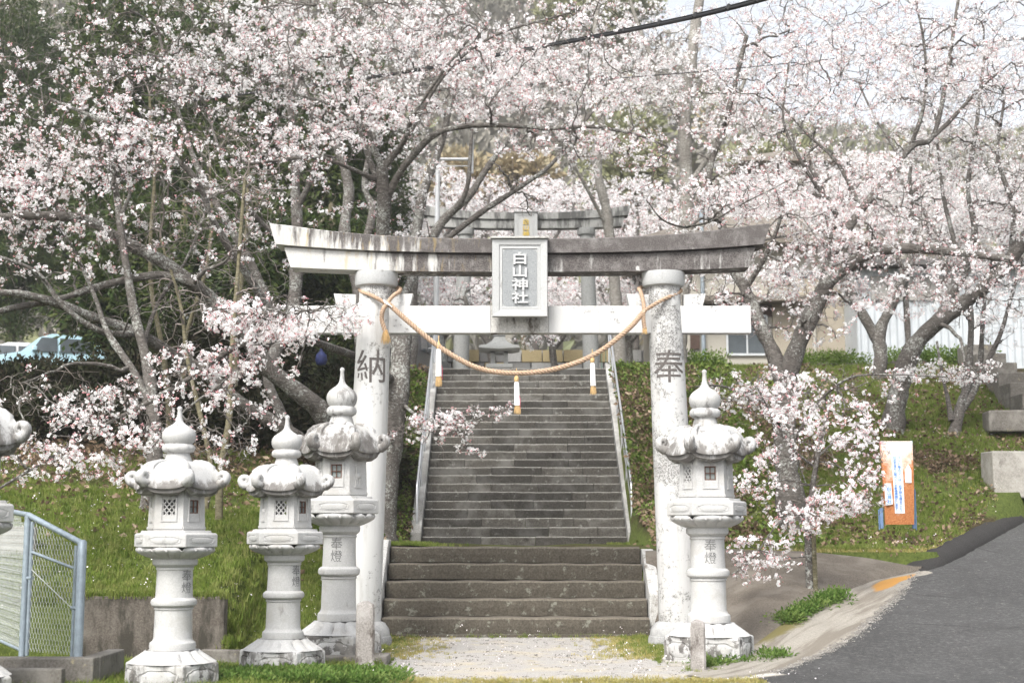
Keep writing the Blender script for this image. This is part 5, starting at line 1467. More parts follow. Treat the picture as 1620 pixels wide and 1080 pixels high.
# ================================================================ GROWTH VARIANTS
def flower_cluster(seed, nf, nb, petal, white=False, size=0.045, fl=0.0175):
    rn = random.Random(seed); V = []; Fq = []; mi = []
    ncl = 1 if nf < 4 else (2 if nf < 9 else 3)
    cen = [Vector((rn.uniform(-1, 1)*0.55, rn.uniform(-1, 1)*0.55, (k-(ncl-1)/2)*1.25))*size*(1 if ncl > 1 else 0) for k in range(ncl)]
    for i in range(nf):
        d = Vector([rn.gauss(0, 1) for _ in range(3)]).normalized()
        c = cen[i % ncl]+d*size*rn.uniform(0.35, 1.15)
        u = d.cross(Vector((0.3, 0.2, 0.9))).normalized(); w = d.cross(u)
        ph = rn.uniform(0, 6.28); f = fl*rn.uniform(0.85, 1.12); cup = rn.uniform(0.15, 0.5)
        for k in range(5):
            t = ph+k*2*PI/5
            def pt(r_, dt, up): return c+(u*math.cos(t+dt)+w*math.sin(t+dt))*r_*f+d*up*f
            o = len(V); V += [pt(0.10, 0, 0), pt(0.80, -0.58, cup*0.55), pt(1.08, 0, cup*0.8), pt(0.80, 0.58, cup*0.55)]
            Fq.append((o, o+1, o+2, o+3)); mi.append(0)
        # calyx seen from behind and as a reddish heart
        o = len(V); V += [c-d*f*0.60, c+u*f*0.13, c-u*f*0.07+w*f*0.11, c-u*f*0.07-w*f*0.11, c+d*f*0.05]
        for t3 in ((0, 1, 2), (0, 2, 3), (0, 3, 1), (4, 1, 2), (4, 2, 3), (4, 3, 1)):
            Fq.append((o+t3[0], o+t3[1], o+t3[2], o+t3[2])); mi.append(1)
    for i in range(nb):
        d = Vector([rn.uniform(-1, 1) for _ in range(3)]).normalized(); c = d*size*rn.uniform(0.8, 1.35); f = fl*0.42
        u = d.cross(Vector((0.3, 0.2, 0.9))).normalized(); w = d.cross(u); o = len(V)
        V += [c-d*f*1.6, c+u*f, c-u*f*0.5+w*f*0.87, c-u*f*0.5-w*f*0.87, c+d*f*1.5, c-d*f*3.2]
        for t3, m_ in (((4, 1, 2), 2), ((4, 2, 3), 2), ((4, 3, 1), 2), ((0, 1, 2), 1), ((0, 2, 3), 1), ((0, 3, 1), 1)):
            Fq.append((o+t3[0], o+t3[1], o+t3[2], o+t3[2])); mi.append(m_)
    quads = [f for f in Fq if len(set(f)) == 4]; tris = [f[:3] for f in Fq if len(set(f)) == 3]
    mq = [m for f, m in zip(Fq, mi) if len(set(f)) == 4]; mt = [m for f, m in zip(Fq, mi) if len(set(f)) == 3]
    return fast_mesh('blossom', np.array([tuple(v) for v in V]), [np.array(quads), np.array(tris)], [petal, M['calyx'], M['bud']], mq+mt)
G_PINK = variant_group('pink blossom', [flower_cluster(1, 9, 3, M['petal'], size=0.030), flower_cluster(2, 5, 4, M['petal'], size=0.026), flower_cluster(3, 15, 3, M['petal'], size=0.036), flower_cluster(4, 3, 6, M['petal'], size=0.024), flower_cluster(5, 12, 4, M['petal'], size=0.032), flower_cluster(6, 2, 2, M['petal'], size=0.016), flower_cluster(7, 7, 5, M['petal'], size=0.034), flower_cluster(8, 1, 3, M['petal'], size=0.014)])
G_WHITE = variant_group('white blossom', [flower_cluster(11, 11, 2, M['petal_white'], size=0.036), flower_cluster(12, 7, 1, M['petal_white'], size=0.034), flower_cluster(13, 14, 1, M['petal_white'], size=0.042), flower_cluster(14, 4, 3, M['petal_white'], size=0.03), flower_cluster(15, 2, 2, M['petal_white'], size=0.02)])

def leaf_cluster(seed, n, rad, ll, lw, mat, droop=0.2, flat=0.5):
    rn = random.Random(seed); V = []; Fq = []
    for i in range(n):
        d = Vector([rn.gauss(0, 1) for _ in range(3)]).normalized(); c = d*rad*rn.random()**0.4
        ax = (d+Vector((rn.uniform(-.6, .6), rn.uniform(-.6, .6), rn.uniform(-.6, .2)-droop))).normalized()
        s_ = ax.cross(Vector((rn.uniform(-flat, flat), rn.uniform(-flat, flat), 1))).normalized(); nn = s_.cross(ax)
        l_ = ll*rn.uniform(0.7, 1.2); w = lw*rn.uniform(0.7, 1.2); o = len(V)
        V += [c, c+ax*l_*0.45+s_*w*0.5+nn*0.06*l_, c+ax*l_-nn*0.10*l_, c+ax*l_*0.45-s_*w*0.5+nn*0.06*l_]
        Fq += [(o, o+1, o+2, o+3)]
    return fast_mesh('leaves', np.array([tuple(v) for v in V]), np.array(Fq), [mat])
G_EVER = variant_group('evergreen leaves', [leaf_cluster(20+i, 26, 0.28, 0.13, 0.05, M['evergreen']) for i in range(4)])
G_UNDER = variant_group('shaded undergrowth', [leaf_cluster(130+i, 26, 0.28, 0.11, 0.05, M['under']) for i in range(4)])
G_HEDGE = variant_group('hedge leaves', [leaf_cluster(30+i, 30, 0.16, 0.06, 0.035, M['hedge']) for i in range(3)])
G_IVY = variant_group('ivy leaves', [leaf_cluster(40+i, 16, 0.10, 0.05, 0.045, M['ivy'], 0.0, 1.0) for i in range(4)])
G_HILLA = variant_group('bare hill crowns', [leaf_cluster(50+i, 90, 1.0, 0.34, 0.16, M['hill_a'], 0, 2) for i in range(3)])
G_HILLB = variant_group('green hill crowns', [leaf_cluster(60+i, 90, 1.0, 0.34, 0.20, M['hill_b'], 0, 2) for i in range(3)])
G_HILLC = variant_group('ochre hill crowns', [leaf_cluster(70+i, 90, 1.0, 0.34, 0.20, M['hill_c'], 0, 2) for i in range(2)])
def grass_tuft(seed, n, h, spread, mat, w=0.004):
    rn = random.Random(seed); V = []; Fq = []
    for i in range(n):
        a = rn.uniform(0, 6.28); r_ = spread*rn.random(); b0 = Vector((r_*math.cos(a), r_*math.sin(a), -0.01))
        l_ = h*rn.uniform(0.5, 1.15); lean = Vector((rn.uniform(-1, 1), rn.uniform(-1, 1), 0))*l_*0.45; s_ = Vector((math.cos(a*3), math.sin(a*3), 0))*w
        m_ = b0+lean*0.35+Vector((0, 0, l_*0.6)); t = b0+lean+Vector((0, 0, l_*rn.uniform(0.7, 1))); o = len(V)
        V += [b0-s_, b0+s_, m_+s_*0.8, m_-s_*0.8, t]
        Fq += [(o, o+1, o+2, o+3), (o+3, o+2, o+4, o+4)]
    q = [f for f in Fq if len(set(f)) == 4]; t3 = [f[:3] for f in Fq if len(set(f)) == 3]
    return fast_mesh('tuft', np.array([tuple(v) for v in V]), [np.array(q), np.array(t3)], [mat])
G_GRASS = variant_group('grass tufts', [grass_tuft(80+i, 16, 0.10, 0.05, M['grass']) for i in range(4)])
G_DRY = variant_group('dry tufts', [grass_tuft(90+i, 14, 0.07, 0.05, M['dry_grass']) for i in range(3)])
G_WEED = variant_group('weeds', [leaf_cluster(95+i, 30, 0.06, 0.032, 0.016, M['weed'], -0.5, 1.2) for i in range(3)])
def pebbles(seed, n, rad, s_, mat):
    rn = random.Random(seed); m_ = MB()
    for i in range(n):
        a = rn.uniform(0, 6.28); q = rad*rn.random()**0.5; r_ = s_*rn.uniform(0.5, 1.2)
        m_.box((q*math.cos(a), q*math.sin(a), r_*0.3), (r_*2, r_*rn.uniform(1.2, 2), r_*1.2), rz=rn.uniform(0, 3), top=(0.6, 0.6))
    me = bpy.data.meshes.new('grit'); me.from_pydata(m_.v, [], m_.f); me.materials.append(mat); return me
M['grit'] = leafy('pale grit', [(0.26, 0.245, 0.22), (0.14, 0.13, 0.12), (0.36, 0.345, 0.32)], 0)
M['fallen_petal'] = leafy('fallen petal', [(0.88, 0.82, 0.84), (0.80, 0.72, 0.74)], 0.1)
G_GRIT = variant_group('grit', [pebbles(140+i, 9, 0.06, 0.007, M['grit']) for i in range(3)])
G_PETAL = variant_group('fallen petals', [leaf_cluster(150+i, 6, 0.16, 0.018, 0.014, M['fallen_petal'], 0, 3) for i in range(3)])
G_DEAD = variant_group('fallen leaves', [leaf_cluster(100+i, 7, 0.10, 0.075, 0.045, M['dead_leaf'], 0, 3) for i in range(4)])
for nm in ('pink blossom',): pass

# ================================================================ TREE GROWER
def catmull(P_, n):
    P_ = np.asarray(P_, float); E = np.vstack([2*P_[0]-P_[1], P_, 2*P_[-1]-P_[-2]]); s_ = len(P_)-1
    t = np.linspace(0, s_, n); k = np.minimum(t.astype(int), s_-1); u = (t-k)[:, None]
    a, b_, c, d = E[k], E[k+1], E[k+2], E[k+3]
    return 0.5*(2*b_+(c-a)*u+(2*a-5*b_+4*c-d)*u*u+(3*b_-a-3*c+d)*u**3)
def tubes(paths, rads, sides):
    """paths (p,n,3) radii (p,n) -> verts, quads"""
    p, n, _ = paths.shape
    tan = np.empty_like(paths); tan[:, 1:-1] = paths[:, 2:]-paths[:, :-2]; tan[:, 0] = paths[:, 1]-paths[:, 0]; tan[:, -1] = paths[:, -1]-paths[:, -2]
    tan /= np.linalg.norm(tan, axis=-1, keepdims=True)+1e-9
    ref = np.array([0.31, 0.17, 0.93]); ref2 = np.array([0.9, -0.3, 0.1])
    mt = tan.mean(1, keepdims=True); mt /= np.linalg.norm(mt, axis=-1, keepdims=True)+1e-9
    rv = np.where(np.abs((mt*ref).sum(-1, keepdims=True)) > 0.9, ref2, ref)
    u = np.cross(tan, rv); u /= np.linalg.norm(u, axis=-1, keepdims=True)+1e-9
    w = np.cross(tan, u)
    a = np.arange(sides)*2*PI/sides
    V = paths[:, :, None]+(u[:, :, None]*np.cos(a)[:, None]+w[:, :, None]*np.sin(a)[:, None])*rads[:, :, None, None]
    base = np.arange(p)[:, None, None]*n*sides+np.arange(n-1)[None, :, None]*sides
    j = np.arange(sides)[None, None]; j2 = (j+1) % sides
    Fq = np.stack([base+j, base+j2, base+sides+j2, base+sides+j], -1).reshape(-1, 4)
    return V.reshape(-1, 3), Fq
class Acc:
    def __init__(s): s.V = []; s.F = []; s.n = 0
    def add(s, V, F): s.V.append(V); s.F.append(F+s.n); s.n += len(V)
    def mesh(s, name, mat): return fast_mesh(name, np.concatenate(s.V), np.concatenate(s.F), [mat], smooth=True)
def grow(name, label, limbs, vols, seed, grp=None, bk='bark', tw='twig', spacing=0.085, bscale=1.0, group='cherry trees in bloom', twig_k=1.45, category='cherry tree', base=None, wig=0.03, droop=0.1, bloom_k=0.86, l1=0.030, l2=0.17):
    """limbs: (points [(px,py,Y)...], r0, r1); vols: (px, py, Y, rpx, rpy, rY, twigs, bloom)"""
    rng = np.random.default_rng(seed)
    root = None
    nodes = []; ntan = []; nrad = []
    limb_objs = []
    for li, (pts, r0, r1) in enumerate(limbs):
        W_ = np.array([tuple(P(*p)) for p in pts])
        if li == 0: W_[0, 2] = min(W_[0, 2], float(ground_z(W_[0, 0], W_[0, 1])))-0.08
        L = np.linalg.norm(np.diff(W_, axis=0), axis=1).sum(); n = max(6, int(L/0.11))
        c = catmull(W_, n)
        s_ = np.linspace(0, 1, n)
        ph = rng.uniform(0, 6, (3, 3))
        for k in range(3):
            c += (np.sin(s_[:, None]*L*(1.3+1.6*k)+ph[k])*wig*0.5/(k+1))*np.minimum(1, s_*8)[:, None]
        r_ = r0+(r1-r0)*s_**0.8
        r_ = r_*(1+0.07*np.sin(s_*L*5+seed)+0.05*rng.standard_normal(n))
        if li == 0: r_[:1] *= 1
        if li == 0: r_[:max(2, int(0.35/0.11))] *= np.linspace(1.35, 1.0, max(2, int(0.35/0.11)))
        limb_objs.append((c, r_))
        t = np.gradient(c, axis=0); t /= np.linalg.norm(t, axis=1, keepdims=True)+1e-9
        nodes.append(c); ntan.append(t); nrad.append(r_)
    loc = Vector(limb_objs[0][0][0])
    root = empty(name, loc, label=label, cat=category, group=group)
    off = np.array(loc)
    for li, (c, r_) in enumerate(limb_objs):
        V, Fq = tubes((c-off)[None], r_[None], 14 if r_.max() > 0.05 else 8)
        me = fast_mesh('trunk', V, Fq, [M[bk]], smooth=True)
        link('trunk' if li == 0 else 'limb', me, root)
    nodes = np.concatenate(nodes); ntan = np.concatenate(ntan); nrad = np.concatenate(nrad)
    # attraction points
    T = []; B = []
    for (px, py, Y, rx, ry, rY, n, bl) in vols:
        d = rng.standard_normal((n, 3)); d /= np.linalg.norm(d, axis=1, keepdims=True); d *= rng.random((n, 1))**0.42
        # ragged outline
        T.append(Pa(px+d[:, 0]*rx, py+d[:, 1]*ry, Y+d[:, 2]*rY)); B.append(np.full(n, bl))
    T = np.concatenate(T); B = np.concatenate(B)
    g = ground_z(T[:, 0], T[:, 1]); ok = T[:, 2] > g+0.35; T, B = T[ok], B[ok]
    N = len(T); lev = rng.random(N)
    n1 = lev < l1; n2 = (~n1) & (lev < l2); n3 = ~(n1 | n2)
    br = Acc(); tw_ = Acc(); bl_pts = []
    def attach(T_, npt, r_base, r_len, r_tip, acc, sides, maxlen, prefer=3, start_share=0.45, batch=1, curl=0.12):
        nonlocal nodes, ntan, nrad
        out = []
        for bt in np.array_split(rng.permutation(len(T_)), batch):
            if not len(bt): continue
            kd = KDTree(len(nodes))
            for i, c in enumerate(nodes): kd.insert(c, i)
            kd.balance()
            tt = T_[bt]; src = np.empty(len(bt), int); ds = np.empty(len(bt))
            for i, q in enumerate(tt):
                c = kd.find_n(q, prefer)
                k = c[int(rng.integers(0, len(c)))]; src[i] = k[1]; ds[i] = k[2]
            keep = (ds < maxlen) & (ds > 0.05)
            tt = tt[keep]; src = src[keep]; L = ds[keep]; idx_ = bt[keep]
            if not len(tt): continue
            p0 = nodes[src]; t0 = ntan[src]; dr = (tt-p0)/L[:, None]
            d0 = start_share*t0+(1-start_share)*dr+rng.standard_normal(dr.shape)*0.12; d0 /= np.linalg.norm(d0, axis=1, keepdims=True)
            d1 = dr+rng.standard_normal(dr.shape)*0.35+np.array([0, 0, -droop]); d1 /= np.linalg.norm(d1, axis=1, keepdims=True)
            s_ = np.linspace(0, 1, npt)[None, :, None]
            c1 = p0+d0*L[:, None]*0.38; c2 = tt-d1*L[:, None]*0.33
            path = (1-s_)**3*p0[:, None]+3*(1-s_)**2*s_*c1[:, None]+3*(1-s_)*s_**2*c2[:, None]+s_**3*tt[:, None]
            wv = rng.standard_normal(path.shape)*curl*L[:, None, None]/npt; wv[:, 0] = 0; path += wv
            r0 = np.minimum(nrad[src]*0.8, (r_base+r_len*L)*twig_k)
            rr = r0[:, None]+(np.minimum(r_tip*twig_k, r0)-r0)[:, None]*s_[..., 0]**0.8
            V, Fq = tubes(path-off, rr, sides); acc.add(V, Fq)
            tg = np.gradient(path, axis=1); tg /= np.linalg.norm(tg, axis=-1, keepdims=True)+1e-9
            nodes = np.concatenate([nodes, path[:, 1:].reshape(-1, 3)]); ntan = np.concatenate([ntan, tg[:, 1:].reshape(-1, 3)]); nrad = np.concatenate([nrad, rr[:, 1:].reshape(-1)])
            out.append((path, idx_, L))
        return out
    attach(T[n1], 12, 0.010, 0.011, 0.006, br, 6, 9.0, 2, 0.35, 5, 0.25)
    o2 = attach(T[n2], 8, 0.0055, 0.006, 0.0028, br, 4, 4.0, 3, 0.4, 4, 0.22)
    nkeep = len(nodes)
    B3 = B[n3]; B2 = B[n2]
    o3 = attach(T[n3], 5, 0.0030, 0.0028, 0.0014, tw_, 3, 1.6, 3, 0.4, 3, 0.25)
    for (out, BB, t_a) in ((o3, B3, 0.15), (o2, B2, 0.55)):
        for path, idx_, L in out:
            mid_ = path[:, path.shape[1]//2]
            patch = vnoise(mid_[:, 0]*1.0+mid_[:, 1]*0.7, mid_[:, 2]*1.0-mid_[:, 1]*0.5, 2.6, 17)
            bb = BB[idx_]*np.clip((patch-0.22)*2.3, 0.05, 1.5)*bloom_k; n_pt = path.shape[1]
            k = np.maximum(1, (L*(1-t_a)/spacing*bb*rng.uniform(0.4, 1.5, len(L)))).astype(int)
            k = np.where(rng.random(len(L)) < np.minimum(1, bb*1.6), k, 0); k = np.minimum(k, 14)
            rep = np.repeat(np.arange(len(L)), k); 
            if not len(rep): continue
            t = t_a+(1-t_a)*rng.random(len(rep)); f = t*(n_pt-1); i0 = np.minimum(f.astype(int), n_pt-2); fr = (f-i0)[:, None]
            pts = path[rep, i0]*(1-fr)+path[rep, i0+1]*fr
            bl_pts.append(pts+rng.standard_normal(pts.shape)*0.018)
    if br.V: link('branches', br.mesh('branches', M[bk] if bk != 'bark_olive' else M['twig']), root, kind='stuff')
    if tw_.V: link('twigs', tw_.mesh('twigs', M[tw]), root, kind='stuff')
    nb = 0
    if bl_pts and grp is not None:
        bp = np.concatenate(bl_pts); nb = len(bp)
        gz = ground_z(bp[:, 0], bp[:, 1]); bp = bp[bp[:, 2] > gz+0.1]; nb = len(bp)
        scatter('blossoms', bp-off, rng.uniform(0, 6.28, (nb, 3)), bscale*np.clip(rng.normal(1.0, 0.22, nb), 0.5, 1.6), grp, root, rng)
    print('TREE', label[:50], 'twigs', len(T), 'blossoms', nb)
    return root
# ================================================================ CHERRY TREES NEAR THE GATE
grow('cherry_tree', 'big lichened cherry whose long limbs reach to the left edge above the bank', [
    ([(528, 760, 19.6), (518, 700, 19.5), (508, 655, 19.4), (478, 628, 19.2), (425, 583, 19.0), (385, 530, 18.8), (333, 468, 18.5), (262, 415, 18.2), (190, 378, 18.0), (135, 348, 17.8), (60, 342, 17.5), (-60, 352, 17.2)], 0.17, 0.045),
    ([(500, 720, 19.6), (445, 677, 19.3), (370, 632, 19.0), (325, 590, 18.8), (280, 563, 18.5), (213, 523, 18.1), (150, 503, 17.8), (85, 478, 17.5), (20, 465, 17.2), (-60, 470, 17)], 0.12, 0.04),
    ([(333, 468, 18.5), (300, 446, 18.3), (250, 437, 18.2), (173, 450, 18.0), (83, 477, 17.6), (0, 492, 17.2), (-60, 530, 17)], 0.075, 0.03),
    ([(220, 522, 18.1), (195, 530, 17.9), (150, 520, 17.6), (100, 480, 17.4), (60, 430, 17.4), (0, 405, 17.2)], 0.06, 0.02),
    ([(195, 382, 18.0), (190, 345, 18.0), (205, 300, 18.0), (188, 230, 18.1), (215, 140, 18.3)], 0.035, 0.015),
    ([(425, 583, 19.0), (440, 520, 19.6), (400, 420, 20.0), (330, 300, 20.3), (280, 180, 20.5), (250, 40, 20.7)], 0.10, 0.02),
    ([(465, 700, 19.5), (440, 640, 19.8), (425, 600, 20.0), (430, 560, 20.3)], 0.085, 0.06),
    ([(440, 520, 19.6), (395, 440, 19.0), (340, 350, 18.6), (300, 270, 18.4), (200, 210, 18.2), (80, 160, 18.2)], 0.07, 0.02),
    ], [
    (120, 170, 18.6, 240, 110, 1.6, 620, 0.9), (330, 130, 19.6, 230, 110, 2.2, 620, 0.9), (110, 255, 18.0, 170, 60, 1.2, 600, 1.35), (240, 240, 18.3, 110, 60, 1.0, 300, 1.3),
    (60, 390, 17.8, 150, 70, 1.2, 130, 0.6), (260, 390, 18.4, 210, 80, 1.3, 190, 0.55), (200, 480, 18.0, 250, 60, 1.0, 150, 0.15), (430, 300, 19.5, 120, 80, 1.5, 230, 0.8),
    (110, 20, 19.5, 260, 130, 2.0, 420, 0.5), (30, 330, 17.6, 120, 60, 1.0, 300, 1.0)], 101, G_PINK)

grow('cherry_tree', 'cherry with a thick grey trunk standing right behind the left gate pillar', [
    ([(602, 850, 19.6), (608, 770, 19.6), (618, 690, 19.7), (631, 600, 19.8), (634, 530, 20.0), (626, 480, 20.0), (612, 430, 20.0), (604, 375, 19.8), (606, 310, 19.6), (604, 262, 19.5)], 0.215, 0.085),
    ([(604, 262, 19.5), (592, 232, 19.4), (583, 205, 19.3), (560, 190, 19.2), (520, 165, 19.0), (470, 150, 18.8)], 0.055, 0.018),
    ([(604, 268, 19.5), (630, 240, 19.4), (645, 215, 19.2), (652, 190, 19.0), (690, 130, 18.8), (740, 60, 18.6)], 0.058, 0.018),
    ([(604, 330, 19.7), (628, 285, 19.5), (655, 246, 19.3), (690, 212, 19.1), (740, 197, 19.0), (800, 197, 18.9), (870, 205, 18.8), (930, 200, 18.8), (1000, 212, 18.9), (1060, 235, 19.0)], 0.060, 0.016),
    ([(602, 285, 19.6), (560, 268, 19.3), (500, 250, 19.0), (430, 256, 18.8), (385, 262, 18.6)], 0.045, 0.012),
    ([(628, 500, 20.0), (655, 440, 20.5), (700, 385, 21.0), (760, 335, 21.3), (830, 290, 21.5), (870, 262, 21.6), (910, 215, 21.7), (960, 150, 21.9)], 0.070, 0.018),
    ([(640, 640, 19.8), (652, 650, 19.3), (672, 668, 18.9), (700, 676, 18.6), (750, 664, 18.4), (795, 648, 18.3)], 0.030, 0.006),
    ([(618, 600, 19.7), (560, 560, 18.2), (500, 540, 16.4), (445, 532, 15.3), (385, 545, 15.0), (334, 575, 14.9), (276, 611, 14.9), (180, 664, 14.8), (111, 704, 14.7), (28, 754, 14.6), (-40, 800, 14.5)], 0.060, 0.010),
    ([(445, 532, 15.3), (400, 560, 15.0), (350, 605, 14.9), (290, 650, 14.8), (230, 720, 14.7)], 0.022, 0.006),
    ([(500, 540, 16.2), (480, 520, 15.4), (450, 495, 14.9), (400, 485, 14.7), (340, 490, 14.6)], 0.022, 0.006),
    ([(604, 300, 19.6), (570, 200, 19.8), (540, 100, 20.0), (500, 0, 20.1)], 0.05, 0.02),
    ([(645, 215, 19.2), (700, 120, 19.4), (780, 60, 19.6), (900, 20, 19.8)], 0.04, 0.015),
    ], [
    (600, 165, 19.3, 105, 70, 0.9, 420, 1.2), (480, 70, 19.6, 130, 100, 1.6, 480, 1.0), (640, 40, 19.5, 140, 90, 1.6, 520, 1.0), (770, 130, 19.2, 130, 80, 1.4, 480, 1.0), (900, 90, 19.5, 150, 110, 1.6, 520, 0.95),
    (920, 225, 19.0, 150, 38, 0.7, 330, 1.1), (1040, 260, 19.0, 60, 50, 0.7, 120, 0.9), (470, 230, 18.9, 120, 40, 0.8, 220, 1.1), (600, 330, 20.2, 60, 60, 0.7, 50, 0.5), (820, 300, 21.6, 120, 60, 0.8, 60, 0.4),
    (440, 505, 14.75, 125, 42, 0.40, 620, 1.25), (355, 580, 14.9, 130, 42, 0.5, 260, 0.8), (240, 650, 14.8, 150, 60, 0.5, 330, 0.7), (110, 715, 14.7, 140, 60, 0.45, 210, 0.7), (90, 620, 15.2, 120, 40, 0.5, 90, 0.25), (400, 650, 15.0, 60, 40, 0.4, 80, 0.7), (540, 505, 15.0, 50, 40, 0.25, 120, 1.0), (320, 705, 14.8, 100, 40, 0.4, 150, 0.7),
    (695, 670, 18.6, 85, 28, 0.45, 200, 1.15), (735, 720, 18.5, 50, 16, 0.3, 16, 0.7), (780, 648, 18.3, 40, 16, 0.3, 40, 0.9), (640, 690, 19.0, 40, 22, 0.4, 60, 0.8)], 102, G_PINK, bk='bark', droop=0.05)

grow('cherry_tree', 'slim cherry with a dark flared foot on the grass bank behind the leftmost whole lantern', [
    ([(228, 820, 16.9), (240, 760, 16.95), (245, 690, 17.1), (243, 620, 17.3), (230, 560, 17.5), (212, 490, 17.7), (195, 400, 17.9), (180, 300, 18.1), (160, 200, 18.4)], 0.115, 0.03),
    ([(240, 650, 17.2), (210, 590, 17.3), (172, 530, 17.5), (150, 470, 17.7), (120, 400, 17.9)], 0.060, 0.02),
    ([(243, 640, 17.3), (225, 560, 17.8), (250, 480, 18.4), (300, 400, 18.9), (340, 300, 19.3)], 0.04, 0.015),
    ], [(170, 330, 18.0, 150, 110, 1.2, 130, 0.6), (100, 640, 16.3, 120, 60, 0.7, 80, 0.1), (320, 320, 19.0, 110, 90, 1.0, 110, 0.6)], 103, G_PINK, spacing=0.1)

for (i, bx_, tops, r_, lab) in ((0, (346, 855, 16.3), [(350, 740, 16.5), (362, 640, 16.8), (367, 560, 17.1), (376, 440, 17.6), (390, 280, 18.2)], 0.052, 'straight olive barked sapling rising just right of the leftmost whole lantern'),
                          (1, (322, 830, 16.8), [(330, 740, 17.0), (325, 690, 17.2), (302, 580, 17.6), (285, 480, 18.0), (255, 380, 18.4)], 0.040, 'leaning olive sapling close beside the straight one, behind the lanterns'),
                          (2, (268, 690, 19.5), [(262, 590, 19.8), (240, 450, 20.1), (243, 300, 20.5), (236, 150, 20.9)], 0.050, 'thin olive stem rising out of the dark bank left of the saplings'),
                          (3, (365, 690, 21.5), [(372, 560, 21.7), (388, 400, 22.0), (395, 250, 22.4)], 0.06, 'slender olive stem between the big limbs and the torii end'),
                          (4, (305, 700, 22.0), [(290, 560, 22.2), (330, 400, 22.5), (335, 260, 22.8)], 0.05, 'slender grey stem behind the crossing limbs on the left bank')):
    grow('sapling', lab, [([bx_]+tops, r_, 0.02)], [(tops[-1][0], tops[-1][1], tops[-1][2], 110, 130, 1.2, 90, 0.0), (tops[-2][0], tops[-2][1]+40, tops[-2][2], 110, 90, 1.0, 60, 0.0)], 110+i, None, bk='bark_olive', tw='twig_pale', category='sapling', group='thin saplings on the left bank')

# pale trunks further back on the left
grow('cherry_tree', 'pale straight trunked cherry behind the left tip of the front gate', [
    ([(455, 640, 26.0), (462, 520, 26.0), (468, 430, 26.1), (470, 340, 26.2), (468, 250, 26.3), (455, 150, 26.5), (440, 20, 26.7)], 0.17, 0.05),
    ([(470, 330, 26.2), (500, 250, 26.0), (480, 150, 26.0), (420, 60, 26.0)], 0.06, 0.02),
    ([(466, 400, 26.0), (410, 350, 25.5), (370, 290, 25), (330, 180, 25)], 0.06, 0.02),
    ], [(430, 90, 26, 160, 130, 2.2, 520, 0.9), (300, 60, 25.5, 170, 110, 2.0, 480, 0.8), (520, 200, 26, 110, 90, 1.5, 220, 0.8), (440, 380, 26, 100, 50, 1.2, 60, 0.5)], 120, G_WHITE, bk='bark', bscale=1.25, spacing=0.12)
grow('cherry_tree', 'leaning grey cherry seen above the left part of the front gate lintel', [
    ([(575, 600, 25.0), (570, 480, 25.0), (545, 380, 25.1), (550, 300, 25.2), (535, 230, 25.3), (500, 185, 25.4), (470, 110, 25.5), (450, 0, 25.6)], 0.14, 0.05),
    ([(560, 440, 25.0), (590, 340, 25.3), (575, 290, 25.4), (600, 190, 25.5), (650, 80, 25.7)], 0.09, 0.03),
    ], [(520, 60, 25.4, 120, 120, 2.0, 350, 0.9), (620, 60, 25.6, 140, 130, 2.0, 400, 0.9), (650, 260, 26, 70, 80, 1.4, 140, 0.8)], 121, G_WHITE, bk='bark', bscale=1.25, spacing=0.12)

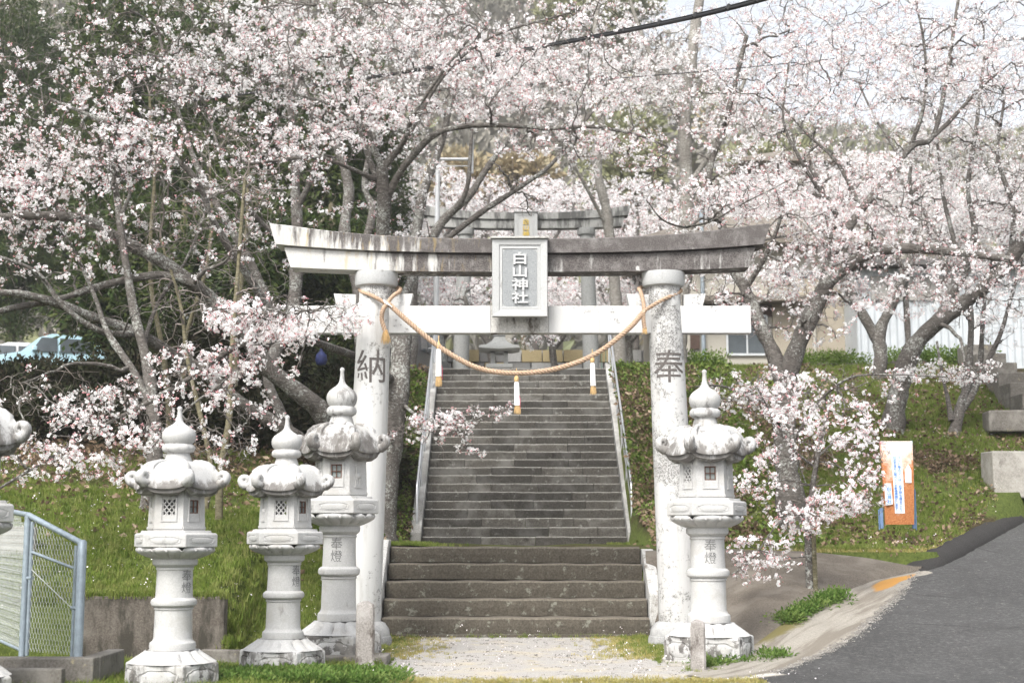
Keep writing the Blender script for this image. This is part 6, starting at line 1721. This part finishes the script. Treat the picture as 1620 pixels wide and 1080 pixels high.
# right side
grow('cherry_tree', 'massive double stemmed cherry right of the front gate, limbs sweeping up to the right', [
    ([(1256, 855, 19.8), (1252, 800, 19.9), (1246, 730, 20.0), (1242, 660, 20.1), (1244, 600, 20.2), (1262, 545, 20.2), (1283, 498, 20.2), (1303, 458, 20.2), (1330, 428, 20.1), (1372, 402, 20.0), (1413, 395, 19.9), (1460, 392, 19.8), (1520, 398, 19.8), (1600, 410, 19.6)], 0.205, 0.05),
    ([(1303, 460, 20.2), (1318, 410, 20.4), (1334, 372, 20.6), (1362, 330, 20.8), (1400, 285, 21.0), (1440, 232, 21.2), (1478, 215, 21.4), (1500, 120, 21.7), (1520, -20, 22)], 0.095, 0.025),
    ([(1240, 610, 20.2), (1225, 565, 20.4), (1200, 510, 20.6), (1178, 455, 20.8), (1158, 410, 21.0), (1140, 350, 21.2), (1120, 280, 21.4), (1150, 180, 21.6), (1180, 60, 21.8)], 0.135, 0.035),
    ([(1334, 372, 20.6), (1318, 330, 20.4), (1290, 290, 20.2), (1265, 250, 20.0), (1240, 190, 20.0), (1250, 100, 20.0)], 0.045, 0.015),
    ([(1362, 330, 20.8), (1325, 255, 21.0), (1270, 205, 21.2), (1200, 130, 21.4)], 0.04, 0.012),
    ([(1140, 350, 21.2), (1110, 345, 20.0), (1085, 358, 18.8), (1050, 350, 18.2), (1020, 318, 18)], 0.028, 0.008),
    ([(1085, 358, 18.8), (1130, 345, 18.2), (1180, 318, 17.9), (1250, 285, 17.8)], 0.018, 0.006),
    ([(1244, 720, 20.0), (1290, 640, 19.4), (1340, 600, 19.0), (1400, 590, 18.8), (1500, 595, 18.6)], 0.03, 0.008),
    ([(1240, 680, 20.0), (1210, 640, 19.0), (1180, 620, 18.2), (1140, 610, 17.6), (1100, 615, 17.2)], 0.03, 0.008),
    ([(1440, 232, 21.2), (1466, 150, 21.0), (1460, 60, 21.0), (1440, -20, 21)], 0.035, 0.012),
    ([(1478, 215, 21.4), (1540, 150, 21.4), (1600, 100, 21.4)], 0.04, 0.012),
    ([(1180, 455, 20.8), (1210, 400, 20.5), (1235, 340, 20.3), (1230, 260, 20.1)], 0.05, 0.015),
    ], [
    (1330, 330, 20.5, 170, 100, 1.6, 860, 1.1), (1200, 170, 20.8, 150, 110, 1.8, 620, 0.95), (1400, 110, 21.3, 190, 110, 1.8, 820, 0.95), (1310, 30, 21.5, 200, 90, 1.8, 620, 0.9), (1160, 310, 18.1, 120, 52, 0.7, 440, 1.3),
    (1200, 620, 18.0, 110, 45, 0.9, 230, 0.9), (1340, 610, 18.9, 120, 50, 0.8, 200, 0.8), (1250, 480, 20.3, 130, 75, 1.2, 420, 1.0), (1300, 400, 20.0, 120, 60, 1.0, 260, 1.1), (1440, 450, 20.0, 120, 60, 1.0, 260, 0.9), (1540, 420, 19.8, 110, 50, 0.8, 260, 1.1), (1120, 450, 20.5, 80, 60, 0.8, 90, 0.7), (1430, 370, 20.0, 130, 45, 0.8, 300, 1.1), (1550, 110, 21.4, 110, 110, 1.3, 280, 0.8)], 131, G_PINK, bk='bark')
grow('cherry_tree', 'stout cherry behind the rusty notice board, two limbs leaning to the right edge', [
    ([(1412, 690, 23.6), (1414, 650, 23.6), (1422, 610, 23.5), (1436, 572, 23.4), (1456, 538, 23.3), (1490, 505, 23.1), (1520, 485, 23.0), (1562, 452, 22.8), (1602, 405, 22.6), (1640, 350, 22.4), (1680, 280, 22.2)], 0.20, 0.085),
    ([(1480, 515, 23.2), (1505, 470, 23.2), (1525, 430, 23.2), (1540, 370, 23.3), (1530, 300, 23.5), (1545, 200, 23.7), (1560, 80, 24)], 0.09, 0.025),
    ([(1525, 430, 23.2), (1500, 350, 23.6), (1490, 280, 23.8), (1480, 180, 24)], 0.05, 0.02),
    ([(1602, 405, 22.6), (1600, 330, 22.8), (1580, 250, 23), (1590, 150, 23.2)], 0.06, 0.02),
    ], [(1560, 240, 23.2, 130, 110, 1.8, 560, 0.9), (1590, 70, 23.5, 130, 120, 1.8, 620, 0.95), (1600, 340, 22.6, 80, 60, 1.0, 260, 1.1), (1480, 160, 23.8, 100, 100, 1.4, 220, 0.7), (1590, 480, 22.6, 90, 50, 0.9, 160, 0.8), (1500, 590, 21.8, 100, 25, 0.7, 150, 0.9)], 132, G_WHITE, bk='bark')
grow('cherry_tree', 'small many stemmed cherry with gnarled foot on the grass at the far right', [
    ([(1508, 678, 23.8), (1518, 645, 23.9), (1527, 610, 24.0), (1532, 560, 24.2), (1536, 500, 24.4), (1530, 440, 24.6)], 0.10, 0.04),
    ([(1520, 650, 23.9), (1545, 610, 24.0), (1568, 560, 24.2), (1590, 510, 24.4), (1610, 440, 24.5)], 0.065, 0.03),
    ([(1505, 665, 23.8), (1500, 630, 23.9), (1494, 600, 24.0), (1485, 540, 24.2)], 0.05, 0.02),
    ([(1524, 640, 23.9), (1550, 580, 24.4), (1556, 500, 24.6), (1560, 430, 24.8)], 0.06, 0.03),
    ], [(1560, 400, 24.5, 110, 70, 1.2, 260, 0.9), (1500, 480, 24.2, 70, 50, 0.8, 60, 0.5), (1610, 520, 24.3, 60, 40, 0.8, 80, 0.8)], 133, G_WHITE, bk='bark')
grow('cherry_tree', 'grey forked cherry standing before the white shed', [
    ([(1388, 605, 27.2), (1392, 570, 27.2), (1390, 525, 27.3), (1412, 478, 27.3), (1432, 432, 27.4), (1445, 380, 27.5), (1440, 300, 27.6)], 0.16, 0.05),
    ([(1390, 540, 27.3), (1350, 470, 27.4), (1320, 400, 27.5), (1300, 300, 27.6)], 0.12, 0.04),
    ([(1440, 590, 27.4), (1436, 540, 27.4), (1433, 480, 27.5), (1436, 430, 27.5)], 0.07, 0.05),
    ], [(1220, 290, 27.5, 120, 80, 1.8, 460, 1.0), (1170, 430, 27.0, 100, 55, 1.0, 200, 0.9), (1290, 430, 27.0, 90, 60, 1.0, 200, 0.8), (1300, 120, 28.5, 190, 120, 2.0, 500, 1.0), (1500, 120, 28.5, 150, 120, 2.0, 450, 1.0), (1420, 320, 27.5, 150, 90, 1.8, 520, 1.0), (1350, 450, 27.4, 100, 50, 1.2, 90, 0.6), (1480, 230, 27.6, 130, 90, 1.6, 300, 0.8)], 134, G_WHITE, bk='bark', bscale=1.25, spacing=0.12)
# young cherry growing from the concrete bank in front
grow('young_cherry', 'young cherry with cut grey trunk and propping stake rising from the concrete bank', [
    ([(1283, 945, 15.75), (1281, 900, 15.75), (1280, 850, 15.8), (1284, 800, 15.85), (1292, 740, 15.9), (1300, 690, 15.9), (1312, 640, 16.0)], 0.060, 0.016),
    ([(1284, 810, 15.85), (1262, 815, 15.5), (1238, 822, 15.3), (1215, 850, 15.2), (1190, 885, 15.1), (1160, 905, 15.0)], 0.014, 0.005),
    ([(1284, 800, 15.85), (1300, 790, 15.6), (1330, 790, 15.4), (1375, 785, 15.3)], 0.014, 0.005),
    ([(1292, 740, 15.9), (1250, 700, 15.8), (1220, 650, 15.7), (1190, 600, 15.6)], 0.018, 0.005),
    ([(1296, 720, 15.9), (1330, 690, 15.8), (1370, 670, 15.7)], 0.014, 0.005),
    ([(1281, 880, 15.7), (1250, 880, 15.5), (1200, 865, 15.3), (1170, 850, 15.2)], 0.009, 0.004),
    ([(1296, 730, 15.9), (1330, 740, 15.6), (1360, 760, 15.4), (1395, 770, 15.3)], 0.010, 0.004),
    ([(1288, 770, 15.9), (1240, 760, 15.5), (1200, 770, 15.3), (1150, 800, 15.2)], 0.010, 0.004),
    ], [(1330, 798, 15.4, 85, 24, 0.4, 190, 1.25), (1270, 825, 15.5, 55, 28, 0.35, 90, 1.1), (1205, 885, 15.2, 75, 45, 0.35, 95, 0.75), (1300, 700, 15.8, 120, 90, 0.8, 200, 0.5), (1225, 650, 15.7, 110, 75, 0.7, 190, 0.6), (1365, 700, 15.7, 50, 70, 0.5, 110, 0.8), (1210, 770, 15.4, 70, 60, 0.4, 70, 0.6), (1370, 770, 15.4, 45, 30, 0.3, 60, 0.9)], 135, G_PINK, bk='bark', bscale=1.0)
s0, s1 = P(1291, 945, 15.7), P(1287, 845, 15.72)
MB().tube([s0, s1], [0.028, 0.026], 8).build('wooden_stake', M['bark_olive'], smooth=40, label='short grey wooden stake propping the young cherry on the concrete bank', cat='stake')

# trees of the upper precinct, above and behind the far gate
grow('cherry_tree', 'tall pale trunked cherry whose trunk runs up past the right pillar of the front gate', [
    ([(1072, 590, 29.0), (1075, 500, 29.0), (1084, 400, 29.0), (1086, 300, 29.0), (1084, 200, 29.0), (1093, 100, 29.1), (1106, 0, 29.2), (1120, -80, 29.3)], 0.21, 0.09),
    ([(1086, 300, 29.0), (1130, 230, 28.8), (1165, 160, 28.6), (1200, 60, 28.5)], 0.07, 0.03),
    ([(1084, 210, 29.0), (1040, 120, 29), (1010, 40, 29), (980, -40, 29)], 0.07, 0.03),
    ], [(1070, 90, 29, 150, 120, 2.0, 520, 0.9), (1180, 130, 28.7, 130, 120, 1.8, 380, 0.8), (1000, 150, 29, 100, 90, 1.5, 260, 0.8), (1110, 380, 29, 90, 60, 1.2, 160, 0.9)], 140, G_WHITE, bk='bark_pale', bscale=1.4, spacing=0.14)
grow('cherry_tree', 'cherry with crooked pale trunk just right of the far gate lintel', [
    ([(985, 590, 33.0), (975, 480, 33.0), (965, 380, 33.0), (957, 320, 33.0), (947, 270, 33.0), (950, 180, 33.1), (940, 80, 33.2), (950, -20, 33.3)], 0.17, 0.06),
    ([(947, 270, 33), (905, 200, 33), (870, 120, 33)], 0.06, 0.03),
    ([(962, 360, 33.0), (930, 300, 32.5), (890, 230, 32), (850, 180, 31.8)], 0.05, 0.02),
    ], [(940, 100, 33, 150, 110, 2.2, 480, 0.9), (830, 110, 33, 120, 100, 2.0, 350, 0.8), (960, 260, 33, 90, 50, 1.4, 130, 0.8)], 141, G_WHITE, bk='bark_pale', bscale=1.5, spacing=0.15)
grow('cherry_tree', 'grey forked cherry beside the utility pole at the top left of the stairs', [
    ([(648, 590, 30.0), (650, 480, 30.0), (660, 360, 30.0), (676, 290, 30.0), (695, 230, 30.0), (715, 150, 30.1), (730, 40, 30.2)], 0.16, 0.05),
    ([(655, 430, 30.0), (700, 352, 30.2), (745, 305, 30.3), (770, 265, 30.4), (815, 205, 30.5), (850, 110, 30.7)], 0.12, 0.04),
    ([(700, 352, 30.2), (735, 310, 29.8), (742, 255, 29.6), (748, 150, 29.5)], 0.08, 0.03),
    ], [(740, 110, 30.2, 140, 110, 2.0, 430, 0.8), (640, 130, 30, 110, 110, 1.8, 300, 0.8), (840, 90, 30.6, 110, 90, 1.6, 250, 0.8), (640, 400, 30.3, 70, 60, 1.2, 130, 0.9)], 142, G_WHITE, bk='bark', bscale=1.4, spacing=0.14)
grow('cherry_tree', 'small dark cherry leaning beside the little stone lantern at the top of the stairs', [
    ([(786, 590, 34.0), (778, 560, 34.0), (765, 530, 34.0), (748, 505, 34.1), (735, 470, 34.2)], 0.12, 0.05),
    ([(776, 555, 34.0), (782, 530, 34.0), (770, 500, 34.0)], 0.05, 0.02),
    ], [(760, 480, 34.5, 70, 50, 1.2, 150, 1.0), (830, 520, 35.0, 70, 45, 1.0, 90, 0.9)], 143, G_WHITE, bk='bark', bscale=1.5, spacing=0.14)
rs = random.Random(77)
SEA = [(600, 44, 340), (690, 47, 330), (770, 52, 345), (850, 47, 350), (930, 50, 345), (1010, 45, 350), (1100, 42, 390), (1190, 43, 350), (1290, 41, 330), (1390, 42, 300), (1500, 41, 320), (1600, 40, 330), (880, 41, 480), (700, 41, 470), (1000, 40, 470)]
WHERE = ['left of the pole', 'between the pole and the far gate', 'behind the left post of the far gate', 'straight behind the plaque of the far gate', 'behind the right end of the far gate lintel', 'right of the far gate', 'above the front gate right pillar', 'above the cream house', 'beside the tan building', 'left of the shed roof', 'above the shed roof', 'at the right edge behind the shed', 'low behind the block wall centre', 'low behind the left far gate pillar', 'low behind the right far gate pillar']
for i, ((px, D_, cy), wh) in enumerate(zip(SEA, WHERE)):
    zb = float(ground_z(P(px, 560, D_).x, D_)); pb_ = 540+FOC*0  # ground line
    gy_ = 840-(zb-CAMZ)/D_*FOC
    ry = 75 if cy < 450 else 55
    grow('cherry_tree', 'white blossoming cherry '+wh, [
        ([(px+5, gy_, D_), (px, gy_-50, D_), (px-6, cy+60, D_), (px, cy, D_), (px+6, cy-50, D_)], 0.16, 0.04),
        ([(px-4, cy+70, D_), (px-40, cy+10, D_), (px-60, cy-40, D_)], 0.08, 0.03), ([(px-2, cy+70, D_), (px+35, cy+15, D_), (px+60, cy-30, D_)], 0.08, 0.03)],
        [(px, cy, D_, 80, ry, 2.4, 820, 1.4)], 150+i, G_WHITE, bk='bark', bscale=2.0, spacing=0.17, l1=0.02, l2=0.12)

# ================================================================ EVERGREENS, SHRUBS, HEDGE
def leafy_tree(name, label, base, trunk_pts, r0, vols, seed, grp, scl, group, cat='evergreen tree', bk='bark_olive', dead=0.0):
    rng = np.random.default_rng(seed)
    root = empty(name, Vector(P(*base)) if len(base) == 3 else base, label=label, cat=cat, group=group); off = np.array(root.location)
    W_ = np.array([tuple(P(*p)) for p in trunk_pts]); c = catmull(W_, 24); r_ = np.linspace(r0, r0*0.3, 24)
    V, Fq = tubes((c-off)[None], r_[None], 10); link('trunk', fast_mesh('trunk', V, Fq, [M[bk]], smooth=True), root)
    br = Acc(); pts = []
    for (px, py, Y, rx, ry, rY, n) in vols:
        d = rng.standard_normal((n, 3)); d /= np.linalg.norm(d, axis=1, keepdims=True); d *= (0.45+0.6*rng.random((n, 1)))
        # group into lumps
        nl = max(6, n//45); lc = rng.standard_normal((nl, 3)); lc /= np.linalg.norm(lc, axis=1, keepdims=True); lc *= rng.uniform(0.35, 1.0, (nl, 1))
        who = rng.integers(0, nl, n); d = lc[who]+rng.standard_normal((n, 3))*0.17
        Tp = Pa(px+d[:, 0]*rx, py+d[:, 1]*ry, Y+d[:, 2]*rY); pts.append(Tp)
        L_ = Pa(px+lc[:, 0]*rx, py+lc[:, 1]*ry, Y+lc[:, 2]*rY)
        src = c[rng.integers(8, 24, nl)]
        s_ = np.linspace(0, 1, 8)[None, :, None]; mid = (src+L_)/2+rng.standard_normal(L_.shape)*0.3
        path = (1-s_)**2*src[:, None]+2*s_*(1-s_)*mid[:, None]+s_**2*L_[:, None]
        V, Fq = tubes(path-off, np.linspace(0.045, 0.012, 8)[None]*np.ones((nl, 1)), 5); br.add(V, Fq)
    link('branches', br.mesh('branches', M[bk]), root, kind='stuff')
    p = np.concatenate(pts); g = ground_z(p[:, 0], p[:, 1]); p = p[p[:, 2] > g+0.1]; n = len(p)
    scatter('leaves', p-off, rng.uniform(0, 6.28, (n, 3)), scl*rng.uniform(0.7, 1.3, n), grp, root, rng)
    return root
EV = [(-90, 48, 330), (10, 47, 290), (95, 49, 300), (180, 38, 230), (265, 40, 300), (350, 36, 260), (430, 39, 330), (500, 37, 300), (565, 41, 380), (190, 31, 420), (290, 30, 430), (400, 30, 420), (520, 31, 440)]
EVW = ['at the very left edge', 'above the pale blue car', 'behind the pale blue car', 'behind the slim cherry on the left bank', 'in the dark middle of the left wood', 'behind the olive saplings', 'behind the pale trunk left of the gate', 'beyond the left tip of the front gate', 'behind the left gate pillar', 'hanging low over the bank behind the slim cherry', 'hanging low over the bank behind the saplings', 'hanging low behind the crossing cherry limbs', 'hanging low behind the torii tie beam end']
for i, ((px, D_, cy), wh) in enumerate(zip(EV, EVW)):
    zb = float(ground_z(P(px, 560, D_).x, D_)); gy_ = 840-(zb-CAMZ)/D_*FOC
    leafy_tree('evergreen_tree', 'dark broadleaf evergreen '+wh, (px, gy_, D_), [(px, gy_+4, D_), (px+8, gy_-100, D_), (px-6, cy, D_), (px+5, cy-120, D_)], 0.2,
               [(px, cy-50, D_, 88, 235, 2.6, 1900), (px+20, min(cy+190, 440), D_-0.5, 75, 75, 1.8, 420)] if D_ > 33 else [(px, cy, D_, 80, 130, 1.8, 1100)], 200+i, G_EVER, 1.25, 'evergreens behind the left bank')
SH = [(20, 0, 25.5, 70, 26), (120, 0, 25, 70, 30), (210, 0, 25.5, 60, 55), (300, 0, 24.5, 60, 60), (390, 0, 25.0, 60, 65), (460, 0, 24.5, 50, 60), (540, 0, 23.5, 40, 50), (70, 0, 22, 70, 26), (190, 0, 22, 60, 34), (350, 0, 22, 60, 36), (450, 0, 21.5, 50, 34), (590, 0, 24, 30, 40)]
SHW = ['under the front of the pale blue car', 'below the dark parked car', 'behind the slim cherry foot', 'behind the leaning sapling', 'behind the crossing limbs', 'behind the big cherry limb', 'behind the dark roofed lantern finial', 'low on the bank at the far left', 'low on the bank beside the slim cherry', 'low behind the smaller lantern finials', 'low beside the foot of the big limbed cherry', 'behind the left gate pillar']
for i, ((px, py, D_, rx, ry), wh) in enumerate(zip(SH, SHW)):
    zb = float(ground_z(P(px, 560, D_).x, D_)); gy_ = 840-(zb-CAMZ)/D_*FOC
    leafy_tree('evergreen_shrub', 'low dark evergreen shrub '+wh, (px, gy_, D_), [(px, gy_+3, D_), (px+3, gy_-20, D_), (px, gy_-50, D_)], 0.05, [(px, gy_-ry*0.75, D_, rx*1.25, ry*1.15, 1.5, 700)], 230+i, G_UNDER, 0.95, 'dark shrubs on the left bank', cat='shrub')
# yellow green trees beyond the right part of the far gate and behind the pole
for (px, py, D_, rx, ry, g_, lab) in ((985, 265, 60, 45, 60, G_HILLB, 'yellow green leafy tree right of the far gate'), (725, 275, 66, 34, 24, G_HILLC, 'ochre leaved tree behind the crossarm of the pole'), (1225, 270, 62, 40, 34, G_HILLB, 'olive green tree above the tan building'), (960, 20, 95, 70, 60, G_HILLB, 'yellow green tree high on the hill above the gate'), (825, 282, 68, 26, 10, G_HILLC, 'ochre leaved bush peeping above the blossom behind the far gate')):
    zb = float(ground_z(P(px, 560, D_).x, D_)); gy_ = 840-(zb-CAMZ)/D_*FOC
    leafy_tree('spring_tree', lab, (px, gy_, D_), [(px, gy_+3, D_), (px+3, (gy_+py)/2, D_), (px, py, D_)], 0.2, [(px, py, D_, rx, ry, 2.5, 260)], int(px), g_, 0.9, 'spring leaved trees beyond the precinct', cat='tree')

rng = np.random.default_rng(5)
# clipped hedge along the precinct edge on the right
for (pa, pb_, D_, lab) in ((1060, 1145, 29.5, 'low clipped green hedge between the right gate pillar and the double cherry'), (1240, 1370, 29.3, 'low clipped green hedge right of the double stemmed cherry'), (1400, 1560, 28.8, 'low bright green hedge before the white shed')):
    x0, x1 = P(pa, 575, D_).x, P(pb_, 575, D_).x
    root = empty('hedge', ((x0+x1)/2, D_, PL-0.1), label=lab, cat='hedge', group='hedges at the precinct edge')
    MB().box((0, 0, 0.16), (x1-x0-0.2, 0.45, 0.34)).build('stems', M['twig'], root)
    n = int((x1-x0)*160); p = rng.uniform(-0.5, 0.5, (n, 3))*np.array([x1-x0, 0.85, 0.50])+np.array([0, 0, 0.28])
    scatter('leaves', p, rng.uniform(0, 6.28, (n, 3)), rng.uniform(0.7, 1.2, n), G_HEDGE, root, rng)

# far wooded hillside: one mass, thousands of crowns
n = 16000
hx = rng.uniform(-115, 125, n); hy = 64+rng.random(n)**0.8*130
hz = ground_z(hx, hy); typ = rng.random(n)+0.35*(vnoise(hx, hy, 0.05, 31)-0.5)
for nm, sel, g_, s_ in (('hillside_wood', typ < 0.80, G_HILLA, 2.6), ('green_hillside_wood', (typ >= 0.80) & (typ < 1.0), G_HILLB, 2.6), ('ochre_hillside_wood', typ >= 1.0, G_HILLC, 1.8)):
    k = int(sel.sum()); p = np.stack([hx, hy, hz+1.2], -1)[sel]; p[:, 2] += rng.uniform(0, 1.6, k)
    scatter(nm, p, rng.uniform(0, 6.28, (k, 3)), s_*rng.uniform(0.6, 1.25, k), g_, None, rng)

# ================================================================ GROUND COVER
def cover(name, grp, n, xr, yr, dens, scl, seed, zoff=0.0, kind=None):
    rng = np.random.default_rng(seed)
    x = rng.uniform(*xr, n); y = rng.uniform(*yr, n)
    keep = rng.random(n) < dens(x, y); x = x[keep]; y = y[keep]; z = ground_z(x, y)+zoff; k = len(x)
    r_ = np.stack([rng.uniform(-.2, .2, k), rng.uniform(-.2, .2, k), rng.uniform(0, 6.28, k)], -1)
    print('COVER', name, k)
    return scatter(name, np.stack([x, y, z], -1), r_, scl*rng.uniform(0.6, 1.4, k), grp, None, rng)
LT = litter_at
cover('bank_grass', G_GRASS, 42000, (-9.5, -1.75), (13.68, 21.5), lambda x, y: np.clip(1.1-LT(x, y)*1.3, 0, 1)*np.clip(2.4*vnoise(x, y, 1.6, 51)-0.35, 0.12, 1)*(~((x > -4.05) & (x < -2.65) & (y < 13.65))), 0.85, 301)
cover('right_bank_grass', G_GRASS, 60000, (2.0, 9.4), (17.6, 28.2), lambda x, y: (x < road_edge_x(y)-0.30)*(np.clip(1.15-LT(x, y), 0.15, 1))*np.clip(2.4*vnoise(x, y, 1.4, 52)-0.35, 0.15, 1), 0.95, 302)
cover('short_dry_grass', G_DRY, 14000, (2.0, 7.6), (17.5, 22.5), lambda x, y: (x < road_edge_x(y)-0.20)*np.clip(1.25-0.42*(y-17.5), 0.05, 1)*0.8, 0.8, 303)
cover('corner_grass', G_GRASS, 16000, (-5.2, -0.75), (10.6, 13.55), lambda x, y: (x < np.interp(y, [10.6, 11.4, 12.2, 13.2, 13.6], [-2.2, -1.35, -1.30, -1.15, -1.2]))*(0.25+0.9*vnoise(x, y, 2.0, 53))*(~((x > -3.25) & (x < -2.2) & (y < 10.6))), 0.75, 304)
cover('gap_grass', G_GRASS, 9000, (-2.75, -1.62), (13.9, 18.2), lambda x, y: 0.75+0*x, 0.85, 305)
cover('roadside_weeds', G_WEED, 5200, (-2.6, -0.85), (11.35, 12.15), lambda x, y: np.exp(-((x+1.75)/0.55)**2)*np.clip(2.4*vnoise(x, y, 5, 12)-0.5, 0, 1), 1.0, 306, 0.02)
cover('roadside_dry_grass', G_DRY, 5200, (-1.9, 2.2), (11.46, 12.15), lambda x, y: np.exp(-((y-11.55)/0.22)**2)*(0.5+0.5*(np.abs(x) > 0.6)), 0.6, 307)
cover('apron_edge_grass', G_GRASS, 5200, (-1.62, 1.9), (13.8, 16.6), lambda x, y: np.clip(np.exp(-((x+1.55)/0.30)**2)+np.exp(-((x-1.55)/0.28)**2)+0.9*np.exp(-((y-16.52)/0.08)**2)*(vnoise(x, y, 3, 8) > 0.4), 0, 1), 0.55, 308)
cover('apron_dry_grass', G_DRY, 5200, (-1.6, 1.9), (13.6, 16.6), lambda x, y: np.clip(np.exp(-((x+1.25)/0.35)**2)+np.exp(-((x-1.30)/0.35)**2), 0, 1)*0.7, 0.6, 309)
def on_fn(name, grp, pts, scl, seed, zo=0.01):
    rng = np.random.default_rng(seed); p = np.array(pts, float); k = len(p)
    return scatter(name, p+np.array([0, 0, zo]), np.stack([rng.uniform(-.2, .2, k), rng.uniform(-.2, .2, k), rng.uniform(0, 6.28, k)], -1), scl*rng.uniform(0.6, 1.3, k), grp, None, rng)
r_ = np.random.default_rng(77)
pp = []
for i in range(260):
    t = r_.random(); a = np.array([2.70, 14.35, 0.30]); b2 = np.array([3.55, 15.70, 0.51]); q = a+(b2-a)*t; w = r_.normal(0, 0.055)
    pp.append((q[0]+w, q[1]-w*0.8, q[2]+0.01))
on_fn('crease_weeds', G_WEED, pp, 1.1, 310)
pp = [(1.9+r_.normal(0, 0.18), 12.95+abs(r_.normal(0, 0.12)), 0.01) for i in range(60)]+[(2.42+r_.normal(0, 0.06), 13.3+r_.normal(0, 0.12), 0.05) for i in range(60)]+[(1.72+r_.normal(0, 0.05), 12.9+r_.normal(0, 0.05), 0.0) for i in range(30)]
on_fn('lantern_foot_weeds', G_WEED, pp, 1.1, 311)
pp = [(x, y, 0.99+0.03*math.exp(-((x+1.5)/0.5)**2)) for x, y in zip(-1.6+abs(r_.normal(0, 0.3, 500)), 18.0+abs(r_.normal(0, 1.2, 500)))]+[(x, 23.05-abs(r_.normal(0, 0.3)), 0.98) for x in r_.uniform(1.5, 2.0, 80)]
on_fn('landing_grass', G_GRASS, pp, 0.55, 312)
# grit and petals
pp = []
for i in range(1500):
    y = r_.uniform(11.6, 17.4); x = float(road_edge_x(y))+r_.normal(0, 0.028)-0.01
    pp.append((x, y, float(road_z(y))+0.008))
for i in range(500):
    t = r_.random(); q = t*0.9; pp.append((3.9+r_.uniform(0, 0.9), 16.0+r_.uniform(0, 1.4), float(road_z(16.0+1.4*0.5))+0.0))
pp = pp[:900]+[(x, y, 0.006) for x, y in zip(r_.uniform(-1.3, 2.0, 700), 11.45+abs(r_.normal(0, 0.06, 700)))]+[(x, y, 0.006) for x, y in zip(r_.uniform(-1.3, 1.7, 500), r_.uniform(11.6, 16.4, 500))]
on_fn('loose_grit', G_GRIT, pp, 0.75, 330, 0.0)
pp = [(x, y, float(road_z(y))+0.013) for x, y in zip(r_.uniform(2.6, 9.0, 900), r_.uniform(10.5, 20, 900)) if x > road_edge_x(y)+0.1]
on_fn('road_grit', G_GRIT, pp[:400], 0.30, 331, 0.0)
cover('fallen_petals', G_PETAL, 9000, (-9, 9), (13.7, 27), lambda x, y: ((x < -1.8) | (x > 2.1))*(x < road_edge_x(y)-0.1)*0.16, 1.0, 332, 0.03)
pp = [(x, y, 0.012) for x, y in zip(r_.uniform(-1.3, 2.6, 160), r_.uniform(11.2, 16.4, 160))]
on_fn('apron_petals', G_PETAL, pp, 0.8, 333, 0.0)
# ivy and fallen leaves on the banks beside the stairs and in the left wood
cover('bank_ivy', G_IVY, 3000, (1.98, 4.4), (17.9, 28.1), lambda x, y: (0.25+0.9*vnoise(x, y, 1.8, 61))*np.clip((4.6-x), 0, 1), 1.0, 320, 0.03)
cover('stair_side_ivy', G_IVY, 3000, (-2.8, -1.70), (17.9, 28.1), lambda x, y: 0.3+0.6*vnoise(x, y, 1.8, 62), 1.0, 321, 0.03)
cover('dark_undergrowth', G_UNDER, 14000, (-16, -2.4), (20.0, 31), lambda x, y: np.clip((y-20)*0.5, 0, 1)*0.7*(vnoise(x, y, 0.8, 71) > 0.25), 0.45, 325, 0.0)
cover('fallen_leaves', G_DEAD, 30000, (-13, -1.7), (15.5, 30), lambda x, y: np.clip(LT(x, y)*1.0-0.05, 0, 1)*np.where((y > 20.5) & (x < -2.6), 0.16, 0.5), 1.0, 322, 0.02)
cover('right_fallen_leaves', G_DEAD, 32000, (1.98, 9.0), (18.0, 27.5), lambda x, y: (x < road_edge_x(y)-0.3)*np.clip(LT(x, y)-0.1, 0, 1)*0.85, 0.9, 323, 0.03)
cover('kerbside_leaves', G_DEAD, 1200, (4.6, 9.0), (17.0, 25), lambda x, y: np.exp(-((x-(road_edge_x(y)-0.35))/0.15)**2), 0.7, 324, 0.02)

# thin spring haze that pales the wooded hill
hz = MB().box((0, 215, 32), (560, 500, 76)); hz.v = [(x, y, -1.2 if z < 0 else 74.0) for x, y, z in hz.v]
hm = bpy.data.materials.new('spring haze'); hm.use_nodes = True; hn = hm.node_tree; hn.nodes.clear()
ho = hn.nodes.new('ShaderNodeOutputMaterial'); hp = hn.nodes.new('ShaderNodeVolumePrincipled')
hp.inputs['Color'].default_value = (0.95, 0.96, 0.97, 1); hp.inputs['Density'].default_value = 0.0010; hp.inputs['Anisotropy'].default_value = 0.2
hn.links.new(hp.outputs[0], ho.inputs['Volume'])
hz.build('haze', hm, kind='stuff')

# grass hanging over the retaining wall and round the lantern feet
pp = [(r_.uniform(-4.0, -2.68), 13.55+r_.uniform(-0.06, 0.12), 0.585) for i in range(420)]+[(-2.66+r_.normal(0, 0.04), 13.4+r_.uniform(0, 0.5), r_.uniform(0.02, 0.2)) for i in range(60)]
on_fn('wall_top_grass', G_GRASS, pp, 0.9, 340, 0.0)
pp = []
for cx_, cy_, rr_ in ((1.83, 13.45, 0.45), (-1.635, 13.62, 0.45), (-1.965, 12.42, 0.40), (-2.65, 11.32, 0.40), (-1.30, 12.6, 0.11), (1.65, 12.62, 0.09), (-1.62, 15.4, 0.36), (1.79, 15.4, 0.36)):
    for i in range(int(90*rr_/0.4)):
        a_ = r_.uniform(0, 6.28); q_ = rr_+abs(r_.normal(0, 0.05)); pp.append((cx_+q_*math.cos(a_), cy_+q_*math.sin(a_), 0.005))
on_fn('foot_grass', G_GRASS, pp, 0.45, 341, 0.0)
